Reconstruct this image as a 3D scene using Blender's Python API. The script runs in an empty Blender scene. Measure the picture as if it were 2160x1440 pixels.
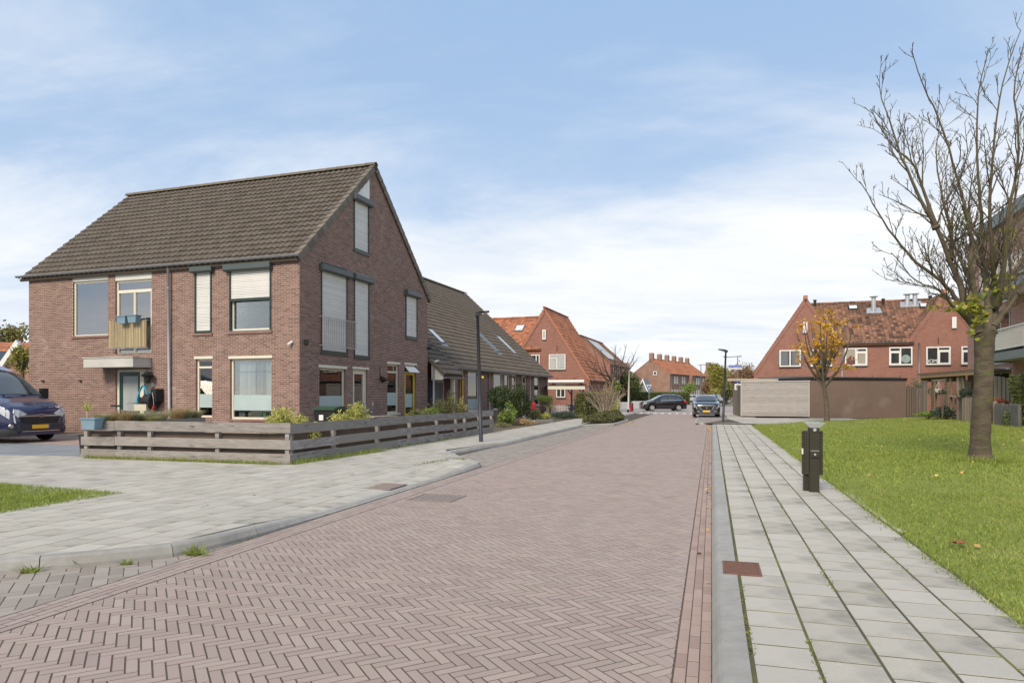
import bpy, math, random
import numpy as np
from mathutils import Vector, Matrix
R = math.radians
rng = np.random.RandomState(7)
random.seed(7)
sc = bpy.context.scene
col = sc.collection

# ------------------------------------------------------------------ camera, sky, sun, exposure
F, CX, HY, H = 1440.0, 1080.0, 834.0, 1.45
cam = bpy.data.cameras.new('camera'); camo = bpy.data.objects.new('camera', cam); col.objects.link(camo)
camo.location = (0, 0, H); camo.rotation_euler = (R(90), 0, 0)
cam.sensor_width = 36; cam.lens = 36 * F / 2160; cam.shift_y = (HY - 720) / 2160
cam.clip_end = 3000; cam.clip_start = 0.05
sc.camera = camo
SUN_EL, SUN_AZ = 38, 206           # azimuth clockwise from +Y (the view direction)
world = bpy.data.worlds.new("World"); sc.world = world; world.use_nodes = True
nt = world.node_tree; nt.nodes.clear()
def WN(t, **k):
    n = nt.nodes.new(t)
    for a, b in k.items(): setattr(n, a, b)
    return n
wo = WN('ShaderNodeOutputWorld'); bg = WN('ShaderNodeBackground'); nt.links.new(bg.outputs[0], wo.inputs[0])
bg.inputs[1].default_value = 0.1
sky = WN('ShaderNodeTexSky', sky_type='NISHITA'); sky.sun_disc = False
sky.sun_elevation = R(SUN_EL); sky.sun_rotation = R(SUN_AZ); sky.air_density = 1.0; sky.dust_density = 1.2; sky.ozone_density = 2.0
tc = WN('ShaderNodeTexCoord'); sep = WN('ShaderNodeSeparateXYZ'); nt.links.new(tc.outputs['Generated'], sep.inputs[0])
def WM(op, a, b=None, c=None, clamp=False):
    n = WN('ShaderNodeMath', operation=op); n.use_clamp = clamp
    for i, v in enumerate((a, b, c)):
        if v is None: continue
        if isinstance(v, (int, float)): n.inputs[i].default_value = v
        else: nt.links.new(v, n.inputs[i])
    return n.outputs[0]
zc = WM('ADD', WM('MAXIMUM', sep.outputs[2], 0.0), 0.16)
cmb = WN('ShaderNodeCombineXYZ'); nt.links.new(WM('DIVIDE', sep.outputs[0], zc), cmb.inputs[0]); nt.links.new(WM('DIVIDE', sep.outputs[1], zc), cmb.inputs[1])
def WNoise(scale, detail, rough, off, dist=0.0, stretch=(1, 1, 1)):
    m = WN('ShaderNodeMapping'); nt.links.new(cmb.outputs[0], m.inputs[0]); m.inputs['Location'].default_value = off; m.inputs['Scale'].default_value = stretch
    n = WN('ShaderNodeTexNoise'); nt.links.new(m.outputs[0], n.inputs[0])
    n.inputs['Scale'].default_value = scale; n.inputs['Detail'].default_value = detail; n.inputs['Roughness'].default_value = rough; n.inputs['Distortion'].default_value = dist
    return n.outputs[0]
def WRamp(v, p0, p1):
    r = WN('ShaderNodeMapRange', interpolation_type='SMOOTHSTEP'); nt.links.new(v, r.inputs[0]); r.inputs[1].default_value = p0; r.inputs[2].default_value = p1
    return r.outputs[0]
n1 = WNoise(0.42, 7, 0.56, (3.1, 1.7, 0), 0.35, (0.8, 1.15, 1))
n2 = WNoise(1.3, 8, 0.6, (7.4, 2.2, 0), 0.5, (0.7, 1.3, 1))
soft = WM('ADD', WM('MULTIPLY', n1, 0.7), WM('MULTIPLY', n2, 0.3))
low = WRamp(sep.outputs[2], 0.52, 0.05)                       # cloud thickens towards the horizon on every side
cover = WM('ADD', WRamp(WM('ADD', soft, WM('MULTIPLY', low, 0.12)), 0.47, 0.66), WM('MULTIPLY', low, 0.26), clamp=True)
n3 = WNoise(0.75, 9, 0.62, (1.9, 8.3, 0), 0.8, (0.55, 1.2, 1))
veil = WM('ADD', WM('MULTIPLY', cover, 0.80), WM('MULTIPLY', WRamp(n3, 0.36, 0.70), 0.62), clamp=True)
def WMix(fac, a, b):
    m = WN('ShaderNodeMix', data_type='RGBA')
    if isinstance(fac, (int, float)): m.inputs[0].default_value = fac
    else: nt.links.new(fac, m.inputs[0])
    for s, v in ((6, a), (7, b)):
        if isinstance(v, tuple): m.inputs[s].default_value = (*v, 1)
        else: nt.links.new(v, m.inputs[s])
    return m.outputs[2]
hs = WN('ShaderNodeHueSaturation'); hs.inputs['Saturation'].default_value = 0.72; hs.inputs['Value'].default_value = 0.80
nt.links.new(sky.outputs[0], hs.inputs['Color'])
blue = WMix(0.80, hs.outputs[0], (3.05, 4.5, 6.7))
cl = WMix(WRamp(n2, 0.35, 0.7), (7.5, 7.65, 7.8), (6.2, 6.6, 7.2))
glow = WMix(WRamp(sep.outputs[2], 0.045, 0.0), cl, (8.4, 7.7, 6.9))
nt.links.new(WMix(veil, blue, glow), bg.inputs[0])
sunl = bpy.data.lights.new('sun', 'SUN'); sunl.energy = 2.8; sunl.angle = R(20); sunl.color = (1.0, 0.86, 0.68)
suno = bpy.data.objects.new('sun', sunl); col.objects.link(suno)
_d = Vector((math.sin(R(SUN_AZ)) * math.cos(R(SUN_EL)), math.cos(R(SUN_AZ)) * math.cos(R(SUN_EL)), math.sin(R(SUN_EL))))
suno.rotation_euler = _d.to_track_quat('Z', 'Y').to_euler(); suno.location = (20, -20, 30)
sc.view_settings.view_transform = 'Standard'; sc.view_settings.look = 'None'; sc.view_settings.gamma = 1
sc.view_settings.use_curve_mapping = False; sc.view_settings.exposure = 0.45

# ------------------------------------------------------------------ measuring helpers
def gp(px, py, z=0.0):
    Y = (H - z) * F / (py - HY); return Vector(((px - CX) * Y / F, Y, z))
def at(px, py, Y):
    return Vector(((px - CX) * Y / F, Y, H + (HY - py) * Y / F))
ANG = R(-19)
U = Vector((math.cos(ANG), math.sin(ANG))); V = Vector((-math.sin(ANG), math.cos(ANG)))
RS, RC = 0.2807, 0.9598                       # street direction r=(RS,RC), across n=(RC,-RS)
def rd(s, n, z=0.0): return Vector((s * RS + n * RC, s * RC - n * RS, z))
def sn(x, y): return (x * RS + y * RC, x * RC - y * RS)

# ------------------------------------------------------------------ object helpers
def tag(o, label=None, cat=None, group=None, kind=None):
    if label: o['label'] = label
    if cat: o['category'] = cat
    if group: o['group'] = group
    if kind: o['kind'] = kind
    return o
def empty(name, loc=(0, 0, 0), rz=0.0, label=None, cat=None, group=None):
    o = bpy.data.objects.new(name, None); col.objects.link(o); o.location = loc; o.rotation_euler = (0, 0, rz); o.empty_display_size = 0.2
    return tag(o, label, cat, group)
def link(name, me, parent=None, mw=None):
    o = bpy.data.objects.new(name, me); col.objects.link(o)
    if parent is not None: o.parent = parent
    if mw is not None: o.matrix_local = mw
    return o
def setrnd(me, arr):
    a = me.attributes.new('rnd', 'FLOAT', 'FACE'); a.data.foreach_set('value', np.asarray(arr, dtype=np.float32))
def npmesh(name, verts, faces, mats, rnd=None, smooth=False):
    """verts (n,3), faces (m,k) with a fixed k"""
    verts = np.asarray(verts, dtype=np.float32); faces = np.asarray(faces, dtype=np.int32); m, k = faces.shape
    me = bpy.data.meshes.new(name); me.vertices.add(len(verts)); me.vertices.foreach_set('co', verts.ravel())
    me.loops.add(m * k); me.loops.foreach_set('vertex_index', faces.ravel())
    me.polygons.add(m); me.polygons.foreach_set('loop_start', np.arange(0, m * k, k, dtype=np.int32)); me.polygons.foreach_set('loop_total', np.full(m, k, dtype=np.int32))
    me.polygons.foreach_set('use_smooth', np.full(m, smooth, dtype=bool))
    for mt in (mats if isinstance(mats, (list, tuple)) else [mats]): me.materials.append(mt)
    me.update(calc_edges=True)
    if rnd is not None: setrnd(me, rnd)
    return me
class MB:
    def __init__(s): s.v = []; s.f = []; s.m = []; s.r = []; s.cr = 0.5
    def add(s, vs, fs, mi=0, r=None):
        b = len(s.v); s.v += [tuple(p) for p in vs]
        for f in fs: s.f.append([i + b for i in f]); s.m.append(mi); s.r.append(s.cr if r is None else r)
        return s
    def box(s, x0, x1, y0, y1, z0, z1, mi=0, r=None, M=None):
        vs = [(x0, y0, z0), (x1, y0, z0), (x1, y1, z0), (x0, y1, z0), (x0, y0, z1), (x1, y0, z1), (x1, y1, z1), (x0, y1, z1)]
        if M is not None: vs = [M @ Vector(p) for p in vs]
        return s.add(vs, [(0, 3, 2, 1), (4, 5, 6, 7), (0, 1, 5, 4), (1, 2, 6, 5), (2, 3, 7, 6), (3, 0, 4, 7)], mi, r)
    def cbox(s, c, d, mi=0, r=None, M=None, rz=0, rx=0, ry=0):
        m = Matrix.Translation(c) @ Matrix.Rotation(rz, 4, 'Z') @ Matrix.Rotation(ry, 4, 'Y') @ Matrix.Rotation(rx, 4, 'X')
        if M is not None: m = M @ m
        return s.box(-d[0] / 2, d[0] / 2, -d[1] / 2, d[1] / 2, -d[2] / 2, d[2] / 2, mi, r, m)
    def poly(s, vs, mi=0, r=None): return s.add(vs, [list(range(len(vs)))], mi, r)
    def prism(s, pts, off, mi=0, r=None):
        """closed polygon pts (3D) extruded by off"""
        n = len(pts); off = Vector(off); a = [Vector(p) for p in pts]; b = [p + off for p in a]
        fs = [list(range(n))[::-1], list(range(n, 2 * n))] + [(i, (i + 1) % n, n + (i + 1) % n, n + i) for i in range(n)]
        return s.add(a + b, fs, mi, r)
    def tube(s, path, rad, n=8, mi=0, caps=True, r=None):
        path = [Vector(p) for p in path]; k = len(path)
        if not isinstance(rad, (list, tuple)): rad = [rad] * k
        up = None; vs = []; fs = []
        for i, p in enumerate(path):
            t = (path[min(i + 1, k - 1)] - path[max(i - 1, 0)]).normalized()
            if up is None:
                up = Vector((0, 0, 1)) if abs(t.z) < 0.9 else Vector((1, 0, 0))
            a = t.cross(up).normalized(); b = t.cross(a).normalized(); up = -b if False else up
            for j in range(n):
                th = 2 * math.pi * j / n; vs.append(p + (a * math.cos(th) + b * math.sin(th)) * rad[i])
        for i in range(k - 1):
            for j in range(n): fs.append((i * n + j, i * n + (j + 1) % n, (i + 1) * n + (j + 1) % n, (i + 1) * n + j))
        if caps: fs += [list(range(n)), list(range((k - 1) * n, k * n))[::-1]]
        return s.add(vs, fs, mi, r)
    def cyl(s, p0, p1, r0, r1=None, n=12, mi=0, caps=True): return s.tube([p0, p1], [r0, r0 if r1 is None else r1], n, mi, caps)
    def lathe(s, prof, n=20, M=None, mi=0):
        vs = []; fs = []; k = len(prof)
        for (rr, z) in prof:
            for j in range(n):
                th = 2 * math.pi * j / n; p = Vector((rr * math.cos(th), rr * math.sin(th), z)); vs.append(M @ p if M is not None else p)
        for i in range(k - 1):
            for j in range(n): fs.append((i * n + j, i * n + (j + 1) % n, (i + 1) * n + (j + 1) % n, (i + 1) * n + j))
        return s.add(vs, fs, mi)
    def build(s, name, mats, parent=None, smooth=False, xf=None, flip=False, loc=None, rz=None):
        vs = s.v if xf is None else [tuple(xf(*p)) for p in s.v]
        fs = [f[::-1] for f in s.f] if flip else s.f
        me = bpy.data.meshes.new(name); me.from_pydata(vs, [], fs)
        for mt in (mats if isinstance(mats, (list, tuple)) else [mats]): me.materials.append(mt)
        me.polygons.foreach_set('material_index', s.m); me.polygons.foreach_set('use_smooth', [smooth] * len(fs))
        setrnd(me, s.r); me.update()
        o = link(name, me, parent)
        if loc is not None: o.location = loc
        if rz is not None: o.rotation_euler = (0, 0, rz)
        return o
def copy_tree(o, parent=None):
    c = o.copy(); col.objects.link(c)
    if parent is not None: c.parent = parent
    for ch in list(o.children): copy_tree(ch, c)
    return c

# ------------------------------------------------------------------ materials
MATS = {}
def mat(name, c1, c2=None, scale=3.0, rough=0.8, bump=0.0, bscale=None, rv=0.0, rhue=None, metal=0.0, spec=0.3, c3=None, s3=0.5, t3=(0.55, 0.7), detail=5, coat=0.0, stretch=None, trans=0.0, emit=None, objrnd=False):
    """c1..c2 mixed by noise, c3 patches, brightness varied by the face attribute rnd (rv), rhue second tint by rnd"""
    if name in MATS: return MATS[name]
    m = bpy.data.materials.new(name); m.use_nodes = True; MATS[name] = m
    t = m.node_tree; N = t.nodes; L = t.links; b = N['Principled BSDF']
    b.inputs['Roughness'].default_value = rough; b.inputs['Metallic'].default_value = metal; b.inputs['Specular IOR Level'].default_value = spec
    b.inputs['Coat Weight'].default_value = coat; b.inputs['Coat Roughness'].default_value = 0.05
    def nd(tp, **k):
        n = N.new(tp)
        for a, q in k.items(): setattr(n, a, q)
        return n
    def mix(fac, a, q, mode='MIX'):
        x = nd('ShaderNodeMix', data_type='RGBA', blend_type=mode)
        if isinstance(fac, (int, float)): x.inputs[0].default_value = fac
        else: L.new(fac, x.inputs[0])
        for s_, v in ((6, a), (7, q)):
            if isinstance(v, tuple): x.inputs[s_].default_value = (*v[:3], 1)
            else: L.new(v, x.inputs[s_])
        return x.outputs[2]
    co = nd('ShaderNodeTexCoord').outputs['Object']
    if stretch:
        mp = nd('ShaderNodeMapping'); mp.inputs['Scale'].default_value = stretch; L.new(co, mp.inputs[0]); co = mp.outputs[0]
    def noise(s_, d=detail, ro=0.6):
        n = nd('ShaderNodeTexNoise'); L.new(co, n.inputs[0]); n.inputs['Scale'].default_value = s_; n.inputs['Detail'].default_value = d; n.inputs['Roughness'].default_value = ro
        return n.outputs[0]
    def rmp(v, a, q):
        r = nd('ShaderNodeMapRange'); L.new(v, r.inputs[0]); r.inputs[1].default_value = a; r.inputs[2].default_value = q; return r.outputs[0]
    c = tuple(c1)
    if c2 is not None: c = mix(rmp(noise(scale), 0.3, 0.7), tuple(c1), tuple(c2))
    if c3 is not None: c = mix(rmp(noise(s3, 6), *t3), c, tuple(c3))
    if rv or rhue:
        at_ = nd('ShaderNodeAttribute', attribute_name='rnd').outputs['Fac']
        if rhue: c = mix(at_, c, tuple(rhue)) if isinstance(c, tuple) else mix(at_, c, tuple(rhue))
        if rv:
            w = nd('ShaderNodeTexWhiteNoise', noise_dimensions='1D'); L.new(at_, w.inputs['W'])
            mr = nd('ShaderNodeMapRange'); L.new(w.outputs[0], mr.inputs[0]); mr.inputs[3].default_value = 1 - rv; mr.inputs[4].default_value = 1 + rv
            vm = nd('ShaderNodeVectorMath', operation='SCALE')
            if isinstance(c, tuple): vm.inputs[0].default_value = c[:3]
            else: L.new(c, vm.inputs[0])
            L.new(mr.outputs[0], vm.inputs['Scale']); c = vm.outputs[0]
    if isinstance(c, tuple): b.inputs['Base Color'].default_value = (*c[:3], 1)
    else: L.new(c, b.inputs['Base Color'])
    if bump:
        bp = nd('ShaderNodeBump'); bp.inputs['Strength'].default_value = min(1, bump); bp.inputs['Distance'].default_value = 0.01 * max(1, bump)
        L.new(noise(bscale or scale * 6, 4, 0.65), bp.inputs['Height']); L.new(bp.outputs[0], b.inputs['Normal'])
    if trans:
        tr = nd('ShaderNodeBsdfTranslucent'); mx = nd('ShaderNodeMixShader'); mx.inputs[0].default_value = trans
        if isinstance(c, tuple): tr.inputs[0].default_value = (*c[:3], 1)
        else: L.new(c, tr.inputs[0])
        L.new(b.outputs[0], mx.inputs[1]); L.new(tr.outputs[0], mx.inputs[2]); L.new(mx.outputs[0], N['Material Output'].inputs[0])
    return m
def brickmat(name, ca, cb, mortar, bw=0.21, bh=0.05, mo=0.012, stain=(0.5, 0.45, 0.42), st=0.25, sc_=1.0):
    """bricks in walls too far off for the single brick: courses follow the house's own axes"""
    if name in MATS: return MATS[name]
    m = bpy.data.materials.new(name); m.use_nodes = True; MATS[name] = m
    t = m.node_tree; N = t.nodes; L = t.links; b = N['Principled BSDF']; b.inputs['Roughness'].default_value = 0.88; b.inputs['Specular IOR Level'].default_value = 0.25
    tcn = N.new('ShaderNodeTexCoord'); sp = N.new('ShaderNodeSeparateXYZ'); L.new(tcn.outputs['Object'], sp.inputs[0])
    ad = N.new('ShaderNodeMath'); ad.operation = 'ADD'; L.new(sp.outputs[0], ad.inputs[0]); L.new(sp.outputs[1], ad.inputs[1])
    cb_ = N.new('ShaderNodeCombineXYZ'); L.new(ad.outputs[0], cb_.inputs[0]); L.new(sp.outputs[2], cb_.inputs[1])
    br = N.new('ShaderNodeTexBrick'); L.new(cb_.outputs[0], br.inputs[0])
    br.inputs['Color1'].default_value = (*ca, 1); br.inputs['Color2'].default_value = (*cb, 1); br.inputs['Mortar'].default_value = (*mortar, 1)
    br.inputs['Scale'].default_value = 1; br.inputs['Mortar Size'].default_value = mo / 2 * sc_; br.inputs['Brick Width'].default_value = (bw + mo) * sc_; br.inputs['Row Height'].default_value = (bh + mo) * sc_
    br.inputs['Mortar Smooth'].default_value = 0.3; br.inputs['Bias'].default_value = 0.0
    no = N.new('ShaderNodeTexNoise'); L.new(tcn.outputs['Object'], no.inputs[0]); no.inputs['Scale'].default_value = 0.7; no.inputs['Detail'].default_value = 6; no.inputs['Roughness'].default_value = 0.65
    mr = N.new('ShaderNodeMapRange'); L.new(no.outputs[0], mr.inputs[0]); mr.inputs[1].default_value = 0.4; mr.inputs[2].default_value = 0.75; mr.inputs[4].default_value = st
    mx = N.new('ShaderNodeMix'); mx.data_type = 'RGBA'; L.new(mr.outputs[0], mx.inputs[0]); L.new(br.outputs[0], mx.inputs[6]); mx.inputs[7].default_value = (*stain, 1)
    L.new(mx.outputs[2], b.inputs['Base Color'])
    bp = N.new('ShaderNodeBump'); bp.inputs['Strength'].default_value = 0.5; bp.inputs['Distance'].default_value = 0.01; bp.invert = True
    L.new(br.outputs['Fac'], bp.inputs['Height']); L.new(bp.outputs[0], b.inputs['Normal'])
    return m
def glassmat(name, tint=(0.9, 0.95, 0.95), refl=0.03, rough=0.0):
    m = bpy.data.materials.new(name); m.use_nodes = True; MATS[name] = m
    t = m.node_tree; N = t.nodes; L = t.links; N.remove(N['Principled BSDF'])
    g = N.new('ShaderNodeBsdfGlossy'); g.inputs['Roughness'].default_value = rough; g.inputs['Color'].default_value = (1, 1, 1, 1)
    tr = N.new('ShaderNodeBsdfTransparent'); tr.inputs[0].default_value = (*tint, 1)
    fr = N.new('ShaderNodeFresnel'); fr.inputs[0].default_value = 1.5
    ad = N.new('ShaderNodeMath'); ad.operation = 'ADD'; ad.use_clamp = True; L.new(fr.outputs[0], ad.inputs[0]); ad.inputs[1].default_value = refl
    mx = N.new('ShaderNodeMixShader'); L.new(ad.outputs[0], mx.inputs[0]); L.new(tr.outputs[0], mx.inputs[1]); L.new(g.outputs[0], mx.inputs[2]); L.new(mx.outputs[0], N['Material Output'].inputs[0])
    return m
M_mortar = mat('mortar', (0.50, 0.41, 0.36), (0.40, 0.33, 0.28), 2.0, 0.95)
M_brick = mat('brown_brick', (0.200, 0.108, 0.090), (0.140, 0.076, 0.066), 3.5, 0.85, 0.5, 60, rv=0.28, rhue=(0.215, 0.130, 0.108), c3=(0.33, 0.27, 0.24), s3=1.1, t3=(0.56, 0.78))
M_tile = mat('brown_roof_tile', (0.128, 0.105, 0.083), (0.092, 0.076, 0.060), 2.0, 0.8, 0.6, 50, rv=0.09, rhue=(0.130, 0.110, 0.090), c3=(0.075, 0.065, 0.045), s3=0.8, t3=(0.55, 0.8))
M_ridge = mat('mossy_ridge_tile', (0.17, 0.145, 0.12), (0.115, 0.105, 0.065), 2.5, 0.85, 0.6, 40, rv=0.2, c3=(0.13, 0.125, 0.05), s3=1.2)
M_cream = mat('cream_paint', (0.70, 0.67, 0.56), (0.64, 0.61, 0.51), 2.0, 0.5, 0.05, 40)
M_white = mat('white_paint', (0.78, 0.78, 0.76), (0.70, 0.70, 0.68), 3.0, 0.45)
M_shut = mat('shutter_slat', (0.74, 0.74, 0.72), (0.66, 0.66, 0.65), 1.5, 0.5, rv=0.07)
M_green = mat('dark_green_paint', (0.022, 0.035, 0.030), (0.030, 0.045, 0.040), 2.0, 0.35, spec=0.5)
M_doorgreen = mat('door_green_paint', (0.008, 0.055, 0.045), None, rough=0.3, spec=0.5)
M_zinc = mat('zinc', (0.33, 0.34, 0.36), (0.26, 0.27, 0.30), 4.0, 0.5, metal=0.4)
M_pipe = mat('grey_pipe', (0.42, 0.42, 0.46), (0.33, 0.34, 0.40), 2.0, 0.5)
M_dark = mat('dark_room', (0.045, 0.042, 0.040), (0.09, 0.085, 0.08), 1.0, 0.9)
M_curt = mat('grey_curtain', (0.50, 0.51, 0.52), (0.34, 0.35, 0.36), 3.0, 0.9, stretch=(6, 6, 0.3))
M_frost = mat('frosted_film', (0.42, 0.52, 0.52), (0.36, 0.45, 0.46), 1.5, 0.35)
M_grey = mat('grey_metal', (0.16, 0.17, 0.18), None, rough=0.45, metal=0.3)
M_black = mat('black_plastic', (0.018, 0.018, 0.020), (0.03, 0.03, 0.03), 5, 0.4)
M_lampp = mat('lamp_post_paint', (0.035, 0.038, 0.050), (0.05, 0.05, 0.06), 3, 0.4)
M_yellow = mat('yellow_paint', (0.62, 0.47, 0.03), None, rough=0.45)
M_wood = mat('weathered_wood', (0.37, 0.345, 0.335), (0.17, 0.152, 0.145), 1.7, 0.85, 0.9, 14, rv=0.16, rhue=(0.29, 0.27, 0.24), c3=(0.075, 0.062, 0.05), s3=1.9, t3=(0.57, 0.66), stretch=(1.5, 6, 9), detail=9)
M_woodv = mat('weathered_board', (0.28, 0.235, 0.19), (0.17, 0.14, 0.115), 3, 0.85, 0.8, 18, rv=0.25, rhue=(0.24, 0.20, 0.155), stretch=(6, 6, 0.6))
M_glass = glassmat('window_glass', refl=0.07); M_skyglass = glassmat('sky_window_glass', refl=0.30)
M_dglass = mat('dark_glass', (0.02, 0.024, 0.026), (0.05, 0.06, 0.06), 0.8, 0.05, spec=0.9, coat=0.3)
M_solar = mat('solar_panel', (0.015, 0.02, 0.035), None, rough=0.12, spec=0.8)

# ------------------------------------------------------------------ pieces: bricks, tiles, slabs
NVAR = 10
def place_pieces(parent, name, stuff, protos, items, matl, nmax=300, smooth=False):
    """items: (world distance, proto index or (verts, faces), 4x4 in parent space). Nearest nmax full ones are parts, the rest one mesh."""
    items = sorted(items, key=lambda i: i[0]); cache = {}; rest = []; cnt = 0
    for d, pr, M in items:
        if cnt < nmax and (isinstance(pr, int) or nmax >= 300):
            cnt += 1
            if isinstance(pr, int):
                k = (pr, random.randrange(NVAR))
                if k not in cache:
                    v, f = protos[pr]; me = bpy.data.meshes.new(name); me.from_pydata([tuple(p) for p in v], [], f); me.materials.append(matl); setrnd(me, [k[1] / NVAR + 0.043] * len(f))
                    me.polygons.foreach_set('use_smooth', [smooth] * len(f)); cache[k] = me
                me = cache[k]
            else:
                v, f = pr; me = bpy.data.meshes.new(name); me.from_pydata([tuple(p) for p in v], [], f); me.materials.append(matl); setrnd(me, [random.random()] * len(f))
            link(name, me, parent, Matrix(M))
        else: rest.append((pr, M))
    if rest:
        vs = []; fs = []; rr = []; b = 0; P = [(np.array([tuple(q) for q in v]), f) for v, f in protos]
        for pr, M in rest:
            v, f = P[pr] if isinstance(pr, int) else (np.array([tuple(q) for q in pr[0]]), pr[1])
            Mn = np.array(M); vs.append(v @ Mn[:3, :3].T + Mn[:3, 3]); r_ = random.random()
            for q in f: fs.append([i + b for i in q]); rr.append(r_)
            b += len(v)
        allv = np.vstack(vs)
        me = bpy.data.meshes.new(stuff); me.from_pydata(allv.tolist(), [], fs); me.materials.append(matl); setrnd(me, rr)
        me.polygons.foreach_set('use_smooth', [smooth] * len(fs))
        o = link(stuff, me, parent); o['kind'] = 'stuff'
def wdist(parent, p):
    m = parent.matrix_basis if parent is not None else Matrix.Identity(4)
    q = m @ Vector(p); return math.hypot(q.x, q.y)
def intervals(lo, hi, cuts):
    segs = [(lo, hi)]
    for a, b in cuts:
        n = []
        for s0, s1 in segs:
            if b <= s0 or a >= s1: n.append((s0, s1)); continue
            if a > s0: n.append((s0, a))
            if b < s1: n.append((b, s1))
        segs = n
    return [s for s in segs if s[1] - s[0] > 0.02]
def prof_at(prof, z):
    for (z0, a0, b0), (z1, a1, b1) in zip(prof, prof[1:]):
        if z0 <= z <= z1 + 1e-9:
            k = (z - z0) / (z1 - z0); return a0 + (a1 - a0) * k, b0 + (b1 - b0) * k
    return prof[-1][1], prof[-1][2]
def wall_sheet(parent, wf, prof, holes, matl, name='wall', reveal=0.14, rmat=None):
    """flat wall with openings; prof = [(z,t0,t1)..], holes = [(t0,t1,z0,z1)..] in wall coordinates (t along, d out, z)"""
    mb = MB(); zs = sorted(set([p[0] for p in prof] + [h[2] for h in holes] + [h[3] for h in holes]))
    zs = [z for z in zs if prof[0][0] <= z <= prof[-1][0]]
    for za, zb in zip(zs, zs[1:]):
        if zb - za < 1e-4: continue
        zm = (za + zb) / 2; a0, b0 = prof_at(prof, za + 1e-6); a1, b1 = prof_at(prof, zb - 1e-6); am, bm = prof_at(prof, zm)
        for s0, s1 in intervals(am, bm, [(h[0], h[1]) for h in holes if h[2] < zm < h[3]]):
            l0, l1 = (a0, a1) if abs(s0 - am) < 1e-6 else (s0, s0); r0, r1 = (b0, b1) if abs(s1 - bm) < 1e-6 else (s1, s1)
            mb.poly([(l0, 0, za), (r0, 0, za), (r1, 0, zb), (l1, 0, zb)])
    for t0, t1, z0, z1 in holes:
        e = reveal
        mb.poly([(t0, 0, z0), (t0, -e, z0), (t0, -e, z1), (t0, 0, z1)], 1); mb.poly([(t1, -e, z0), (t1, 0, z0), (t1, 0, z1), (t1, -e, z1)], 1)
        mb.poly([(t0, -e, z1), (t1, -e, z1), (t1, 0, z1), (t0, 0, z1)], 1); mb.poly([(t0, 0, z0), (t1, 0, z0), (t1, -e, z0), (t0, -e, z0)], 1)
    return mb.build(name, [matl, rmat or matl], parent, xf=wf, flip=True)
def bricks_on(parent, wf, prof, holes, matl, nmax=300, bl=0.208, bh=0.048, mo=0.0145, zmin=None, zmax=None, dpt=0.005):
    pr = [([(-bl / 2, 0, -bh / 2), (bl / 2, 0, -bh / 2), (bl / 2, 0, bh / 2), (-bl / 2, 0, bh / 2), (-bl / 2 + .002, dpt, -bh / 2 + .002), (bl / 2 - .002, dpt, -bh / 2 + .002), (bl / 2 - .002, dpt, bh / 2 - .002), (-bl / 2 + .002, dpt, bh / 2 - .002)],
           [(4, 5, 6, 7), (0, 1, 5, 4), (1, 2, 6, 5), (2, 3, 7, 6), (3, 0, 4, 7)])]
    w0 = Vector(wf(0, 0, 0)); et = Vector(wf(1, 0, 0)) - w0; ed = Vector(wf(0, 1, 0)) - w0
    items = []; z = prof[0][0] + bh / 2 + mo; k = 0; zt = prof[-1][0]
    while z + bh / 2 < zt:
        if zmin is None or z > zmin:
            if zmax is not None and z > zmax: break
            a0, b0 = prof_at(prof, z - bh / 2); a1, b1 = prof_at(prof, z + bh / 2); lo, hi = max(a0, a1), min(b0, b1)
            for s0, s1 in intervals(lo, hi, [(h[0], h[1]) for h in holes if h[2] < z < h[3]]):
                p = bl + mo; i = math.floor((s0 - k * p / 2) / p)
                while True:
                    c0 = i * p + (k % 2) * p / 2 + mo; c1 = c0 + bl; i += 1
                    if c0 >= s1: break
                    q0, q1 = max(c0, s0), min(c1, s1)
                    if q1 - q0 < 0.03: continue
                    full = (q1 - q0) > bl - 0.001; c = (q0 + q1) / 2; dj = random.uniform(-.0015, .0015)
                    o = Vector(wf(c, dj, z)); sx = (q1 - q0) / bl
                    M = Matrix(((et.x * sx, ed.x, 0, o.x), (et.y * sx, ed.y, 0, o.y), (0, 0, 1, o.z), (0, 0, 0, 1)))
                    items.append((wdist(parent, o) + abs(o.z - 2) * .5 + (0 if full else 50), 0, M))
        z += bh + mo; k += 1
    place_pieces(parent, 'brick', 'brickwork', pr, items, matl, nmax)
def tile_proto(w, l, amp, waves=2, nseg=10, lift=0.03):
    v = []; f = []; xs = [(-0.5 + i / nseg) * w for i in range(nseg + 1)]
    zz = [amp * (abs(math.sin(math.pi * waves * i / nseg)) ** .7 - .5) for i in range(nseg + 1)]
    for x, z in zip(xs, zz): v += [(x, -l / 2, z + lift), (x, l / 2 + 0.03, z), (x, -l / 2, z + lift - 0.02)]
    for i in range(nseg):
        a = i * 3; b = a + 3; f += [(a, b, b + 1, a + 1), (a + 2, b + 2, b, a)]
    return v, f
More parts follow.
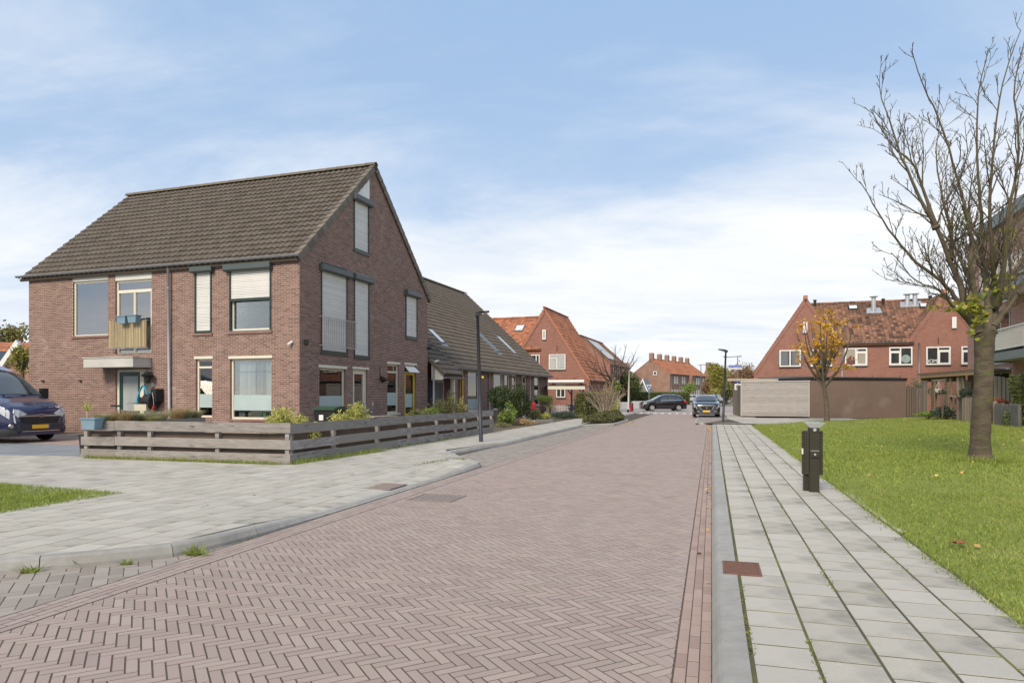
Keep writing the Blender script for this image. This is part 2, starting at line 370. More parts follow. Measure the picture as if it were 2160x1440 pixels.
def tile_roof(parent, O, du, ds, width, length, pw, pl, matl, nmax=0, clip=None, amp=0.025, waves=2, nseg=10, name='roof_tile', stuff='roof_tiling', lift=0.03, base_mat=None, holes=[]):
    """O eave corner in parent space, du along eave, ds up slope (unit vectors). clip(s)->(t0,t1)"""
    O = Vector(O); du = Vector(du); ds = Vector(ds); nn = du.cross(ds)
    if nn.z < 0: nn = -nn
    nu = max(1, round(width / pw)); ns = max(1, round(length / pl)); pw = width / nu; pl = length / ns
    pr = [tile_proto(pw, pl, amp, waves, nseg, lift)]; items = []
    for j in range(ns):
        s = (j + .5) * pl; t0, t1 = (0, width) if clip is None else clip(s)
        for i in range(nu):
            t = (i + .5) * pw
            if t < t0 - pw * .4 or t > t1 + pw * .4: continue
            if any(h[0] < t < h[1] and h[2] < s < h[3] for h in holes): continue
            o = O + du * t + ds * s + nn * (0.03 + random.uniform(-.003, .003))
            a = du; M = Matrix(((du.x, ds.x, nn.x, o.x), (du.y, ds.y, nn.y, o.y), (du.z, ds.z, nn.z, o.z), (0, 0, 0, 1)))
            if random.random() < .5: M = M @ Matrix.Rotation(random.uniform(-.006, .006), 4, 'Z')
            items.append((wdist(parent, o), 0, M))
    place_pieces(parent, name, stuff, pr, items, matl, nmax, smooth=False)
    t00, t01 = (0, width) if clip is None else clip(0); t10, t11 = (0, width) if clip is None else clip(length)
    mb = MB(); a = O + du * t00; b = O + du * t01; c = O + ds * length + du * t11; d = O + ds * length + du * t10
    mb.prism([a, b, c, d], -nn * 0.08); return mb.build('roof', base_mat or matl, parent)
def caps(parent, p0, p1, r, ln, matl, name='ridge_tile', n=6, nmax=300, squash=1.0):
    p0 = Vector(p0); p1 = Vector(p1); d = p1 - p0; L = d.length; k = max(1, round(L / ln)); d.normalize()
    side = d.cross(Vector((0, 0, 1))).normalized(); up = side.cross(d).normalized()
    v = []; f = []; l = L / k
    for j, (x, rr) in enumerate(((-l / 2 - .02, r * 1.08), (l / 2, r))):
        for i in range(n + 1):
            th = math.pi * i / n; v.append((x, math.cos(th) * rr, math.sin(th) * rr * squash - r * .25))
    for i in range(n): f.append((i, i + 1, n + 2 + i, n + 1 + i))
    f.append(tuple(range(n + 1)))
    items = []
    for i in range(k):
        o = p0 + d * (i + .5) * l; M = Matrix(((d.x, side.x, up.x, o.x), (d.y, side.y, up.y, o.y), (d.z, side.z, up.z, o.z), (0, 0, 0, 1)))
        items.append((wdist(parent, o), 0, M @ Matrix.Rotation(random.uniform(-.01, .01), 4, 'Y')))
    place_pieces(parent, name, name + 's', [(v, f)], items, matl, nmax)

# ------------------------------------------------------------------ windows
def window(root, wf, t0, t1, z0, z1, fm=None, depth=0.12, fw=0.065, mull=(), trans=(), gm=None, sill=None, curtain=None, film=None, lin=None, name='window', room=True, lining=None, vent=None, sash=()):
    fm = fm or M_cream; gm = gm or M_glass; mb = MB(); a = -depth; b = a + 0.055
    mb.box(t0, t1, a, b, z0, z0 + fw); mb.box(t0, t1, a, b, z1 - fw, z1); mb.box(t0, t0 + fw, a, b, z0 + fw, z1 - fw); mb.box(t1 - fw, t1, a, b, z0 + fw, z1 - fw)
    for m_ in mull:
        c = t0 + (t1 - t0) * m_; mb.box(c - fw / 2, c + fw / 2, a + .003, b - .003, z0 + fw, z1 - fw)
    for m_ in trans:
        tz, ta, tb = (m_ if isinstance(m_, tuple) else (m_, 0, 1)); c = z0 + (z1 - z0) * tz
        mb.box(t0 + (t1 - t0) * ta + fw * .5, t0 + (t1 - t0) * tb - fw * .5, a + .006, b - .006, c - fw / 2, c + fw / 2)
    for (sa, sb, s0, s1) in sash:      # inner casements
        q = [t0 + (t1 - t0) * sa, t0 + (t1 - t0) * sb, z0 + (z1 - z0) * s0, z0 + (z1 - z0) * s1]; w = fw * .75; e = b + .012
        mb.box(q[0], q[1], a, e, q[2], q[2] + w); mb.box(q[0], q[1], a, e, q[3] - w, q[3]); mb.box(q[0], q[0] + w, a, e, q[2] + w, q[3] - w); mb.box(q[1] - w, q[1], a, e, q[2] + w, q[3] - w)
    fr = mb.build(name, fm, root, xf=wf, flip=True)
    g = MB(); g.box(t0 + fw * .6, t1 - fw * .6, a + .018, a + .026, z0 + fw * .6, z1 - fw * .6); g.build('pane', gm, fr, xf=wf, flip=True)
    if sill: s = MB(); s.box(t0 - .03, t1 + .03, -depth + .01, sill, z0 - .06, z0 - .004); s.build('sill', lin or M_grey, fr, xf=wf, flip=True)
    if lining: s = MB(); s.box(t0 - .05, t1 + .05, -.02, .03, z1 + .004, z1 + lining); s.build('lintel', M_cream, fr, xf=wf, flip=True)
    if film: s = MB(); s.box(t0 + fw, t1 - fw, a + .028, a + .031, z0 + (z1 - z0) * film[0], z0 + (z1 - z0) * film[1]); s.build('frosted_film', M_frost, fr, xf=wf, flip=True)
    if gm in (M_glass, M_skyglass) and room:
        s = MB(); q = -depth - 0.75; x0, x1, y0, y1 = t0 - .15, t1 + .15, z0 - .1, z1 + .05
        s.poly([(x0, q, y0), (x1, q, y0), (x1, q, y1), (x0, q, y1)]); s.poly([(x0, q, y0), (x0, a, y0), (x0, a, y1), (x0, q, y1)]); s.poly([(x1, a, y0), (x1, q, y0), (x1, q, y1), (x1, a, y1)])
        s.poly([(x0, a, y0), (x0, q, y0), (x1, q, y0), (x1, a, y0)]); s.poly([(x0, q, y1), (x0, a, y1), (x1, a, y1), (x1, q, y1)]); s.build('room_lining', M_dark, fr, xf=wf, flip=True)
    if curtain:
        for (ca, cb, zb, cm) in curtain:
            s = MB(); n = max(6, int((cb - ca) * (t1 - t0) / 0.05)); y0 = z0 + (z1 - z0) * zb; pts = []
            for i in range(n + 1): pts.append((t0 + (t1 - t0) * (ca + (cb - ca) * i / n), a - 0.12 + 0.035 * math.sin(i * 1.7) + .01 * math.sin(i * .61)))
            for p, q in zip(pts, pts[1:]): s.poly([(p[0], p[1], y0), (q[0], q[1], y0), (q[0], q[1], z1), (p[0], p[1], z1)])
            s.build('curtain', cm, fr, xf=wf, flip=True, smooth=True)
    return fr
def front_wf(y=0.0): return lambda t, d, z: (t, y - d, z)
def side_wf(x=0.0): return lambda t, d, z: (x + d, t, z)
class Pl:
    """vertical plane through world point (ox,oy) along direction dr; turns measured picture points into (distance along, height)"""
    def __init__(s, ox, oy, dr, zb=0.0): s.o = (ox, oy); s.d = dr; s.zb = zb
    def __call__(s, px, py):
        k = (px - CX) / F; t = (k * s.o[1] - s.o[0]) / (s.d[0] - k * s.d[1]); Y = s.o[1] + t * s.d[1]
        return t, H + (HY - py) * Y / F - s.zb
    def rect(s, x0, y0, x1, y1):
        a = s(x0, (y0 + y1) / 2)[0]; b = s(x1, (y0 + y1) / 2)[0]; m = (x0 + x1) / 2
        return a, b, s(m, y1)[1], s(m, y0)[1]
def downpipe(parent, p0, p1, r=0.04, m=None):
    mb = MB(); mb.cyl(p0, p1, r, n=10)
    for k in (0.12, 0.5, 0.88):
        q = Vector(p0).lerp(Vector(p1), k); mb.cyl(q - Vector((0, 0, .02)), q + Vector((0, 0, .02)), r * 1.25, n=10)
    return mb.build('downpipe', m or M_pipe, parent, smooth=True)
def gutter(parent, p0, p1, r=0.07, m=None, out=(0, -1, 0)):
    p0 = Vector(p0); p1 = Vector(p1); d = (p1 - p0); o = Vector(out); mb = MB(); n = 8; vs = []; fs = []
    for p in (p0, p1):
        for i in range(n + 1):
            th = math.pi * i / n; vs.append(p + o * (-math.cos(th) * r) - Vector((0, 0, 1)) * (math.sin(th) * r))
    for i in range(n): fs.append((i, i + 1, n + 2 + i, n + 1 + i))
    mb.add(vs, fs); mb.cyl(p0 + o * r, p1 + o * r, .012, n=6); mb.poly([vs[i] for i in range(n + 1)]); mb.poly([vs[i + n + 1] for i in range(n + 1)])
    return mb.build('gutter', m or M_zinc, parent)
# ================================================================== GROUND
M_soil = mat('soil', (0.10, 0.085, 0.06), (0.16, 0.13, 0.09), 1.5, 0.95, 0.8, 12)
M_joint = mat('joint_sand', (0.085, 0.066, 0.055), (0.115, 0.093, 0.072), 3, 0.95, c3=(0.07, 0.09, 0.03), s3=1.5, t3=(0.55, 0.7))
M_road = mat('road_brick', (0.375, 0.292, 0.262), (0.325, 0.250, 0.226), 1.3, 0.75, 0.5, 90, rv=0.08, rhue=(0.370, 0.300, 0.262), c3=(0.27, 0.215, 0.195), s3=0.45)
M_gutb = mat('gutter_brick', (0.36, 0.262, 0.225), (0.31, 0.222, 0.19), 1.5, 0.8, 0.5, 60, rv=0.10, rhue=(0.37, 0.275, 0.23))
M_bayb = mat('bay_brick', (0.315, 0.27, 0.235), (0.27, 0.235, 0.205), 1.3, 0.85, 0.5, 90, rv=0.10, rhue=(0.33, 0.295, 0.26))
M_slab = mat('concrete_slab', (0.50, 0.465, 0.395), (0.35, 0.33, 0.285), 3.4, 0.85, 0.8, 80, rv=0.10, rhue=(0.46, 0.435, 0.385), c3=(0.235, 0.225, 0.195), s3=2.9, t3=(0.50, 0.72), detail=8)
M_slabd = mat('blue_slab', (0.25, 0.265, 0.285), (0.20, 0.215, 0.235), 1.0, 0.85, 0.5, 50, rv=0.1)
M_kerb = mat('kerb_concrete', (0.42, 0.405, 0.375), (0.33, 0.32, 0.295), 9, 0.85, 0.9, 150, rv=0.07, c3=(0.30, 0.285, 0.26), s3=1.1, t3=(0.5, 0.8))
M_lawn = mat('lawn', (0.16, 0.20, 0.035), (0.24, 0.27, 0.065), 1.2, 0.95, 1.0, 30, c3=(0.36, 0.33, 0.13), s3=0.8, t3=(0.56, 0.78))
M_blade = mat('grass_blade', (0.135, 0.235, 0.034), (0.225, 0.31, 0.058), 1.0, 0.7, rv=0.4, rhue=(0.34, 0.36, 0.09), trans=0.3, c3=(0.42, 0.38, 0.15), s3=0.55, t3=(0.58, 0.75))
M_moss = mat('moss', (0.16, 0.19, 0.035), (0.11, 0.13, 0.03), 8, 0.95, rv=0.3)
M_mossj = mat('mossy_joint', (0.085, 0.072, 0.052), (0.10, 0.098, 0.045), 2.2, 0.95, c3=(0.15, 0.155, 0.045), s3=1.3, t3=(0.52, 0.64))
M_far = mat('far_ground', (0.16, 0.17, 0.10), (0.22, 0.20, 0.15), 0.05, 0.95)
me = bpy.data.meshes.new('ground'); me.from_pydata([(-1500, -60, -.14), (1500, -60, -.14), (1500, 2500, -.14), (-1500, 2500, -.14)], [], [(0, 1, 2, 3)]); me.materials.append(M_far)
tag(link('ground', me), kind='structure')

LN = -4.47                                       # left edge of the road (offset n), right edge 0
def clip(poly, a, b, c):                         # keep a*x+b*y<=c
    out = []
    for i in range(len(poly)):
        p, q = poly[i], poly[(i + 1) % len(poly)]; dp = a * p[0] + b * p[1] - c; dq = a * q[0] + b * q[1] - c
        if dp <= 0: out.append(p)
        if dp * dq < 0: k = dp / (dp - dq); out.append((p[0] + (q[0] - p[0]) * k, p[1] + (q[1] - p[1]) * k))
    return out
def halfplanes(poly):                            # convex ccw polygon -> half planes
    A = sum(p[0] * q[1] - q[0] * p[1] for p, q in zip(poly, poly[1:] + poly[:1]))
    if A < 0: poly = poly[::-1]
    hp = []
    for p, q in zip(poly, poly[1:] + poly[:1]):
        dx, dy = q[0] - p[0], q[1] - p[1]; l = math.hypot(dx, dy); a, b = dy / l, -dx / l; hp.append((a, b, a * p[0] + b * p[1]))
    return hp
def flat_items(quads, hps, z, gap, thick, zf=None, jit=.0008, far=1e9, protos=None):
    """quads: list of (corner points, proto id or None); clipped against convex half planes hps"""
    items = []
    for poly, pid, M in quads:
        c0 = (sum(p[0] for p in poly) / len(poly), sum(p[1] for p in poly) / len(poly))
        if c0[1] < 2.0 or abs(c0[0]) > c0[1] * 0.80 + 1.2: continue
        ds = [max(a * p[0] + b * p[1] - c for p in poly) for a, b, c in hps]
        if all(d <= 1e-6 for d in ds) and pid is not None and zf is None:
            M = Matrix(M); M[2][3] = z + random.uniform(-jit, jit)
            M = M @ Matrix.Rotation(random.uniform(-.004, .004), 4, 'X') @ Matrix.Rotation(random.uniform(-.004, .004), 4, 'Y')
            items.append((math.hypot(*c0), pid, M)); continue
        q = list(poly)
        for (a, b, c), d in zip(hps, ds):
            if d > 1e-6: q = clip(q, a, b, c)
            if len(q) < 3: break
        if len(q) < 3: continue
        A = abs(sum(p[0] * r[1] - r[0] * p[1] for p, r in zip(q, q[1:] + q[:1]))) / 2
        if A < 0.0008: continue
        cx = sum(p[0] for p in q) / len(q); cy = sum(p[1] for p in q) / len(q); dz = random.uniform(-jit, jit); vs = []
        full = len(q) == len(poly) and all(d <= 1e-6 for d in ds); m = len(q)
        for lev in (0, 1):
            for x, y in q:
                l = math.hypot(x - cx, y - cy) or 1; k = max(0, 1 - (gap * 1.25 + (0.0015 if lev else 0)) / l); X, Y = (x - cx) * k, (y - cy) * k
                zz = (zf(cx + X, cy + Y) if zf else z) + dz; vs.append((X, Y, zz - (0 if lev else thick)))
        fs = [tuple(range(m, 2 * m))] + [(i, (i + 1) % m, m + (i + 1) % m, m + i) for i in range(m)]
        area = sum(q[i][0] * q[(i + 1) % m][1] - q[(i + 1) % m][0] * q[i][1] for i in range(m))
        if area < 0: fs = [f[::-1] for f in fs]
        items.append((math.hypot(cx, cy) + (0 if full else 40), (vs, fs), Matrix.Translation((cx, cy, 0))))
    return items
def boxproto(l, w, t, ch=0.0015):
    a, b = l / 2, w / 2
    return ([(-a, -b, -t), (a, -b, -t), (a, b, -t), (-a, b, -t), (-a + ch, -b + ch, 0), (a - ch, -b + ch, 0), (a - ch, b - ch, 0), (-a + ch, b - ch, 0)], [(4, 5, 6, 7), (0, 1, 5, 4), (1, 2, 6, 5), (2, 3, 7, 6), (3, 0, 4, 7)])
def rect_at(o, ux, uy, l, w, pid=0):
    """o centre; ux unit along length"""
    a = [(o[0] + ux[0] * i * l / 2 + uy[0] * j * w / 2, o[1] + ux[1] * i * l / 2 + uy[1] * j * w / 2) for i, j in ((-1, -1), (1, -1), (1, 1), (-1, 1))]
    return (a, pid, Matrix(((ux[0], uy[0], 0, o[0]), (ux[1], uy[1], 0, o[1]), (0, 0, 1, 0), (0, 0, 0, 1))))
def herring(s0, s1, n0, n1, L, Wd, rot=45):
    """herringbone bricks over the street rectangle"""
    th = math.atan2(RC, RS) + R(rot); a = (math.cos(th), math.sin(th)); b = (-a[1], a[0]); out = []
    cs = [rd(s, n) for s in (s0, s1) for n in (n0, n1)]; us = [c.x * a[0] + c.y * a[1] for c in cs]; vs = [c.x * b[0] + c.y * b[1] for c in cs]
    u0, u1, v0, v1 = min(us), max(us), min(vs), max(vs)
    # lattice t1=(W,W), t2=(L,-L)
    jmin, jmax = int(((u0 - v1) / (2 * L))) - 2, int(((u1 - v0) / (2 * L))) + 2
    for j in range(jmin, jmax + 1):
        kmin = int((min(u0 - j * L, v0 + j * L)) / Wd) - 2; kmax = int((max(u1 - j * L, v1 + j * L)) / Wd) + 2
        for k in range(kmin, kmax + 1):
            x, y = k * Wd + j * L, k * Wd - j * L
            for (cx, cy, ax) in ((x + L / 2, y + Wd / 2, 0), (x + L + Wd / 2, y + Wd - L / 2, 1)):
                X = cx * a[0] + cy * b[0]; Y = cx * a[1] + cy * b[1]; s_, n_ = sn(X, Y)
                if s_ < s0 - .2 or s_ > s1 + .2 or n_ < n0 - .2 or n_ > n1 + .2: continue
                out.append(rect_at((X, Y), a if ax == 0 else b, b if ax == 0 else (-a[0], -a[1]), L, Wd))
    return out
def rows(s0, s1, ns, l, w, stag=0.5, along=True, sj=0.0):
    """stretcher rows along the street, one for each n in ns"""
    out = []; ux, uy = (RS, RC), (-RC, RS)
    for i, n in enumerate(ns):
        s = s0 + (i % 2) * stag * l - l + sj * random.random()
        while s < s1:
            c = rd(s + l / 2, n); out.append(rect_at((c.x, c.y), ux, uy, l, w)); s += l
    return out
def shp(s0, s1, n0, n1): return halfplanes([tuple(rd(s, n))[:2] for s, n in ((s0, n0), (s0, n1), (s1, n1), (s1, n0))])

# --- road
road = empty('road'); tag(road, kind='structure')
BL, BW = 0.205, 0.064
me = MB(); me.poly([rd(-6, -13, -.002), rd(-6, 0.06, -.002), rd(57, .06, -.002), rd(57, -13, -.002)]); me.build('road_bed', M_joint, road)
S1 = 56.0
g = 0.0036
it = flat_items(herring(1.5, S1, LN + .30, -.197, BL, BW), shp(-2, S1, LN + .30, -.197), 0.0, g, .012)
place_pieces(road, 'brick', 'brick_paving', [boxproto(BL - 2 * g, BW - 2 * g, .012)], it, M_road, 300)
gp_ = boxproto(.205 - .004, .1 - .004, .012)
gut = empty('road_edge_rows'); tag(gut, kind='structure')
ra = [x for x in flat_items(rows(1.5, S1, [-.160, -.096, -.032], .205, .064), shp(-2, S1, -.195, .02), 0.0, .002, .012)]
place_pieces(gut, 'brick', 'edge_brick_rows', [boxproto(.198, .0605, .012)], ra, M_gutb, 150)
rb = [x for x in flat_items(rows(1.5, S1, [LN + .25, LN + .18, LN + .11, LN + .04], .205, .068), shp(-2, S1, LN + 0.005, LN + .29), 0.0, .002, .012)]
place_pieces(gut, 'brick', 'edge_brick_rows', [boxproto(.197, .0635, .012)], rb, M_road, 150)
# side street mouth: greyish herringbone between the straight edge rows and the curved kerb
mouth = empty('side_street'); tag(mouth, kind='structure')
it = flat_items(herring(1.0, 8.2, -8.5, LN - .01, .21, .105, 45), shp(1, 8.2, -8.5, LN - .005), 0.0, .003, .012)
place_pieces(mouth, 'brick', 'brick_paving', [boxproto(.204, .099, .012)], it, M_bayb, 300)
# parking bay
bay = empty('parking_bay'); tag(bay, kind='structure')
it = flat_items(rows(12.5, 33.5, [LN - .06 - .105 * i for i in range(13)], .21, .105), shp(12.5, 33, -5.85, LN), 0.0, .003, .012)
place_pieces(bay, 'brick', 'brick_paving', [boxproto(.204, .099, .012)], it, M_bayb, 300)

# --- kerbs
def kerbpath(name, pts, hts, inward, wtop=.13, wface=.03, step=1.0, w2=.0):
    root = empty(name); tag(root, kind='structure')
    P = [Vector((p[0], p[1], 0)) for p in pts]; cum = [0]
    for a, b in zip(P, P[1:]): cum.append(cum[-1] + (b - a).length)
    def pos(d):
        d = min(max(d, 0), cum[-1] - 1e-6)
        for i in range(len(P) - 1):
            if d <= cum[i + 1]: k = (d - cum[i]) / (cum[i + 1] - cum[i]); return P[i].lerp(P[i + 1], k), hts[i] + (hts[i + 1] - hts[i]) * k
        return P[-1], hts[-1]
    def nor(d):
        a, _ = pos(d - .12); b, _ = pos(d + .12); t = (b - a).normalized(); return Vector((-t.y, t.x, 0)) * inward
    n = max(1, round(cum[-1] / step)); L = cum[-1] / n
    for i in range(n):
        mb = MB(); mb.cr = random.random(); m = 4; ring = []; ds = [i * L + .004 + (L - .008) * k / m for k in range(m + 1)]
        for d in ds:
            p, h = pos(d); q = nor(d); h = h + (random.uniform(-.0015, .0015) if 0 else 0)
            ring += [p + Vector((0, 0, -.06)), p + q * .004 + Vector((0, 0, h * .3)), p + q * wface + Vector((0, 0, h - .018)), p + q * (wface + .02) + Vector((0, 0, h)), p + q * (wface + wtop) + Vector((0, 0, h + .002)), p + q * (wface + wtop) + Vector((0, 0, -.06))]
        fs = []
        for k in range(m):
            for j in range(5): a = k * 6 + j; fs.append((a, a + 6, a + 7, a + 1) if inward > 0 else (a, a + 1, a + 7, a + 6))
        fs += [tuple(range(6)), tuple(range(m * 6, m * 6 + 6))[::-1]]
        mb.add(ring, fs); mb.build('kerb_stone', M_kerb, root)
    return root
kerbpath('right_kerb', [rd(s, 0)[:2] for s in (-1, 3.3, 33.6)], [.104, .104, .104], -1, .15, .035)
def LP(Y, off=-4.66): return (Y * .2925 + off, Y)
LK = [(-6.6, 4.32), (-5.2, 5.02), (-4.13, 5.53), (-3.45, 5.86), (-3.05, 6.12), (-2.8, 6.5), LP(7.1), LP(8.2), LP(12.2), LP(13.2), (-.60, 13.9), (-.98, 14.9), (-1.50, 16.2), (-1.45, 16.7), LP(20, -5.97), LP(31.8, -5.97)]
LH = [.11, .11, .11, .11, .11, .11, .10, .04, .035, .09, .10, .10, .10, .10, .10, .10]
kerbpath('left_kerb', LK, LH, 1, .10, .03)
IK = [LP(31.8, -5.97), LP(32.5, -5.6), LP(33.3, -4.75), LP(34.2, -4.64), LP(38.2, -4.64), LP(39.2, -4.8), LP(40.5, -5.8), LP(48, -5.95), LP(57, -6.1)]
kerbpath('island_kerb', IK, [.1] * 9, 1, .10, .03)
kerbpath('corner_kerb', [rd(35.2, -.55)[:2], rd(35.6, .1)[:2], rd(34.5, 4)[:2], rd(33, 9.5)[:2]], [.1] * 4, 1, .10, .03)
kerbpath('bay_kerb', [rd(36.3, -.88)[:2], rd(44, -.9)[:2], rd(56, -.9)[:2]], [.06] * 3, -1, .10, .03)

# --- right footway
fw = empty('right_footway'); tag(fw, kind='structure')
mb = MB(); mb.poly([rd(-2, .05, .0975), rd(-2, 1.78, .0975), rd(33.8, 1.78, .0975), rd(33.8, .05, .0975)]); mb.build('footway_bed', M_mossj, fw)
def slabrows(s0, s1, n0, cols, sz, off=0.5):
    out = []; ux, uy = (RS, RC), (-RC, RS)
    for i in range(cols):
        s = s0 + (i % 2) * off * sz; w = .006
        while s < s1:
            c = rd(s + sz / 2, n0 + sz * (i + .5) + i * w); out.append(rect_at((c.x, c.y), ux, uy, sz, sz)); s += sz
    return out
it = flat_items(slabrows(1.2, 33.6, .205, 5, .305), shp(0, 33.7, .19, 1.80), .1, .003, .02, jit=.0008)
it += flat_items(slabrows(1.2, 3.6, 1.78, 1, .30), shp(0, 8, 1.7, 2.15), .098, .003, .02)
it += flat_items(slabrows(7.6, 10.4, 1.78, 1, .30), shp(0, 11, 1.7, 2.15), .098, .003, .02)
place_pieces(fw, 'slab', 'slab_paving', [boxproto(.291, .297, .02, .002)], it, M_slab, 300)

# --- left footway
def zf(x, y):
    s_, n_ = sn(x, y); w = min(1, max(0, (y - 7.3) / 1.0)) * min(1, max(0, (13.3 - y) / 1.1)); k = max(0, 1 - max(0, (LN - .13) - n_) / 1.3)
    return .1 - .063 * w * k
lf = empty('left_footway'); tag(lf, kind='structure')
mb = MB(); st = .5; cells = {}
FL, FC, FR = gp(170, 965, .1), gp(612.5, 979, .1), gp(1041, 911, .1)
def bedgrid(polyhp, z0, dz, st=.25, x0=-16, x1=8, y0=4, y1=50, nm='footway_bed', par=None, m_=None):
    mb = MB()
    for i in range(int((x1 - x0) / st)):
        for j in range(int((y1 - y0) / st)):
            q = [(x0 + i * st, y0 + j * st), (x0 + (i + 1) * st, y0 + j * st), (x0 + (i + 1) * st, y0 + (j + 1) * st), (x0 + i * st, y0 + (j + 1) * st)]
            for a, b, c in polyhp:
                q = clip(q, a, b, c)
                if len(q) < 3: break
            if len(q) >= 3: mb.poly([(x, y, zf(x, y) + dz - (.012 if zf(x, y) < .0999 else 0)) for x, y in q])
    return mb.build(nm, m_ or M_joint, par)
cv = [(-2.95, 6.55), (-3.12, 6.22), (-3.5, 5.98), (-4.2, 5.67), (-5.2, 5.16), (-6.7, 4.46)]     # inner edge of the curved kerb
e0 = LN - .13
# region A as three convex strips
def CH(*p): return halfplanes(list(p))
qa = tuple(rd(6.5, e0))[:2]; qb = tuple(rd(13.08, e0))[:2]
regs = [CH(qa, (-3.16, 6.22), (-3.52, 5.97), (-4.2, 5.66), (-5.25, 5.14), (-9, 3.35), (-18, 5), (-18, 16.47), qb),
        CH((FC.x, FC.y), qb, (-.76, 13.95), (-1.68, 17.0), (FC.x + .299 * 3.9, FC.y + .954 * 3.9)),
        CH((FC.x + .299 * 3.9, FC.y + .954 * 3.9), (-1.68, 17.0), LP(20, -6.10), LP(31.8, -6.10), LP(31.8, -8.0), (FR.x, FR.y), ),
        CH(LP(31.8, -8.0), LP(31.8, -6.10), LP(57, -6.25), LP(57, -7.8)),
        CH(LP(31.9, -6.10), LP(32.6, -5.7), LP(33.4, -4.9), LP(34.2, -4.80), LP(38.2, -4.80), LP(39.1, -4.95), LP(40.2, -5.8), LP(40.5, -6.1))]
def tiles(s0, s1, n0, n1, sz, rowdir=True):
    out = []; ux, uy = (RS, RC), (-RC, RS); i = 0; n = n0
    while n > n1:
        s = s0 + (i % 2) * sz / 2
        while s < s1:
            c = rd(s + sz / 2, n - sz / 2); out.append(rect_at((c.x, c.y), ux, uy, sz, sz, None)); s += sz
        n -= sz; i += 1
    return out
its = []
for k, hp in enumerate(regs[:4]):
    bedgrid(hp, 0, -.0022, par=lf, y1=58)
    its += flat_items(tiles(2.5, 58, e0, -17, .30), hp, .1, .0046, .018, zf=zf, jit=.0007)
place_pieces(lf, 'slab', 'slab_paving', [], [(d, p, M) for d, p, M in its], M_slab, 300)
bedgrid(regs[4], 0, .0, par=lf, y1=58, nm='planting_bed', m_=M_soil)
mb = MB(); mb.poly([(-.62, 13.85, .0975), (-1.12, 14.9, .0975), (-1.66, 16.25, .0975), (-1.62, 16.95, .0975), (-2.3, 17.3, .0975), (-1.3, 13.9, .0975)]); mb.build('footway_patch', M_slab, lf)
# driveway: dark slabs, a strip of red brick, grey pavers up to the house
dw = empty('driveway'); tag(dw, kind='structure')
def strip(y0, y1, m_, l, w, z, xr=-9.3, nm='driveway_paving', pc='slab'):
    out = []; ux = tuple(U); uy = tuple(V); O = Vector((-9.3, 14.7)); t = y0; i = 0
    while t < y1:
        a = -9 + (i % 2) * l / 2
        while a < xr + 9.3:
            c = O + U * (a + l / 2) + V * (t + w / 2); out.append(rect_at((c.x, c.y), ux, uy, l, w)); a += l
        t += w; i += 1
    items = flat_items(out, [], z, .003, .012)
    place_pieces(dw, pc, nm, [boxproto(l - .006, w - .006, .012)], items, m_, 100)
mb = MB(); q = [Vector((-9.3, 14.7)) + U * a + V * b for a, b in ((-12, -1.4), (0.2, -1.4), (0.4, 10.5), (-12, 10.5))]; mb.poly([(p.x, p.y, .084) for p in q]); mb.build('driveway_bed', M_joint, dw)
strip(-1.3, 3.0, M_slabd, .40, .60, .093, -9.1); strip(3.0, 5.2, M_gutb, .21, .105, .1, -8.9, 'driveway_brickwork', 'brick'); strip(5.2, 11.0, M_bayb, .21, .105, .1, -8.9, 'driveway_brickwork', 'brick')

# --- soil inside the fence, gardens, far streets
mb = MB()
mb.poly([(FL.x, FL.y, .085), (FC.x, FC.y, .085), (FR.x, FR.y, .085), (FR.x - 3.2, FR.y + 6.5, .085), (-6.73, 21.6, .085), (-9.5, 22.6, .085)])
mb.poly([(FR.x, FR.y, .08), (LP(31.8, -8.0)[0], 31.8, .08), (LP(50, -8.2)[0], 50, .08), (0.0, 50, .08), (-3.7, 30, .08), (FR.x - 2.6, FR.y + 5, .08)])
tag(mb.build('garden_soil', M_soil), kind='structure')
M_plaza = mat('plateau_paving', (0.36, 0.32, 0.30), (0.30, 0.27, 0.25), 1.0, 0.85, 0.4, 30)
mb = MB(); mb.poly([rd(S1, -30, .06), rd(S1, 3, .06), rd(92, 3, .06), rd(92, -30, .06)]); mb.poly([rd(S1 - .9, -30, .0), rd(S1 - .9, 3, .0), rd(S1, 3, .06), rd(S1, -30, .06)])
mb.poly([rd(92, -9, .05), rd(92, 1, .05), rd(260, 8, .05), rd(260, -2, .05)]); mb.poly([rd(60, 3, .055), rd(64, 40, .055), rd(72, 40, .055), rd(70, 3, .055)])
tag(mb.build('crossroads', M_plaza), kind='structure')
mk = empty('speed_table_markings'); tag(mk, kind='structure')
for i in range(16):
    mb = MB(); n = -9.0 + i * .56
    mb.poly([rd(S1 - .9, n, .012), rd(S1 - .9, n + .42, .012), rd(S1 - .05, n + .21, .068)]); mb.build('white_triangle', M_white, mk)
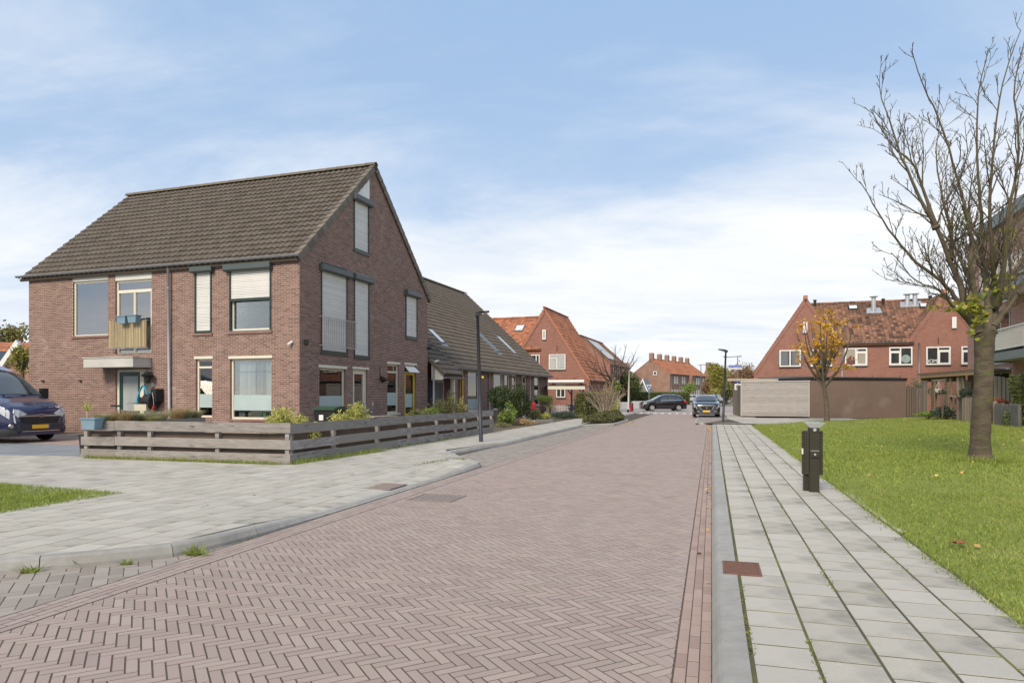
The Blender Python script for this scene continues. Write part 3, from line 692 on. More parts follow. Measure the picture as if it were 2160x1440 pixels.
# front strip by the garages
fr = empty('garage_footway'); tag(fr, kind='structure')
mb = MB(); mb.poly([rd(35.3, -.4, .09), rd(33.2, 9.3, .09), (24.5, 40, .09), (22, 46, .09), rd(41, 5.0, .09), rd(56, 3.0, .09), rd(56, .9, .09), rd(41, .9, .09)])
mb.build('footway_bed', M_joint, fr)
its = flat_items(tiles(33, 56, 9.5, -.5, .30), CH(tuple(rd(35.35, -.38))[:2], tuple(rd(33.25, 9.2))[:2], (20, 40.5), (12.9, 41.5), tuple(rd(41.6, .9))[:2]), .1, .003, .012, zf=lambda x, y: .1)
its += flat_items(tiles(41.6, 56, 2.7, .85, .30), shp(41.7, 56, .9, 2.6), .1, .003, .012, zf=lambda x, y: .1)
place_pieces(fr, 'slab', 'slab_paving', [], its, M_slab, 150)
bk = empty('right_bay'); tag(bk, kind='structure')
its = flat_items(rows(35, 56, [-.7 + .105 * i for i in range(17)], .21, .105), shp(35.7, 55.8, -.75, .95), .055, .003, .012)
place_pieces(bk, 'brick', 'brick_paving', [boxproto(.204, .099, .012)], its, M_bayb, 60)
mb = MB(); mb.poly([rd(35.5, -.8, .043), rd(35.5, 1, .043), rd(56, 1, .043), rd(56, -.8, .043)]); mb.build('bay_bed', M_joint, bk)

# --- lawns
def lawn(name, poly, z, st, edge=.05):
    hp = halfplanes(poly); xs = [p[0] for p in poly]; ys = [p[1] for p in poly]; mb = MB(); cache = {}
    def hz(x, y):
        d = min(c - a * x - b * y for a, b, c in hp); k = min(1, max(0, d) / .35)
        return z + k * (edge + .025 * math.sin(x * .9 + y * .4) + .015 * math.sin(x * 2.1 - y * 1.3))
    x = min(xs)
    while x < max(xs):
        y = min(ys)
        while y < max(ys):
            q = [(x, y), (x + st, y), (x + st, y + st), (x, y + st)]
            for a, b, c in hp:
                q = clip(q, a, b, c)
                if len(q) < 3: break
            if len(q) >= 3: mb.poly([(p[0], p[1], hz(*p)) for p in q])
            y += st
        x += st
    o = mb.build(name, M_lawn, smooth=True); tag(o, kind='structure'); return hp, hz
def blades(name, pts, h, w, matl, lean=.6, z=None, label=None, kind='stuff', cat='grass', parent=None):
    """pts (n,3) -> one triangle blade each"""
    n = len(pts); th = rng.rand(n) * 2 * np.pi; hh = h * (.5 + rng.rand(n)); ww = w * (.6 + .8 * rng.rand(n)); ph = rng.rand(n) * 2 * np.pi; ln = rng.rand(n) * lean * hh
    d = np.stack([np.cos(th), np.sin(th), np.zeros(n)], 1) * ww[:, None] / 2; tip = pts + np.stack([np.cos(ph) * ln, np.sin(ph) * ln, hh], 1)
    v = np.stack([pts - d, pts + d, tip], 1).reshape(-1, 3); f = np.arange(3 * n).reshape(-1, 3)
    me = npmesh(name, v, f, matl, rng.rand(n)); o = link(name, me, parent); tag(o, label, cat, kind=kind); return o
def scatter(hp, hz, dens, y0, y1, x0, x1):
    n = int((x1 - x0) * (y1 - y0) * dens); p = np.stack([x0 + rng.rand(n) * (x1 - x0), y0 + rng.rand(n) * (y1 - y0)], 1); k = np.ones(n, bool)
    for a, b, c in hp: k &= (a * p[:, 0] + b * p[:, 1] <= c + .03)
    k &= np.abs(p[:, 0]) < p[:, 1] * .78 + .3
    p = p[k]; s_ = p[:, 0] * RS + p[:, 1] * RC
    z = np.array([hz(x, y) for x, y in p]) if len(p) else np.zeros(0)
    return np.column_stack([p, z])
LR = [tuple(rd(-1, 1.74))[:2], (11.05, 31.5), (16, 35.6), (23.9, 41.4), (45, 42.5), (45, -1)]
hpR, hzR = lawn('right_lawn', LR, .085, .6)
P = np.vstack([scatter(hpR, hzR, 2600, 3, 9, 2, 8), scatter(hpR, hzR, 1300, 9, 16, 3, 13), scatter(hpR, hzR, 420, 16, 28, 5, 22), scatter(hpR, hzR, 160, 28, 42.5, 9, 33)])
mk_ = P[:, 1] + rng.randn(len(P)) * 1.6 < 12.5; near = P[mk_]; far = P[~mk_]
blades('lawn_grass', near, .026, .008, M_blade, 1.3, label='short green grass of the large lawn by the footway')
blades('lawn_grass', far, .045, .016, M_blade, 1.0, label='mown grass farther up the large lawn')
tip = gp(255, 1040, .1); gl = [(tip.x, tip.y), (-7.84, 10.45), (-12, 12.1), (-13, 7), (-6.15, 6.9)]
hpL, hzL = lawn('left_lawn', gl, .09, .5, .04)
P = scatter(hpL, hzL, 2600, 6.5, 12.2, -9.5, -5.2)
blades('lawn_grass', P, .04, .009, M_blade, 1.0, label='small patch of lawn at the left edge')
# moss and grass in the joints of the right footway
pts = []
for i in range(6):
    n_ = .206 + .307 * i - .004
    for _ in range(1500 if i in (0, 1, 2, 5) else 800):
        s_ = 2.5 + 29 * rng.rand() ** 1.5
        if math.sin(s_ * 1.7 + i * 2.3) + .8 * math.sin(s_ * .6 + i) > (-.1 if i in (1, 2, 4, 5) else .7):
            p = rd(s_, n_ + rng.randn() * (.006 if i < 5 else .014)); pts.append((p.x, p.y, .094))
blades('joint_moss', np.array(pts), .014, .016, M_moss, 2.2, label='moss and tiny grass in the footway joints')
pts = []
for t in np.linspace(0, 1, 3000):
    s_ = 2.6 + 30 * t
    if rng.rand() < .75: p = rd(s_, 1.78 + rng.randn() * .05 + .05 * math.sin(s_ * 2.2) * math.sin(s_ * .83)); pts.append((p.x, p.y, .095))
blades('verge_grass', np.array(pts), .05, .010, M_blade, 1.3, label='ragged grass overhanging the footway edge')
def along(a, b, n, spread, z): return np.array([[a[0] + (b[0] - a[0]) * t + rng.randn() * spread, a[1] + (b[1] - a[1]) * t + rng.randn() * spread, z] for t in rng.rand(n)])
P = along((FL.x + .15, FL.y - .06), (FC.x - .2, FC.y - .06), 2600, .035, .095)
blades('grass_strip', P, .075, .009, M_blade, .8, label='dark grass strip at the foot of the front fence')
P = np.vstack([along((FC.x + .05, FC.y - .05), (FC.x + 1.2, FC.y + 3.2), 1100, .06, .095), along((FC.x + 1.2, FC.y + 3.2), (FR.x, FR.y), 250, .04, .095)])
blades('grass_strip', P, .10, .010, M_blade, .8, label='grass tufts at the foot of the side fence')
P = np.vstack([along(rd(3, .02)[:2], rd(16, .02)[:2], 500, .012, .0), along(LP(6.6), LP(13), 120, .01, .0), along((-1.3, 14.5), (-1.9, 13.2), 200, .07, .1), along((-1.0, 14.3), (-1.2, 14.8), 120, .07, .1)])
blades('kerb_moss', P, .02, .012, M_moss, 1.5, label='moss along the kerb and on its corner')
# weeds at the foot of the left kerb
def weed(px, py, r, n, lab):
    c = gp(px, py, 0); P = np.array([[c.x + rng.randn() * r * .5, c.y + rng.randn() * r * .25, 0.0] for _ in range(n)])
    o = blades('weed', P, r * .8, .018, M_blade, 2.2, label=lab, cat='weed', kind=None); o['group'] = 'weeds growing at the kerb'
weed(160, 1192, .09, 60, 'bushy green weed against the kerb face, middle of the three'); weed(265, 1190, .05, 30, 'small yellowish weed against the kerb face beside the bushy one')
weed(62, 1207, .08, 40, 'flat weed at the kerb nearest the left edge'); weed(410, 1170, .10, 70, 'spreading weed where the kerb bends into the road')
# fallen leaves
M_leafo = mat('fallen_leaf', (0.45, 0.20, 0.06), (0.50, 0.38, 0.12), 1.0, 0.8, rv=.4, rhue=(0.55, 0.42, 0.16))
def flatleaves(name, P, sz, matl, label, tilt=.4, kind='stuff', parent=None):
    n = len(P); s_ = sz * (.6 + .8 * rng.rand(n)); th = rng.rand(n) * 6.28; a = np.stack([np.cos(th), np.sin(th), rng.randn(n) * tilt], 1) * s_[:, None]; b = np.stack([-np.sin(th), np.cos(th), rng.randn(n) * tilt], 1) * s_[:, None] * .8
    v = np.stack([P - a, P - b, P + a, P + b], 1).reshape(-1, 3); f = np.arange(4 * n).reshape(-1, 4)
    o = link(name, npmesh(name, v, f, matl, rng.rand(n)), parent); tag(o, label, 'leaves', kind=kind); return o
n = 1500; q = np.stack([3 + rng.rand(n) * 25, 4 + 37 * rng.rand(n) ** .6], 1); q = np.array([p for p in q if all(a * p[0] + b * p[1] < c - .1 for a, b, c in hpR)])
flatleaves('fallen_leaves', np.column_stack([q, [hzR(*p) + .028 for p in q]]), .027, M_leafo, 'yellow and orange leaves scattered on the large lawn')
P = np.vstack([along(rd(28, -.08)[:2], rd(33.5, -.1)[:2], 90, .03, .012), along(rd(5, -.05)[:2], rd(28, -.05)[:2], 25, .03, .012), along(LP(33.4, -4.4), LP(38.5, -4.3), 60, .1, .012)])
flatleaves('fallen_leaves', P, .03, M_leafo, 'brown leaves blown into the gutters')
M_redleaf = mat('red_leaf', (0.22, 0.035, 0.02), (0.28, 0.09, 0.04), 8, 0.6, bump=.5)
rl = gp(2020, 1156, .12); mb = MB()
for k in range(9):
    th = k * .75; c = Vector((rl.x + .02 * math.cos(th), rl.y + .012 * math.sin(th), hzR(rl.x, rl.y) + .035)); a = Vector((math.cos(th), math.sin(th), .35 + .2 * (k % 2))); b = Vector((-math.sin(th), math.cos(th), .1 * (k % 3)))
    mb.poly([c, c + a * .028 + b * .018, c + a * .055, c + a * .03 - b * .018])
tag(mb.build('fallen_leaf', M_redleaf), 'curled dark red leaf lying on the near lawn', 'leaf')

# --- grates and manhole
def grate(px0, px1, py0, py1, z, m_, lab, group, rails=9):
    c = gp((px0 + px1) / 2, (py0 + py1) / 2, z); s_, n_ = sn(c.x, c.y); root = empty('drain_cover', (c.x, c.y, z + .004), math.atan2(RC, RS), lab, 'drain cover', group)
    w = (px1 - px0) * c.y / F * .5; l = abs(gp(CX, py0, z).y - gp(CX, py1, z).y) * .5; l = min(max(l, .15), .3); w = min(max(w * .92, .13), .3)
    mb = MB(); mb.box(-l, l, -w, w, -.01, 0); mb.box(-l, l, -w, -w + .02, 0, .006); mb.box(-l, l, w - .02, w, 0, .006); mb.box(-l, -l + .02, -w + .02, w - .02, 0, .006); mb.box(l - .02, l, -w + .02, w - .02, 0, .006); mb.build('frame', m_, root)
    for i in range(rails):
        x = -l + .03 + (2 * l - .06) * (i + .5) / rails; mb = MB(); mb.box(x - .005, x + .005, -w + .022, w - .022, -.004, .004); mb.build('bar', m_, root)
    return root
M_rust = mat('rusty_iron', (0.20, 0.10, 0.07), (0.13, 0.08, 0.07), 14, 0.8, 0.6, 60)
M_iron = mat('brown_iron', (0.27, 0.225, 0.205), (0.21, 0.175, 0.16), 14, 0.8, 0.6, 60)
grate(1523, 1605, 1185, 1213, .102, M_rust, 'rusty ribbed drain cover set in the right kerb', 'street drain covers')
grate(765, 848, 1019, 1032, .052, M_iron, 'grey-brown drain cover in the left footway by the kerb', 'street drain covers')
c = gp(921, 1050, 0.002); man = empty('manhole_cover', (c.x, c.y, .003), math.atan2(RC, RS), 'round iron manhole cover in a square frame in the road', 'manhole cover')
mb = MB(); mb.box(-.33, .33, -.33, .33, -.004, .001); mb.box(-.33, .33, -.33, -.30, .001, .006); mb.box(-.33, .33, .30, .33, .001, .006); mb.box(-.33, -.30, -.30, .30, .001, .006); mb.box(.30, .33, -.30, .30, .001, .006); mb.build('frame', M_iron, man)
mb = MB(); mb.lathe([(0, .006), (.27, .006), (.285, .002)], 28)
for i in range(5):
    for j in range(5):
        if (i - 2) ** 2 + (j - 2) ** 2 < 7: mb.cbox(((i - 2) * .1, (j - 2) * .1, .008), (.05, .05, .006))
mb.build('lid', M_iron, man)
# ================================================================== THE CORNER HOUSE
ZB = .1
hroot = empty('corner_house', (-6.73, 21.62, ZB), ANG, 'large brown brick corner house with a steep brown tiled roof and white shutters', 'house')
W_, D_ = 11.98, 9.15; EA, RI = 5.80, 10.02
front = Pl(-6.73, 21.62, tuple(U), ZB); gab = Pl(-6.73, 21.62, tuple(V), ZB)
def FR_(x0, y0, x1, y1): return front.rect(x0, y0, x1, y1)
def GR_(x0, y0, x1, y1): return gab.rect(x0, y0, x1, y1)
ff, gf = front_wf(0), side_wf(0)
F1 = FR_(153.6, 592, 228, 709); F1p = FR_(153.6, 579, 228, 592)
F2 = FR_(243.5, 590, 320, 747)
F3 = FR_(411.5, 569, 447, 703); F4 = FR_(484.5, 562, 572.5, 699)
G1 = FR_(244, 778, 318, 899); G2 = FR_(413, 757, 447.5, 880); G3 = FR_(485.5, 756, 572.5, 884)
def toeave(h): return (h[0], h[1], h[2], EA - .02)
fh = [toeave(F1), toeave(F2), F3, toeave(F4), (G1[0], G1[1], 0, G1[3]), G2, G3]
profF = [(0, -W_, 0), (EA, -W_, 0)]
w = wall_sheet(hroot, ff, profF, fh, M_mortar, rmat=M_brick); bricks_on(w, ff, profF, fh, M_brick, 300)
for o in [c for c in bpy.data.objects if c.parent == w]: pass
S1_ = GR_(676.5, 560, 732.5, 746); S2_ = GR_(746, 579, 778.5, 754.5); S3_ = GR_(745.8, 420, 778, 533); S4_ = GR_(855.3, 616, 880, 714)
W1 = GR_(673.5, 777, 729, 884); D1 = GR_(744, 779, 775.5, 900); W2 = GR_(817, 768, 842, 871); W3 = GR_(853.5, 770, 877, 878)
slp = (RI - EA) / (D_ / 2)
profG = [(0, 0, D_), (EA, 0, D_), (RI, D_ / 2 - .02, D_ / 2 + .02)]
def GT(z): return (z - EA) / slp
s3t = RI - .45
gh = [S1_, S2_, (S3_[0], S3_[1], S3_[2], S3_[3]), S4_, W1, (D1[0], D1[1], 0, D1[3]), W2, W3]
w2 = wall_sheet(hroot, gf, profG, gh, M_mortar, rmat=M_brick); bricks_on(w2, gf, profG, gh, M_brick, 300)
# hidden walls, plain
mb = MB(); mb.poly([(-W_, 0, 0), (-W_, D_, 0), (-W_, D_, EA), (-W_, D_ / 2, RI), (-W_, 0, EA)]); mb.poly([(-W_, D_, 0), (0, D_, 0), (0, D_, EA), (-W_, D_, EA)]); mb.build('wall', M_brick, hroot)
# roof: front plane with every tile, back plane
L_ = math.hypot(D_ / 2, RI - EA); ds = Vector((0, D_ / 2, RI - EA)).normalized(); dsb = Vector((0, -D_ / 2, RI - EA)).normalized()
ov = .22
tile_roof(hroot, Vector((-W_ - .28, 0, EA)) - ds * ov, (1, 0, 0), ds, W_ + .30, L_ + ov, .235, .345, M_tile, 300, amp=.065, waves=1, nseg=8, lift=.045)
tile_roof(hroot, Vector((.02, D_, EA)) - dsb * .35, (-1, 0, 0), dsb, W_ + .30, L_ + .35, .30, .345, M_tile, 0, amp=.04, nseg=8)
caps(hroot, (-W_ - .3, D_ / 2, RI + .09), (.1, D_ / 2, RI + .09), .125, .42, M_ridge, n=8)
M_verge = mat('verge_tile_grey', (0.20, 0.175, 0.145), (0.14, 0.12, 0.10), 2.5, 0.85, 0.6, 40, rv=.2)
# verge tiles, hooked over the gable
def verge(parent, p0, p1, ln, out, matl, wd=.17, hd=.16, name='verge_tile'):
    p0 = Vector(p0); p1 = Vector(p1); d = (p1 - p0); L = d.length; d.normalize(); k = round(L / ln); l = L / k; out = Vector(out); up = out.cross(d).normalized()
    if up.z < 0: up = -up
    v, f = [], []
    mb = MB(); mb.prism([(-.02, -wd, .035), (-.02, .05, .045), (-.02, .05, -hd + .02), (-.02, .03, -hd + .02), (-.02, .03, .02), (-.02, -wd, .01)], (l + .03, 0, -.03))
    items = []
    for i in range(k):
        o = p0 + d * (i * l); o = o + up * random.uniform(0, .004)
        items.append((wdist(parent, o), 0, Matrix(((d.x, out.x, up.x, o.x), (d.y, out.y, up.y, o.y), (d.z, out.z, up.z, o.z), (0, 0, 0, 1)))))
    place_pieces(parent, name, name + 's', [(mb.v, mb.f)], items, matl, 300)
verge(hroot, Vector((.03, 0, EA + .10)) - ds * ov, (.03, D_ / 2, RI + .10), .345, (1, 0, 0), M_verge, hd=.21)
verge(hroot, Vector((.03, D_, EA + .08)) - dsb * .35, (.03, D_ / 2, RI + .10), .345, (1, 0, 0), M_verge, hd=.21)
gutter(hroot, (-W_ - .38, -.20, EA - .02), (.08, -.20, EA - .02), .06)
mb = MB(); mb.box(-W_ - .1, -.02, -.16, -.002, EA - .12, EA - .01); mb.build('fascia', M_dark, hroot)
px = front(361, 700)[0]; mb = downpipe(hroot, (px, -.13, EA - .10), (px, -.07, .0), .045)
# corner brick end detail (small toothing at the two joints of the gable wall)
# --- shutters
def shutter(parent, wf, t0, t1, z0, z1, boxh=.22, full=1.0, name='roller_shutter', lab=None, slat=.052, bx=.18, inside=True, over=(.10, .10), zbox=None, open_below=None):
    mb = MB(); g_ = .05; zt = z1 - boxh + .02; zb = z0 if open_below is None else open_below
    mb.box(t0, t0 + g_, -.06, .035, z0, zt); mb.box(t1 - g_, t1, -.06, .035, z0, zt); mb.box(t0 + g_, t1 - g_, -.05, .03, zb, zb + .09)
    o = mb.build(name, M_green, parent, xf=wf, flip=True)
    zb += .09; n = max(1, round((zt - zb) / slat)); h = (zt - zb) / n; me = None
    for i in range(n):
        m_ = MB(); z = zb + h * (i + .5); m_.cr = random.random()
        m_.add([(t0 + g_, -.03, z - h / 2), (t1 - g_, -.03, z - h / 2), (t1 - g_, -.008, z - h * .38), (t0 + g_, -.008, z - h * .38), (t0 + g_, -.006, z + h * .36), (t1 - g_, -.006, z + h * .36), (t1 - g_, -.03, z + h / 2), (t0 + g_, -.03, z + h / 2)],
               [(0, 1, 2, 3), (3, 2, 5, 4), (4, 5, 6, 7)]); m_.build('slat', M_shut, o, xf=wf, flip=True)
    m_ = MB(); a, b = t0 - over[0], t1 + over[1]; m_.prism([(a, .004, z1 - boxh), (a, bx * .75, z1 - boxh), (a, bx, z1 - boxh * .8), (a, bx, z1 - .05), (a, bx * .8, z1), (a, .004, z1)], (b - a, 0, 0)); m_.build('shutter_box', M_shbox, o, xf=wf, flip=True)
    return o
M_shbox = mat('shutter_box_paint', (0.062, 0.080, 0.080), (0.075, 0.092, 0.092), 2, 0.4, spec=0.5)
for h, bt in ((S1_, 558), (S2_, 577), (S3_, 409), (S4_, 611)):
    zt = gab(*{558: (684, 556), 577: (755, 577), 409: (752, 409), 611: (862, 611)}[bt])[1] - .04
    shutter(hroot, gf, h[0], h[1], h[2], zt, boxh=.24)
z4 = front(480, 553)[1]
shutter(hroot, ff, F3[0], F3[1], F3[2], EA - .13, boxh=.22, over=(.08, .12))
shutter(hroot, ff, F4[0], F4[1], front(528, 634)[1], EA - .13, boxh=.26, over=(.14, .06))
f4w = window(hroot, ff, F4[0] + .03, F4[1], F4[2] + .04, EA - .1, M_cream, depth=.13, gm=M_glass, sill=.04)
mb = MB()
for i in range(14): mb.box(F4[0] + .16, F4[1] - .1, -.30, -.27, F4[2] + .14 + i * .072, F4[2] + .19 + i * .072)
mb.build('roller_blind', mat('dark_blind', (0.06, 0.062, 0.065), (0.10, 0.10, 0.105), 1, .8), f4w, xf=ff, flip=True)
def solid(parent, wf, name, m_, boxes):
    mb = MB()
    for b in boxes: mb.box(*b)
    return mb.build(name, m_, parent, xf=wf, flip=True)
solid(hroot, ff, 'shutter_side_rail', M_green, [(F4[0], F4[0] + .05, -.02, .035, F4[2] + .02, front(528, 634)[1]), (F4[1] - .05, F4[1], -.02, .035, F4[2] + .02, front(528, 634)[1])])
for h in (F3, F4): solid(hroot, ff, 'sill', M_brick, [(h[0] - .08, h[1] + .04, -.02, .05, h[2] - .07, h[2] - .004)])
for h in (S1_, S2_, S3_, S4_): solid(hroot, gf, 'sill', M_green, [(h[0] - .02, h[1] + .02, -.02, .05, h[2] - .06, h[2] - .002)])
# white triangle over the top shutter
zt3 = gab(752, 409)[1] - .04; za = EA + slp * S3_[0]; zb_ = EA + slp * S3_[1]
mb = MB(); mb.prism([(S3_[0], .03, zt3 + .01), (S3_[1], .03, zt3 + .01), (S3_[1], .03, min(zb_, RI) - .12), (S3_[0], .03, max(za - .12, zt3 + .03))], (0, -.04, 0)); mb.build('gable_panel', M_white, hroot, xf=gf, flip=True)
# --- upper front windows
M_panel = mat('white_panel', (0.60, 0.60, 0.57), (0.52, 0.52, 0.49), 1.5, .6)
solid(hroot, ff, 'panel', M_panel, [(F1[0] - .03, F1[1], -.10, .0, F1[3] + .0, EA - .02)])
solid(hroot, ff, 'panel', M_panel, [(F2[0] - .03, F2[1], -.10, .0, F2[3] + .0, EA - .02)])
M_wall_in = mat('room_wall', (0.50, 0.50, 0.46), None, rough=.9)
f1 = window(hroot, ff, F1[0], F1[1], F1[2], F1[3], M_cream, gm=M_skyglass, depth=.12, sill=.05, lin=M_brick)
solid(f1, ff, 'bright_room_plane', M_wall_in, [(F1[0] + .18, F1[0] + .82, -.30, -.28, F1[2] + .1, F1[2] + 1.3)])  # added white plane standing in for the bright view through the room
fz0 = F2[2]; tr_ = (front(280, 612)[1] - fz0) / (F2[3] - fz0)
f2 = window(hroot, ff, F2[0], F2[1], fz0, F2[3], M_cream, gm=M_skyglass, depth=.12, trans=(tr_,), sash=((.03, .505, .01, tr_ - .01), (.495, .97, .01, tr_ - .01)))
# juliet balcony with reed screen
bz0, bz1 = front(280, 735)[1], front(280, 677)[1]
r_ = .012; b0, b1 = F2[0] - .12, F2[1] + .02
bal = solid(hroot, ff, 'balcony_rail', M_zinc, [(b0, b1, .17, .20, bz1 - .03, bz1), (b0, b1, .17, .20, bz0 - .02, bz0 + .01), (b0, b0 + .02, .0, .17, bz1 - .03, bz1), (b0, b0 + .02, .0, .17, bz0 - .02, bz0 + .01)])
mr = mat('reed', (0.45, 0.36, 0.22), (0.34, 0.27, 0.16), 6, .85, rv=.3, rhue=(0.5, 0.42, 0.28))
n = 74
for i in range(n):
    mb = MB(); t = b0 + .05 + (b1 - b0 - .07) * (i + .5) / n; a = random.uniform(-.012, .012); mb.cr = random.random(); mb.tube([(t, .215 + random.uniform(0, .01), bz0 + .02), (t + a, .215, bz1 + random.uniform(-.06, .05))], .009, 5); mb.build('reed', mr, bal, xf=ff, flip=True)
# --- ground floor front: door, canopy
cz0, cz1 = front(265, 776)[1], front(265, 756)[1]; c0, c1 = front(216, 760)[0] + .12, G1[1] + .03
mb = MB(); mb.box(c0 - .1, c1, .0, .75, cz0, cz1 - .02); mb.box(c0 - .13, c1 + .03, .0, .78, cz1 - .02, cz1 + .01)
can = mb.build('door_canopy', mat('canopy_paint', (0.55, 0.55, 0.52), (0.42, 0.42, 0.39), 1.0, .6), hroot, xf=ff, flip=True)
dt = front(292.5, 820)[0]
fw_ = solid(hroot, ff, 'door_frame', M_cream, [(G1[0], G1[0] + .1, -.14, -.06, 0, G1[3]), (dt, dt + .17, -.14, -.055, 0, G1[3] - .08), (G1[0] + .1, G1[1], -.14, -.06, G1[3] - .1, G1[3]), (G1[1] - .04, G1[1], -.14, -.06, 0, G1[3] - .1)])
a, b = G1[0] + .1, dt; zt = G1[3] - .1
door = solid(hroot, ff, 'front_door', M_doorgreen, [(a, a + .13, -.13, -.08, .02, zt), (b - .12, b, -.13, -.08, .02, zt), (a + .13, b - .12, -.13, -.08, zt - .14, zt), (a + .13, b - .12, -.13, -.08, .02, .12), (a + .13, b - .12, -.13, -.08, .62, .80)])
mgl = mat('frosted_glass', (0.30, 0.33, 0.335), (0.40, 0.42, 0.43), 1.2, .3, stretch=(2, 2, .4))
solid(door, ff, 'pane', mgl, [(a + .13, b - .12, -.115, -.10, .80, zt - .14)]); solid(door, ff, 'pane', mgl, [(a + .13, b - .12, -.115, -.10, .12, .62)])
solid(door, ff, 'handle', M_black, [(b - .02, b + .07, -.08, -.03, 1.02, 1.30)])
solid(hroot, ff, 'side_panel', mat('dark_panel', (0.12, 0.13, 0.13), (0.17, 0.18, 0.18), 1, .3), [(dt + .17, G1[1] - .04, -.12, -.09, .0, zt)])
g2 = window(hroot, ff, G2[0], G2[1], G2[2], G2[3], depth=.13, trans=(.86,), film=(.05 + .12, .40), lining=.09, curtain=((.1, 1, .45, mat('lace', (0.10, 0.10, 0.115), (0.22, 0.22, 0.24), 22, .9)),))
g3 = window(hroot, ff, G3[0], G3[1], G3[2], G3[3], depth=.13, film=(.145, .40), lining=.09, sill=.04, lin=M_brick, curtain=((.10, .50, .36, M_curt), (.52, .72, .36, mat('grey_lace', (0.24, 0.245, 0.26), None, rough=.9)), (.74, .93, .36, M_curt)))
mb = MB(); mb.cyl((G3[0] + .15, -.2, G3[3] - .42), (G3[1] - .1, -.2, G3[3] - .42), .012, n=6); mb.build('curtain_rod', M_black, g3, xf=ff, flip=True)
for i in range(5): mb = MB(); mb.cyl((G3[0] + .22 + i * .05, -.2, G3[2] + .08), (G3[0] + .21 + i * .05, -.2, G3[2] + .22), .012, .008, 6); mb.build('white_bottle', M_white, g3, xf=ff, flip=True)
mb = MB(); mb.cyl((G3[1] - .42, -.22, G3[2] + .07), (G3[1] - .42, -.22, G3[2] + .2), .06, .085, 10); mb.build('flower_pot', mat('mint_pot', (0.12, 0.42, 0.28)), g3, xf=ff, flip=True)
mb = MB(); mb.cyl((G3[0] + .62, -.22, G3[2] + .07), (G3[0] + .62, -.22, G3[2] + .2), .05, .06, 10); mb.build('flower_pot', mat('ochre_pot', (0.42, 0.33, 0.08)), g3, xf=ff, flip=True)
# --- gable ground floor
w1 = window(hroot, gf, W1[0], W1[1], W1[2], W1[3], depth=.13, film=(.12, .46), lining=.10, sill=.04, lin=M_brick, curtain=((.05, .28, .46, M_curt), (.30, .55, .46, MATS['grey_lace']), (.56, .86, .46, M_curt)))
d1 = window(hroot, gf, D1[0], D1[1], .0, D1[3], depth=.13, fw=.10, lining=.09, sash=((.12, .88, .02, .96),), curtain=((.1, .9, .3, MATS['grey_lace']),))
w2_ = window(hroot, gf, W2[0], W2[1], W2[2], W2[3], depth=.13, trans=(.84,), film=(.16, .42), lining=.09, sill=.04, lin=M_cream)
w3_ = window(hroot, gf, W3[0], W3[1], W3[2], W3[3], depth=.13, trans=(.86,), film=(.18, .44), lining=.09, sill=.04, lin=M_cream)
a, b = W3[0] + .065, W3[1] - .065; z0, z1 = W3[2] + .05, W3[2] + (W3[3] - W3[2]) * .86 - .035
solid(w3_, gf, 'casement', M_yellow, [(a, a + .07, -.07, -.03, z0, z1), (b - .07, b, -.07, -.03, z0, z1), (a + .07, b - .07, -.07, -.03, z0, z0 + .09), (a + .07, b - .07, -.07, -.03, z1 - .08, z1)])
mb = MB(); zt = W3[3] - .06; mb.prism([(a, -.05, zt), (a, .20, zt - .26), (a, .23, zt - .24), (a, -.02, zt + .01)], (b - a, 0, 0)); mb.build('top_vent', M_white, w3_, xf=gf, flip=True)
# juliet rail on the gable
a, b = gab(672, 670)[0] - .0, gab(744, 680)[0]; z1 = gab(700, 672)[1]; z0 = gab(700, 731)[1]
bars = [(a, b, .13, .155, z1 - .012, z1 + .012), (a, b, .13, .155, z0 - .012, z0 + .012), (a, a + .02, .0, .13, z1 - .01, z1 + .01), (a, a + .02, 0, .13, z0 - .01, z0 + .01), (b - .02, b, 0, .13, z1 - .01, z1 + .01), (b - .02, b, 0, .13, z0 - .01, z0 + .01)]
mgalv = mat('galvanised', (0.50, 0.46, 0.44), (0.40, 0.38, 0.37), 5, .5, metal=.3)
gr = solid(hroot, gf, 'balcony_rail', mgalv, bars)
for i in range(19):
    t = a + .02 + (b - a - .04) * i / 18; solid(gr, gf, 'bar', mgalv, [(t - .006, t + .006, .136, .148, z0, z1)])
# small fixtures
c = front(618, 724); mb = MB(); mb.cyl((c[0], .04, c[1] + .05), (c[0] - .10, .14, c[1] - .05), .035, n=10); mb.box(c[0] - .02, c[0] + .02, .0, .06, c[1] + .02, c[1] + .08); mb.build('security_camera', M_white, hroot, xf=ff, flip=True)
c = gab(643, 722); mb = MB(); mb.box(c[0] - .02, c[0] + .1, .012, .06, c[1] - .09, c[1] + .09); mb.cbox((c[0] - .05, .12, c[1]), (.06, .1, .08)); mb.build('security_lamp', M_black, hroot, xf=gf, flip=True)
c = gab(901, 733); mb = MB(); mb.box(c[0] - .05, c[0] + .05, .012, .2, c[1] - .08, c[1] + .02); mb.cyl((c[0], .2, c[1]), (c[0], .2, c[1] + .15), .01, n=6); mb.build('security_lamp', M_black, hroot, xf=gf, flip=True)
c = gab(803, 801); mb = MB(); mb.lathe([(.02, .0), (.06, .06), (.16, .2)], 14, Matrix.Translation((c[0], .05, c[1] - .1)) @ Matrix.Rotation(R(-35), 4, 'X')); mb.cyl((c[0] - .1, .02, c[1] + .5), (c[0] - .06, .03, c[1]), .01, n=6); mb.box(c[0] + .1, c[0] + .3, .05, .08, c[1] - .05, c[1] + .0); mb.build('wall_lamp', mat('brown_metal', (0.055, 0.035, 0.03)), hroot, xf=gf, flip=True)
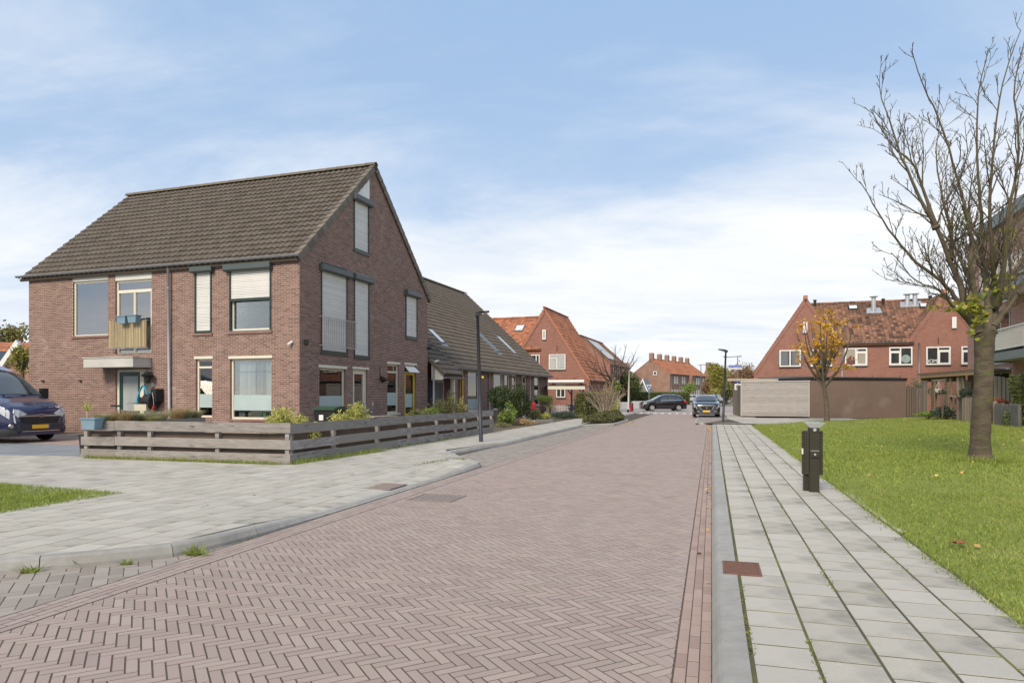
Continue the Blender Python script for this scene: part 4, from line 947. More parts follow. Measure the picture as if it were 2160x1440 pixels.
c = front(322, 793); mb = MB(); mb.lathe([(.10, .0), (.20, -.04), (.17, -.10), (.12, -.12), (.08, -.32), (0, -.34)], 8, Matrix.Translation((c[0], .22, c[1] + .08))); mb.box(c[0] - .015, c[0] + .015, .0, .22, c[1] + .10, c[1] + .13); mb.cyl((c[0], .22, c[1] + .05), (c[0], .22, c[1] + .22), .02, n=6); mb.build('wall_lantern', M_black, hroot, xf=ff, flip=True)
c = front(323, 811); np_ = solid(hroot, ff, 'number_plate', M_white, [(c[0] - .06, c[0] + .06, .013, .022, c[1] - .06, c[1] + .06)])
def text(body, size, m_, parent, M, ext=.002, name='lettering', xw=None):
    cu = bpy.data.curves.new(name, 'FONT'); cu.body = body; cu.size = size; cu.align_x = 'CENTER'; cu.align_y = 'CENTER'; cu.extrude = ext; cu.materials.append(m_)
    tmp = bpy.data.objects.new(name, cu); col.objects.link(tmp); dg = bpy.context.evaluated_depsgraph_get(); me = bpy.data.meshes.new_from_object(tmp.evaluated_get(dg)); bpy.data.objects.remove(tmp)
    me.name = name; o = link(name, me, parent); o.matrix_local = M
    if xw:
        xs = [v.co.x for v in me.vertices]; k = xw / (max(xs) - min(xs)); o.matrix_local = M @ Matrix.Diagonal((k, 1, 1, 1))
    return o
text('27', .09, M_black, np_, Matrix.Translation((c[0], -.024, c[1])) @ Matrix.Rotation(R(90), 4, 'X'))
for q in ((92, 803), (171, 803)): c = front(*q); mb = MB(); mb.box(c[0] - .05, c[0] + .05, .012, .08, c[1] - .02, c[1] + .02); mb.build('vent_hood', M_black, hroot, xf=ff, flip=True)
# hose reel and hose on the wall
c = front(334, 846)
hr = empty('hose_reel', (0, 0, 0), 0, 'black wall hose reel hung beside the green front door', 'hose reel'); hr.parent = None
hr.location = hroot.location; hr.rotation_euler = hroot.rotation_euler
mb = MB(); mb.cyl((c[0] - .2, .26, c[1]), (c[0] + .12, .26, c[1]), .27, n=18); mb.box(c[0] + .02, c[0] + .25, .013, .34, c[1] - .02, c[1] + .42); mb.build('drum', M_black, hr, xf=ff, flip=True)
mb = MB(); mb.tube([(c[0] + .12, .36, c[1] + .3), (c[0] + .18, .38, c[1] + .1), (c[0] + .2, .38, c[1] - .15)], .012, 6); mb.build('crank', M_zinc, hr, xf=ff, flip=True)
mb = MB(); mb.cyl((c[0] + .2, .34, c[1] - .2), (c[0] + .2, .42, c[1] - .2), .04, n=8); mb.build('handle', mat('red_plastic', (0.5, 0.03, 0.02), None, rough=.4), hr, xf=ff, flip=True)
c = front(320, 839); mb = MB(); pts = [(c[0] + .25 * math.cos(a), .36 + .06 * math.sin(a * 2), c[1] + .42 * math.sin(a)) for a in np.linspace(0, 2 * math.pi, 28)]
mb.tube(pts, .03, 6); tag(mb.build('garden_hose', mat('blue_hose', (0.02, 0.30, 0.48), None, rough=.4), None, xf=lambda t, d, z: hroot.matrix_basis @ Vector((t, -d, z)), flip=True, smooth=True), 'blue garden hose coiled in a ring beside the black reel', 'hose')
def planter(name, M, lab, l=.75, w=.2, h=.18, m_=None, group=None, soil=True):
    root = bpy.data.objects.new(name, None); col.objects.link(root); root.matrix_basis = M; tag(root, lab, 'planter', group)
    m_ = m_ or mat('blue_grey_plastic', (0.16, 0.25, 0.33), (0.20, 0.30, 0.38), 2, .45); mb = MB(); k = .82
    A = [(-l / 2, -w / 2), (l / 2, -w / 2), (l / 2, w / 2), (-l / 2, w / 2)]; t = .015
    o = [(x * k, y * k, 0) for x, y in A] + [(x, y, h) for x, y in A] + [(x * (1 - 2 * t / l) , y * (1 - 4 * t / w), h) for x, y in A] + [(x * k, y * k * .8, .03) for x, y in A]
    fs = [(3, 2, 1, 0)]
    for b in (0, 4, 8):
        for i in range(4): fs.append((b + i, b + (i + 1) % 4, b + 4 + (i + 1) % 4, b + 4 + i))
    fs.append((12, 13, 14, 15)); mb.add(o, fs); mb.build('box', m_, root)
    mb = MB(); e = .02; mb.box(-l / 2 - e, l / 2 + e, -w / 2 - e, -w / 2 + .005, h - .012, h + .012); mb.box(-l / 2 - e, l / 2 + e, w / 2 - .005, w / 2 + e, h - .012, h + .012); mb.box(-l / 2 - e, -l / 2 + .005, -w / 2 + .005, w / 2 - .005, h - .012, h + .012); mb.box(l / 2 - .005, l / 2 + e, -w / 2 + .005, w / 2 - .005, h - .012, h + .012); mb.build('rim', m_, root)
    return root
HM = Matrix.Translation(hroot.location) @ Matrix.Rotation(ANG, 4, 'Z')
for q, lab in (((271.5, 679), 'blue-grey planter hanging on the reed balcony rail, the one nearer the middle of the facade edge'), ((293.5, 677), 'blue-grey planter hanging on the reed balcony rail, next to the wall')):
    c = front(*q); lab = 'left one of two blue-grey planters hung on the reed balcony' if q[0] < 280 else 'right one of two blue-grey planters hung on the reed balcony'
    planter('hanging_planter', HM @ Matrix.Translation((c[0] + .13, -.33, c[1] - .10)), lab, .40, .22, .25, group='planters on the reed balcony')
# ================================================================== FENCE ROUND THE GARDEN
M_backb = mat('brown_back_board', (0.15, 0.11, 0.085), (0.10, 0.075, 0.06), 2.5, .9, .5, 20)
def board_fence(name, p0, p1, seams, posts, lab, top=.80, z=.1):
    p0 = Vector((p0[0], p0[1], 0)); p1 = Vector((p1[0], p1[1], 0)); L = (p1 - p0).length; d = (p1 - p0).normalized()
    root = empty(name, (p0.x, p0.y, z), math.atan2(d.y, d.x), lab, 'fence')
    H3 = [(.01, .198), (.285, .47), (.60, top)]
    for k, (z0, z1) in enumerate(H3):
        cut = [0.0] + [s + random.uniform(-.01, .01) for s in seams] + [L]
        for a, b in zip(cut, cut[1:]):
            mb = MB(); mb.cr = random.random(); n = max(2, int((b - a) / .6)); dz = random.uniform(-.012, .012); th = .028; off = random.uniform(-.004, .004)
            for i in range(n + 1): pass
            ring = []; t = [a + .003 + (b - a - .006) * i / n for i in range(n + 1)]
            for x in t:
                w = .004 * math.sin(x * 2.3 + k); ring += [(x, off + w, z0 + dz), (x, off + w, z1 + dz), (x, off + w + th, z1 + dz), (x, off + w + th, z0 + dz)]
            fs = []
            for i in range(n):
                for j in range(4): q = i * 4; fs.append((q + j, q + 4 + j, q + 4 + (j + 1) % 4, q + (j + 1) % 4))
            fs += [(0, 1, 2, 3), (n * 4 + 3, n * 4 + 2, n * 4 + 1, n * 4)]
            mb.add(ring, fs); mb.build('board', M_wood, root)
    for z0, z1 in ((.15, .27), (.44, .585)):
        mb = MB(); mb.cr = random.random(); mb.box(.02, L - .02, .125, .15, z0, z1); mb.build('back_board', M_backb, root)
    for s in posts:
        mb = MB(); mb.cr = random.random(); mb.box(s - .045, s + .045, .034, .12, -.12, top - .05); mb.build('post', M_wood, root)
    return root
def fpos(px, a, b):                # distance along a fence from picture column
    k = (px - CX) / F; d = (b - a); L = d.length; d.normalize(); return (k * a.y - a.x) / (d.x - k * d.y)
a2, b2, c2 = Vector((FL.x, FL.y)), Vector((FC.x, FC.y)), Vector((FR.x, FR.y))
board_fence('board_fence', a2, b2, [fpos(242, a2, b2)], [.10, fpos(248, a2, b2), fpos(312, a2, b2), fpos(455, a2, b2), (b2 - a2).length - .10], 'front run of weathered board fence with a planter on its end')
board_fence('board_fence', b2 + V * .03, c2, [1.75, 4.6, 7.6, 10.2], [.09, fpos(708, b2, c2), fpos(800, b2, c2), fpos(868, b2, c2), fpos(925, b2, c2), fpos(965, b2, c2), 9.6, 11.0, (c2 - b2).length - .08], 'side run of weathered board fence along the footway')
c = at(195, 894, 14.6)
planter('fence_planter', Matrix.Translation((c.x + .03, c.y - .05, .74)) @ Matrix.Rotation(R(-14), 4, 'Z'), 'blue-grey plastic planter hooked over the fence corner', .36, .24, .22)

# ================================================================== BROWN TERRACE BEHIND THE CORNER HOUSE
rroot = empty('brown_terrace', (-3.60, 30.35, ZB), ANG, 'low brown brick terrace with a long tiled roof and skylights behind the corner house', 'house')
rp = Pl(-3.60, 30.35, tuple(V), ZB); RL = 18.7; RE = 2.88; RD = 6.3; RR = 8.72; rs = (RR - RE) / RD
def RR_(x0, y0, x1, y1): return rp.rect(x0, y0, x1, y1)
def lift(h, t=RE - .30): return (h[0], h[1], h[2], t)
o1 = RR_(969.5, 790, 979.5, 868); o2 = RR_(987, 789, 1011, 866); o3 = RR_(1041, 790, 1062, 862); o3b = RR_(1064, 790, 1076, 862); o4 = RR_(1080, 793, 1090, 868); o5 = RR_(1101, 795, 1111, 868); o6 = RR_(1117.3, 796, 1122.2, 860); o7 = RR_(1127, 797, 1139.5, 854)
holes = []
for h, full in ((o1, 1), (o2, 0), (o3, 0), (o3b, 0), (o4, 1), (o5, 1), (o6, 0), (o7, 0)): holes.append((h[0], h[1], 0.02 if full else h[2], RE - .02))
rw = side_wf(0); prof = [(0, 2.05, RL), (RE, 2.05, RL)]
w = wall_sheet(rroot, rw, prof, holes, M_mortar, rmat=M_brick); bricks_on(w, rw, prof, holes, M_brick, 250)
for h, kw in ((holes[0], dict(film=(.06, .30))), (holes[1], dict(film=(.05, .30))), (holes[2], dict(curtain=((.1, .9, .2, M_curt),))), (holes[3], {}), (holes[4], dict(trans=(.80,))), (holes[5], dict(trans=(.80,))), (holes[6], {}), (holes[7], dict(curtain=((.1, .5, .0, M_curt),)))):
    wi = window(rroot, rw, h[0], h[1], max(h[2], .02), h[3] - .28, depth=.12, sill=.03, lin=M_cream, **kw)
    solid(wi, rw, 'panel', M_panel, [(h[0], h[1], -.1, -.0, h[3] - .28, h[3])])
a, b = holes[0][0] + .07, holes[0][1] - .07
solid(rroot, rw, 'yellow_door', M_yellow, [(a, a + .07, -.06, -.02, .06, 2.4), (b - .09, b, -.06, -.02, .06, 2.4), (a + .07, b - .09, -.06, -.02, 2.3, 2.4), (a + .07, b - .09, -.06, -.02, .06, .2)])
for q0, q1 in ((1046, 1067), (1070, 1080)): h = RR_(q0, 781, q1, 789); mb = MB(); mb.box(h[0], h[1], .013, .2, 2.55, 2.82); mb.build('awning_box', M_white, rroot, xf=rw, flip=True)
for q in (1029.5, 1099): h = rp(q, 800); downpipe(rroot, (.07, h[0], RE - .1), (.07, h[0], 0), .04, M_cream if q > 1050 else M_pipe)
solid(rroot, rw, 'corner_board', M_white, [(RL - .06, RL + .04, .013, .05, 0, RE)])
# entrance porch at the near end: recessed, with a wire gate
mb = MB(); mb.poly([(-1.3, 0, 0), (-1.3, 2.1, 0), (-1.3, 2.1, RE), (-1.3, 0, RE)]); mb.poly([(-1.3, 2.1, 0), (0, 2.1, 0), (0, 2.1, RE), (-1.3, 2.1, RE)]); mb.build('porch_wall', M_brick, rroot)
solid(rroot, side_wf(-1.29), 'porch_door', M_doorgreen, [(1.15, 1.95, 0, .04, 0, 2.05)])
gt = solid(rroot, side_wf(.02), 'wire_gate', M_zinc, [(.22, .26, 0, .03, .1, 2.02), (1.20, 1.26, 0, .03, .1, 2.02), (.26, 1.20, 0, .03, 1.97, 2.02), (.26, 1.2, 0, .03, .1, .14)])
for i in range(14): t = .26 + .94 * (i + .5) / 14; solid(gt, side_wf(.02), 'wire', M_zinc, [(t - .004, t + .004, .01, .02, .14, 1.97)])
for i in range(24): z = .14 + 1.83 * (i + .5) / 24; solid(gt, side_wf(.02), 'wire', M_zinc, [(.26, 1.2, .021, .027, z - .004, z + .004)])
solid(rroot, side_wf(-.25), 'dark_screen', mat('navy_screen', (0.025, 0.03, 0.05), (0.04, 0.045, 0.07), 3, .8), [(.2, 1.25, 0, .02, .0, 2.0)])
mb = MB(); mb.prism([(0, .05, 2.05), (.56, .05, 2.05), (.56, .05, RE - .45 * rs), (0, .05, RE)], (0, .05, 0)); mb.build('porch_cheek', M_panel, rroot)
for y_, x_ in ((2.0, .42), (1.3, .42)): mb = MB(); mb.box(x_, x_ + .12, y_, y_ + .12, 0, 2.1); mb.build('porch_post', M_brick if y_ > 1.5 else M_cream, rroot)
downpipe(rroot, (.12, .02, 2.75), (.12, .02, 0), .045); mb = MB(); mb.tube([(.12, .02, 2.72), (.16, .06, 2.85), (.34, .12, 2.92)], .045, 8); mb.build('pipe_elbow', M_white, rroot, smooth=True)
# roof
ds_ = Vector((-RD, 0, RR - RE)).normalized(); Lr = math.hypot(RD, RR - RE); cosr = RD / Lr
def clipr(s):
    return (0.0, RL + .25)
class RoofP:
    def __init__(s): s.n = None
def roofhit(px, py, root=rroot, e=RE, slope=rs):
    """ray against the street-side roof plane: returns (y along, s up the slope from the wall line)"""
    dr = Vector(((px - CX) / F, 1, (HY - py) / F)); o = Vector((0, 0, H)); rz = Matrix.Rotation(-ANG, 3, 'Z'); lo = rz @ (o - root.location); ld = rz @ dr
    # plane z = e - slope*x   (x negative inside)
    t = (e - slope * lo.x - lo.z) / (ld.z + slope * ld.x); p = lo + ld * t
    return p.y, -p.x / (RD / Lr)
sk = []
for (ax, ay, bx_, by_), wdt in (((904, 697, 933, 727), .60), ((1006, 703, 1049, 745), .62), ((1046.5, 711.5, 1088, 749), .62)):
    p, q = roofhit(ax, ay), roofhit(bx_, by_); y_ = (p[0] + q[0]) / 2; sk.append((y_ - wdt / 2, y_ + wdt / 2, min(p[1], q[1]), max(p[1], q[1])))
EV = .38
O1 = Vector((0, 2.05, RE + .02)) - ds_ * EV
tile_roof(rroot, O1, (0, 1, 0), ds_, RL + .22 - 2.05, Lr + EV, .235, .345, M_tile, 220, amp=.065, waves=1, nseg=6, lift=.045, holes=[(k[0] - 2.05 - .1, k[1] - 2.05 + .1, k[2] + EV - .1, k[3] + EV + .05) for k in sk])
O0 = Vector((0, -.05, RE + .02)) - ds_ * .92
tile_roof(rroot, O0, (0, 1, 0), ds_, 2.1, Lr + .92, .235, .345, M_tile, 80, amp=.065, waves=1, nseg=6, lift=.045, holes=[(k[0] + .05 - .1, k[1] + .05 + .1, k[2] + .92 - .1, k[3] + .92 + .05) for k in sk])
mb = MB(); mb.prism([(-RD, -.05, RR + .05), (-RD, RL + .2, RR + .05), (-2 * RD, RL + .2, RE), (-2 * RD, -.05, RE)], (0, 0, -.1)); mb.build('roof', M_tile, rroot)
caps(rroot, (-RD, -.1, RR + .12), (-RD, RL + .25, RR + .12), .12, .42, M_ridge)
verge(rroot, Vector((0, RL + .22, RE + .07)) - ds_ * EV, (-RD, RL + .22, RR + .10), .345, (0, 1, 0), M_ridge)
mb = MB(); mb.poly([(0, RL, 0), (-2 * RD, RL, 0), (-2 * RD, RL, RE), (-RD, RL, RR - .05), (0, RL, RE)]); mb.build('wall', M_brick, rroot)
gutter(rroot, (.34, 2.0, RE - .22), (.34, RL + .35, RE - .22), .07, out=(1, 0, 0)); gutter(rroot, (.68, -.05, RE - .72), (.68, 2.2, RE - .72), .06, out=(1, 0, 0))
mb = MB(); mb.box(.02, .30, 2.06, RL, RE - .22, RE - .16); mb.build('soffit', M_panel, rroot)
nn_ = Vector((RR - RE, 0, RD)).normalized()
for i, k in enumerate(sk):
    o = Vector((0, 0, RE + .04)); A = [o + ds_ * s + Vector((0, y, 0)) for y, s in ((k[0], k[2]), (k[1], k[2]), (k[1], k[3]), (k[0], k[3]))]
    mb = MB(); f_ = .05
    def bar(a, b, w): mb.prism([a + nn_ * .0, b + nn_ * .0, b + w, a + w], nn_ * .10)
    yv = Vector((0, 1, 0)); bar(A[0], A[1], ds_ * f_); bar(A[3], A[2], -ds_ * f_); bar(A[0] + ds_ * f_, A[3] - ds_ * f_, yv * f_); bar(A[1] + ds_ * f_, A[2] - ds_ * f_, -yv * f_)
    sko = mb.build('skylight', M_grey, rroot)
    mb = MB(); mb.prism([A[0] + ds_ * .05 + yv * .05, A[1] + ds_ * .05 - yv * .05, A[2] - ds_ * .05 - yv * .05, A[3] - ds_ * .05 + yv * .05], nn_ * .085)
    mb.build('pane', (mat('pale_reflection_glass', (0.62, 0.64, 0.66), None, rough=.15, spec=.8) if i != 1 else M_solar), sko)  # pale panes: a white reflection put into their base colour
    mb = MB(); mb.prism([A[0] - ds_ * .22 - yv * .1, A[1] - ds_ * .22 + yv * .1, A[1] + yv * .1, A[0] - yv * .1], nn_ * .05); mb.build('flashing', M_zinc, sko)
for y_ in (.15, .7): mb = MB(); mb.cyl((-RD, y_, RR), (-RD, y_, RR + .38), .07, n=10); mb.cyl((-RD, y_, RR + .38), (-RD, y_, RR + .48), .11, n=10); mb.build('vent_pipe', M_grey, rroot)

# ================================================================== RED BRICK HOUSES
M_redb = brickmat('red_brick_wall', (0.31, 0.138, 0.103), (0.235, 0.098, 0.075), (0.35, 0.25, 0.20), stain=(0.36, 0.22, 0.18), st=.35)
M_redt = mat('orange_roof_tile', (0.35, 0.155, 0.095), (0.26, 0.115, 0.072), 1.5, 0.8, 0.4, 30, rv=0.25, rhue=(0.42, 0.17, 0.085), c3=(0.17, 0.10, 0.06), s3=.7, t3=(.6, .8))
M_oldt = mat('weathered_red_tile', (0.225, 0.118, 0.078), (0.16, 0.088, 0.060), 1.2, 0.85, 0.4, 30, rv=0.3, rhue=(0.28, 0.150, 0.10), c3=(0.055, 0.045, 0.035), s3=.45, t3=(.40, .58), stretch=(1, .25, .25))
M_brnb = brickmat('brown_far_brick', (0.27, 0.145, 0.105), (0.20, 0.105, 0.075), (0.33, 0.25, 0.20))
M_orob = mat('terrace_roof_tile', (0.42, 0.17, 0.09), (0.33, 0.13, 0.07), .6, 0.85, 0.4, 30, rv=0.2, c3=(0.26, 0.13, 0.075), s3=.3)
def gable_house(name, loc, ang, x0, x1, xa, ze, za, zl, zr, length, bm, tm, lab, cat='house', pitch=(.28, .33), ov=.18, tiles=True, ledge=True, amp=.04):
    """gable wall at y=0 from x0 to x1, apex at xa; eaves heights zl, zr; roof runs back `length`"""
    root = empty(name, loc, ang, lab, cat)
    mb = MB(); mb.poly([(x0, 0, 0), (x1, 0, 0), (x1, 0, zr), (xa, 0, za), (x0, 0, zl)]); mb.poly([(x1, 0, 0), (x1, length, 0), (x1, length, zr), (x1, 0, zr)]); mb.poly([(x0, length, 0), (x0, 0, 0), (x0, 0, zl), (x0, length, zl)]); mb.poly([(x1, length, 0), (x0, length, 0), (x0, length, zl), (xa, length, za), (x1, length, zr)])
    wl = mb.build('wall', bm, root)
    for xe, zz, s in ((x1, zr, 1), (x0, zl, -1)):
        d = Vector((xa - xe, 0, za - zz)); L = d.length; d.normalize()
        if s > 0: tile_roof(root, Vector((xe, -.06, zz + .04)) - d * ov, (0, 1, 0), d, length + .1, L + ov, pitch[0], pitch[1], tm, 0, amp=amp, waves=1, nseg=4, lift=.035)
        else: tile_roof(root, Vector((xe, length + .04, zz + .04)) - d * ov, (0, -1, 0), d, length + .1, L + ov, pitch[0], pitch[1], tm, 0, amp=amp, waves=1, nseg=4, lift=.035)
    caps(root, (xa, -.12, za + .1), (xa, length + .1, za + .1), .12, .42, tm, nmax=40)
    return root
# house A with the steep front gable and a wing to the left
pA = Pl(2.62, 55.0, tuple(U), ZB)
xr, zr_ = pA(1243, 799); xa_, zaA = pA(1148.6, 651); zlA = 5.2; slA = (zaA - zr_) / (xr - xa_)
hA_ = gable_house('red_gable_house', (2.62, 55.0, ZB), ANG, xa_ - (zaA - zlA) / slA, xr, xa_, 0, zaA, zlA, zr_, 7.6, M_redb, M_redt, 'red brick house with a steep front gable and orange roof behind the terrace')
rz_ = 7.6; dl = Vector((0, 3.6, rz_ + .45 - zlA)); dl.normalize(); X0 = -12.5; Lw = math.hypot(3.6, rz_ + .45 - zlA)
def clipA(s): return (0, 12.5 - .0)
tile_roof(hA_, Vector((X0, 0, zlA)) - dl * .25, (1, 0, 0), dl, 12.2, Lw + .25, .28, .33, M_redt, 0, amp=.04, waves=1, nseg=4, lift=.035)
caps(hA_, (X0, 3.6, rz_ + .52), (-.2, 3.6, rz_ + .52), .12, .42, M_redt, nmax=40)
mb = MB(); mb.poly([(X0, .02, 0), (xa_ - 3, .02, 0), (xa_ - 3, .02, zlA), (X0, .02, zlA)]); mb.build('wing_wall', M_redb, hA_)
def wn(root, pl, px, wf=ff, fm=None, gm=None, dep=.08, **k):
    h = pl.rect(*px); return window(root, wf, h[0], h[1], h[2], h[3], fm or M_white, depth=dep - .14, gm=gm or M_dglass, fw=k.pop('fw', .07), room=False, **k)
wn(hA_, pA, (1158.5, 747, 1193.5, 779), mull=(.5,), sill=.10, lin=M_grey, sash=((.02, .5, .02, .75),)); wn(hA_, pA, (1121, 748, 1139, 779), mull=(.6,), sill=.10, lin=M_grey)
wn(hA_, pA, (1144.7, 695.5, 1152, 716), sill=.08, lin=M_grey, fw=.11); wn(hA_, pA, (1174, 810, 1193, 838), mull=(.5,), sill=.1)
for s_, px in ((.25, (1158.5, 747, 1193.5, 779)), (.75, (1158.5, 747, 1193.5, 779))):
    h = pA.rect(*px); mb = MB(); c = h[0] + (h[1] - h[0]) * s_; mb.box(c - .28, c + .28, .095, .10, h[2] + .1, h[3] - .1); mb.build('net_curtain', M_curt, hA_, xf=ff, flip=True)
vA = Vector((xr, 0, zr_)); aA = Vector((xa_, 0, zaA)); lA = Vector((xa_ - (zaA - zlA) / slA, 0, zlA))
for p, q in ((vA, aA), (lA, aA)): d = (q - p); mb = MB(); u_ = Vector((-d.z, 0, d.x)).normalized(); mb.prism([p + u_ * -.22 + Vector((0, -.05, 0)), q + u_ * -.22 * (1) + Vector((0, -.05, 0)), q + u_ * .05 + Vector((0, -.05, 0)), p + u_ * .05 + Vector((0, -.05, 0))] if u_.z > 0 else [p - u_ * .05 + Vector((0, -.05, 0)), q - u_ * .05 + Vector((0, -.05, 0)), q + u_ * .22 + Vector((0, -.05, 0)), p + u_ * .22 + Vector((0, -.05, 0))], (0, .045, 0)); mb.build('verge_course', M_redb, hA_)
for px, py in ((1175, 802), (1212, 802), (1121, 735), (1175, 735)): t, z = pA(px, py); mb = MB(); mb.box(t - .02, t + .02, .003, .03, z - .22, z + .22); mb.build('wall_anchor', M_black, hA_, xf=ff, flip=True)
gutter(hA_, (xr + .25, -.05, zr_ - .08), (xr + .25, 7.6, zr_ - .08), .08, M_grey, out=(1, 0, 0)); downpipe(hA_, (xr - .05, -.10, zr_ - .5), (xr - .05, -.10, 0), .045)
sk2 = pA(1085.5, 682); mb = MB(); p0 = Vector((sk2[0] - 0.9 + .2, 1.9, 0)); s0 = 2.45; o = Vector((p0.x, 0, zlA)) + dl * s0; mb.prism([o, o + Vector((.8, 0, 0)), o + Vector((.8, 0, 0)) + dl * .9, o + dl * .9], Vector((0, -.07, .10))); sq = mb.build('skylight', M_grey, hA_)
mb = MB(); mb.prism([o + Vector((.08, -.06, .09)) + dl * .08, o + Vector((.72, -.06, .09)) + dl * .08, o + Vector((.72, -.06, .09)) + dl * .82, o + Vector((.08, -.06, .09)) + dl * .82], Vector((0, -.02, .03))); mb.build('pane', MATS['pale_reflection_glass'], sq)
# awning cassette on the gable (a thing of the house)
h = pA.rect(1157, 802, 1235, 807.5); mb = MB(); mb.cyl((h[0], .45, (h[2] + h[3]) / 2), (h[1], .45, (h[2] + h[3]) / 2), .13, n=10); mb.box(h[0] + .3, h[0] + .5, 0, .4, h[2], h[3]); mb.box(h[1] - .5, h[1] - .3, 0, .4, h[2], h[3]); mb.build('awning_roll', M_white, hA_, xf=ff, flip=True)

# house B further up the street: brown roof with solar panels
pB = Pl(10.06, 70.0, tuple(U), ZB); zeB = 4.65; zaB = 7.5; xB = pB(1224, 706)[0]
hB = gable_house('brown_roof_house', (10.06, 70.0, ZB), ANG, 2 * xB, 0, xB, 0, zaB, zeB, zeB, 11.5, M_redb, M_oldt, 'red brick house with solar panels on its brown roof, behind the bare street tree')
d = Vector((xB, 0, zaB - zeB)); Lb = d.length; d.normalize(); nb = Vector((-d.z, 0, d.x)); nb = nb if nb.z > 0 else -nb
for i in range(2):
    for j in range(5):
        o = Vector((0, 1.2 + j * 1.05, zeB)) + d * (.7 + i * 1.55) + nb * .12; mb = MB(); mb.prism([o, o + Vector((0, 1.0, 0)), o + Vector((0, 1.0, 0)) + d * 1.5, o + d * 1.5], nb * .04); mb.build('solar_panel', M_solar, hB)
sB = side_wf(0); pBs = Pl(10.06, 70.0, tuple(V), ZB)
for y_ in (1.2, 3.6, 6.4, 9.0):
    window(hB, sB, y_, y_ + 1.1, 2.9, 4.3, M_white, depth=-.06, gm=M_dglass, room=False, sill=.08); window(hB, sB, y_, y_ + 1.1, .8, 2.1, M_white, depth=-.06, gm=M_dglass, room=False, sill=.08)
gutter(hB, (.25, -.1, zeB - .12), (.25, 11.5, zeB - .12), .08, M_grey, out=(1, 0, 0))

# chimney terrace at the crossroads
A2 = R(-32.7); U2 = Vector((math.cos(A2), math.sin(A2))); V2 = Vector((-math.sin(A2), math.cos(A2)))
pC = Pl(34.7, 150, tuple(U2), ZB); pCs = Pl(34.7, 150, tuple(V2), ZB)
zeC = 6.2; zaC = 9.5
hC = gable_house('chimney_terrace', (34.7, 150, ZB), A2, -8.8, 0, -4.4, 0, zaC, zeC, zeC, 27, M_brnb, M_orob, 'brick terrace with an orange roof and a row of six chimneys', pitch=(.5, .6), amp=.06)
for i in range(6):
    y_ = .35 + i * 4.9; mb = MB(); mb.box(-4.4 - .45, -4.4 + .45, y_ - .35 + (0 if i else .0), y_ + .55, zaC - .9, zaC + 1.25); ch = mb.build('chimney', M_brnb, hC)
    for k in range(3): mb = MB(); mb.cyl((-4.75 + k * .35, y_ + .1, zaC + 1.25), (-4.75 + k * .35, y_ + .1, zaC + 1.5), .09, n=6); mb.build('chimney_pot', M_redt, ch)
t, z = pC(1382, 787); window(hC, ff, t - .42, t + .42, z - .45, z + .45, M_white, depth=-.08, gm=M_dglass, room=False, fw=.13)
sC = side_wf(0)
for i in range(5):
    y0 = .9 + i * 5.2
    for dy, w_ in ((0, .6), (1.5, 1.0), (3.1, 1.0)):
        if dy: window(hC, sC, y0 + dy, y0 + dy + w_, 4.0, 5.6, M_white, depth=-.08, gm=M_dglass, room=False, mull=(.5,), sill=.1, lin=M_white)
        window(hC, sC, y0 + dy, y0 + dy + w_, .9 if dy != 1.5 else .1, 2.7, M_white, depth=-.08, gm=M_dglass, room=False, mull=(.5,) if dy > 2 else (), sill=.1, lin=M_white)
    downpipe(hC, (.15, y0 - .6, zeC), (.15, y0 - .6, 0), .07, M_zinc)
gutter(hC, (.3, -.2, zeC - .1), (.3, 27, zeC - .1), .12, M_grey, out=(1, 0, 0))
mb = MB(); mb.box(.0, .9, 12.2, 13.4, 0, zeC - .1); mb.build('stair_bay', M_brnb, hC)
# porch-like gable with white edges beside the hedge
c = gp(1355, 853, .1); tg = empty('garden_porch', (22.6, 118, ZB), A2, 'small porch with white-edged steep roof in front of the chimney terrace', 'porch')
mb = MB(); mb.prism([(-1.0, 0, 0), (1.0, 0, 0), (1.0, 0, 1.7), (0, 0, 3.9), (-1.0, 0, 1.7)], (0, 2.5, 0)); mb.build('body', mat('grey_boards', (0.20, 0.22, 0.22), (0.14, 0.15, 0.15), 4, .8), tg)
for s in (-1, 1): mb = MB(); mb.prism([(s * 1.25, -.15, 1.35), (s * 1.1, -.15, 1.35), (0, -.15, 3.95), (0, -.15, 4.3)], (0, .2, 0)); mb.build('barge_board', M_white, tg); mb = MB(); mb.prism([(s * 1.25, .06, 1.35), (s * 1.1, .06, 1.35), (0, .06, 3.95), (0, .06, 4.3)], (0, 2.5, 0)); mb.build('roof', M_grey, tg)
window(tg, ff, -.5, .5, .7, 1.9, M_white, depth=-.05, gm=M_dglass, room=False, fw=.1)
# far houses
def far_house(px0, px1, pxa, ye, ya, Y, ang, lab, bm, tm, chim=True, length=14):
    p = at(px1, HY, Y); pl = Pl(p.x, Y, (math.cos(ang), math.sin(ang)), ZB); x0 = pl(px0, ye)[0]; xa = pl(pxa, ya)[0]; ze = pl(px1, ye)[1]; za = pl(pxa, ya)[1]
    h = gable_house('far_house', (p.x, Y, ZB), ang, x0, 0, xa, 0, za, ze, ze, length, bm, tm, lab, pitch=(.6, .7), amp=.06)
    if chim: mb = MB(); mb.box(xa - .55, xa + .55, .1, 1.2, za - .8, za + 1.3); mb.build('chimney', bm, h)
    return h
far_house(1481, 1514, 1492.5, 796, 774, 185, A2, 'brick gable house with one chimney beyond the chimney terrace', M_brnb, M_orob)
far_house(1527, 1560, 1538, 800, 788, 260, R(-25), 'far orange-roofed house behind the street sign', M_brnb, M_orob, False)
far_house(1300, 1352, 1322, 800, 777, 150, R(-10), 'dark roofed house behind the round green tree', M_brnb, mat('dark_far_tile', (0.08, 0.08, 0.08), (0.06, 0.06, 0.06), 1, .8))
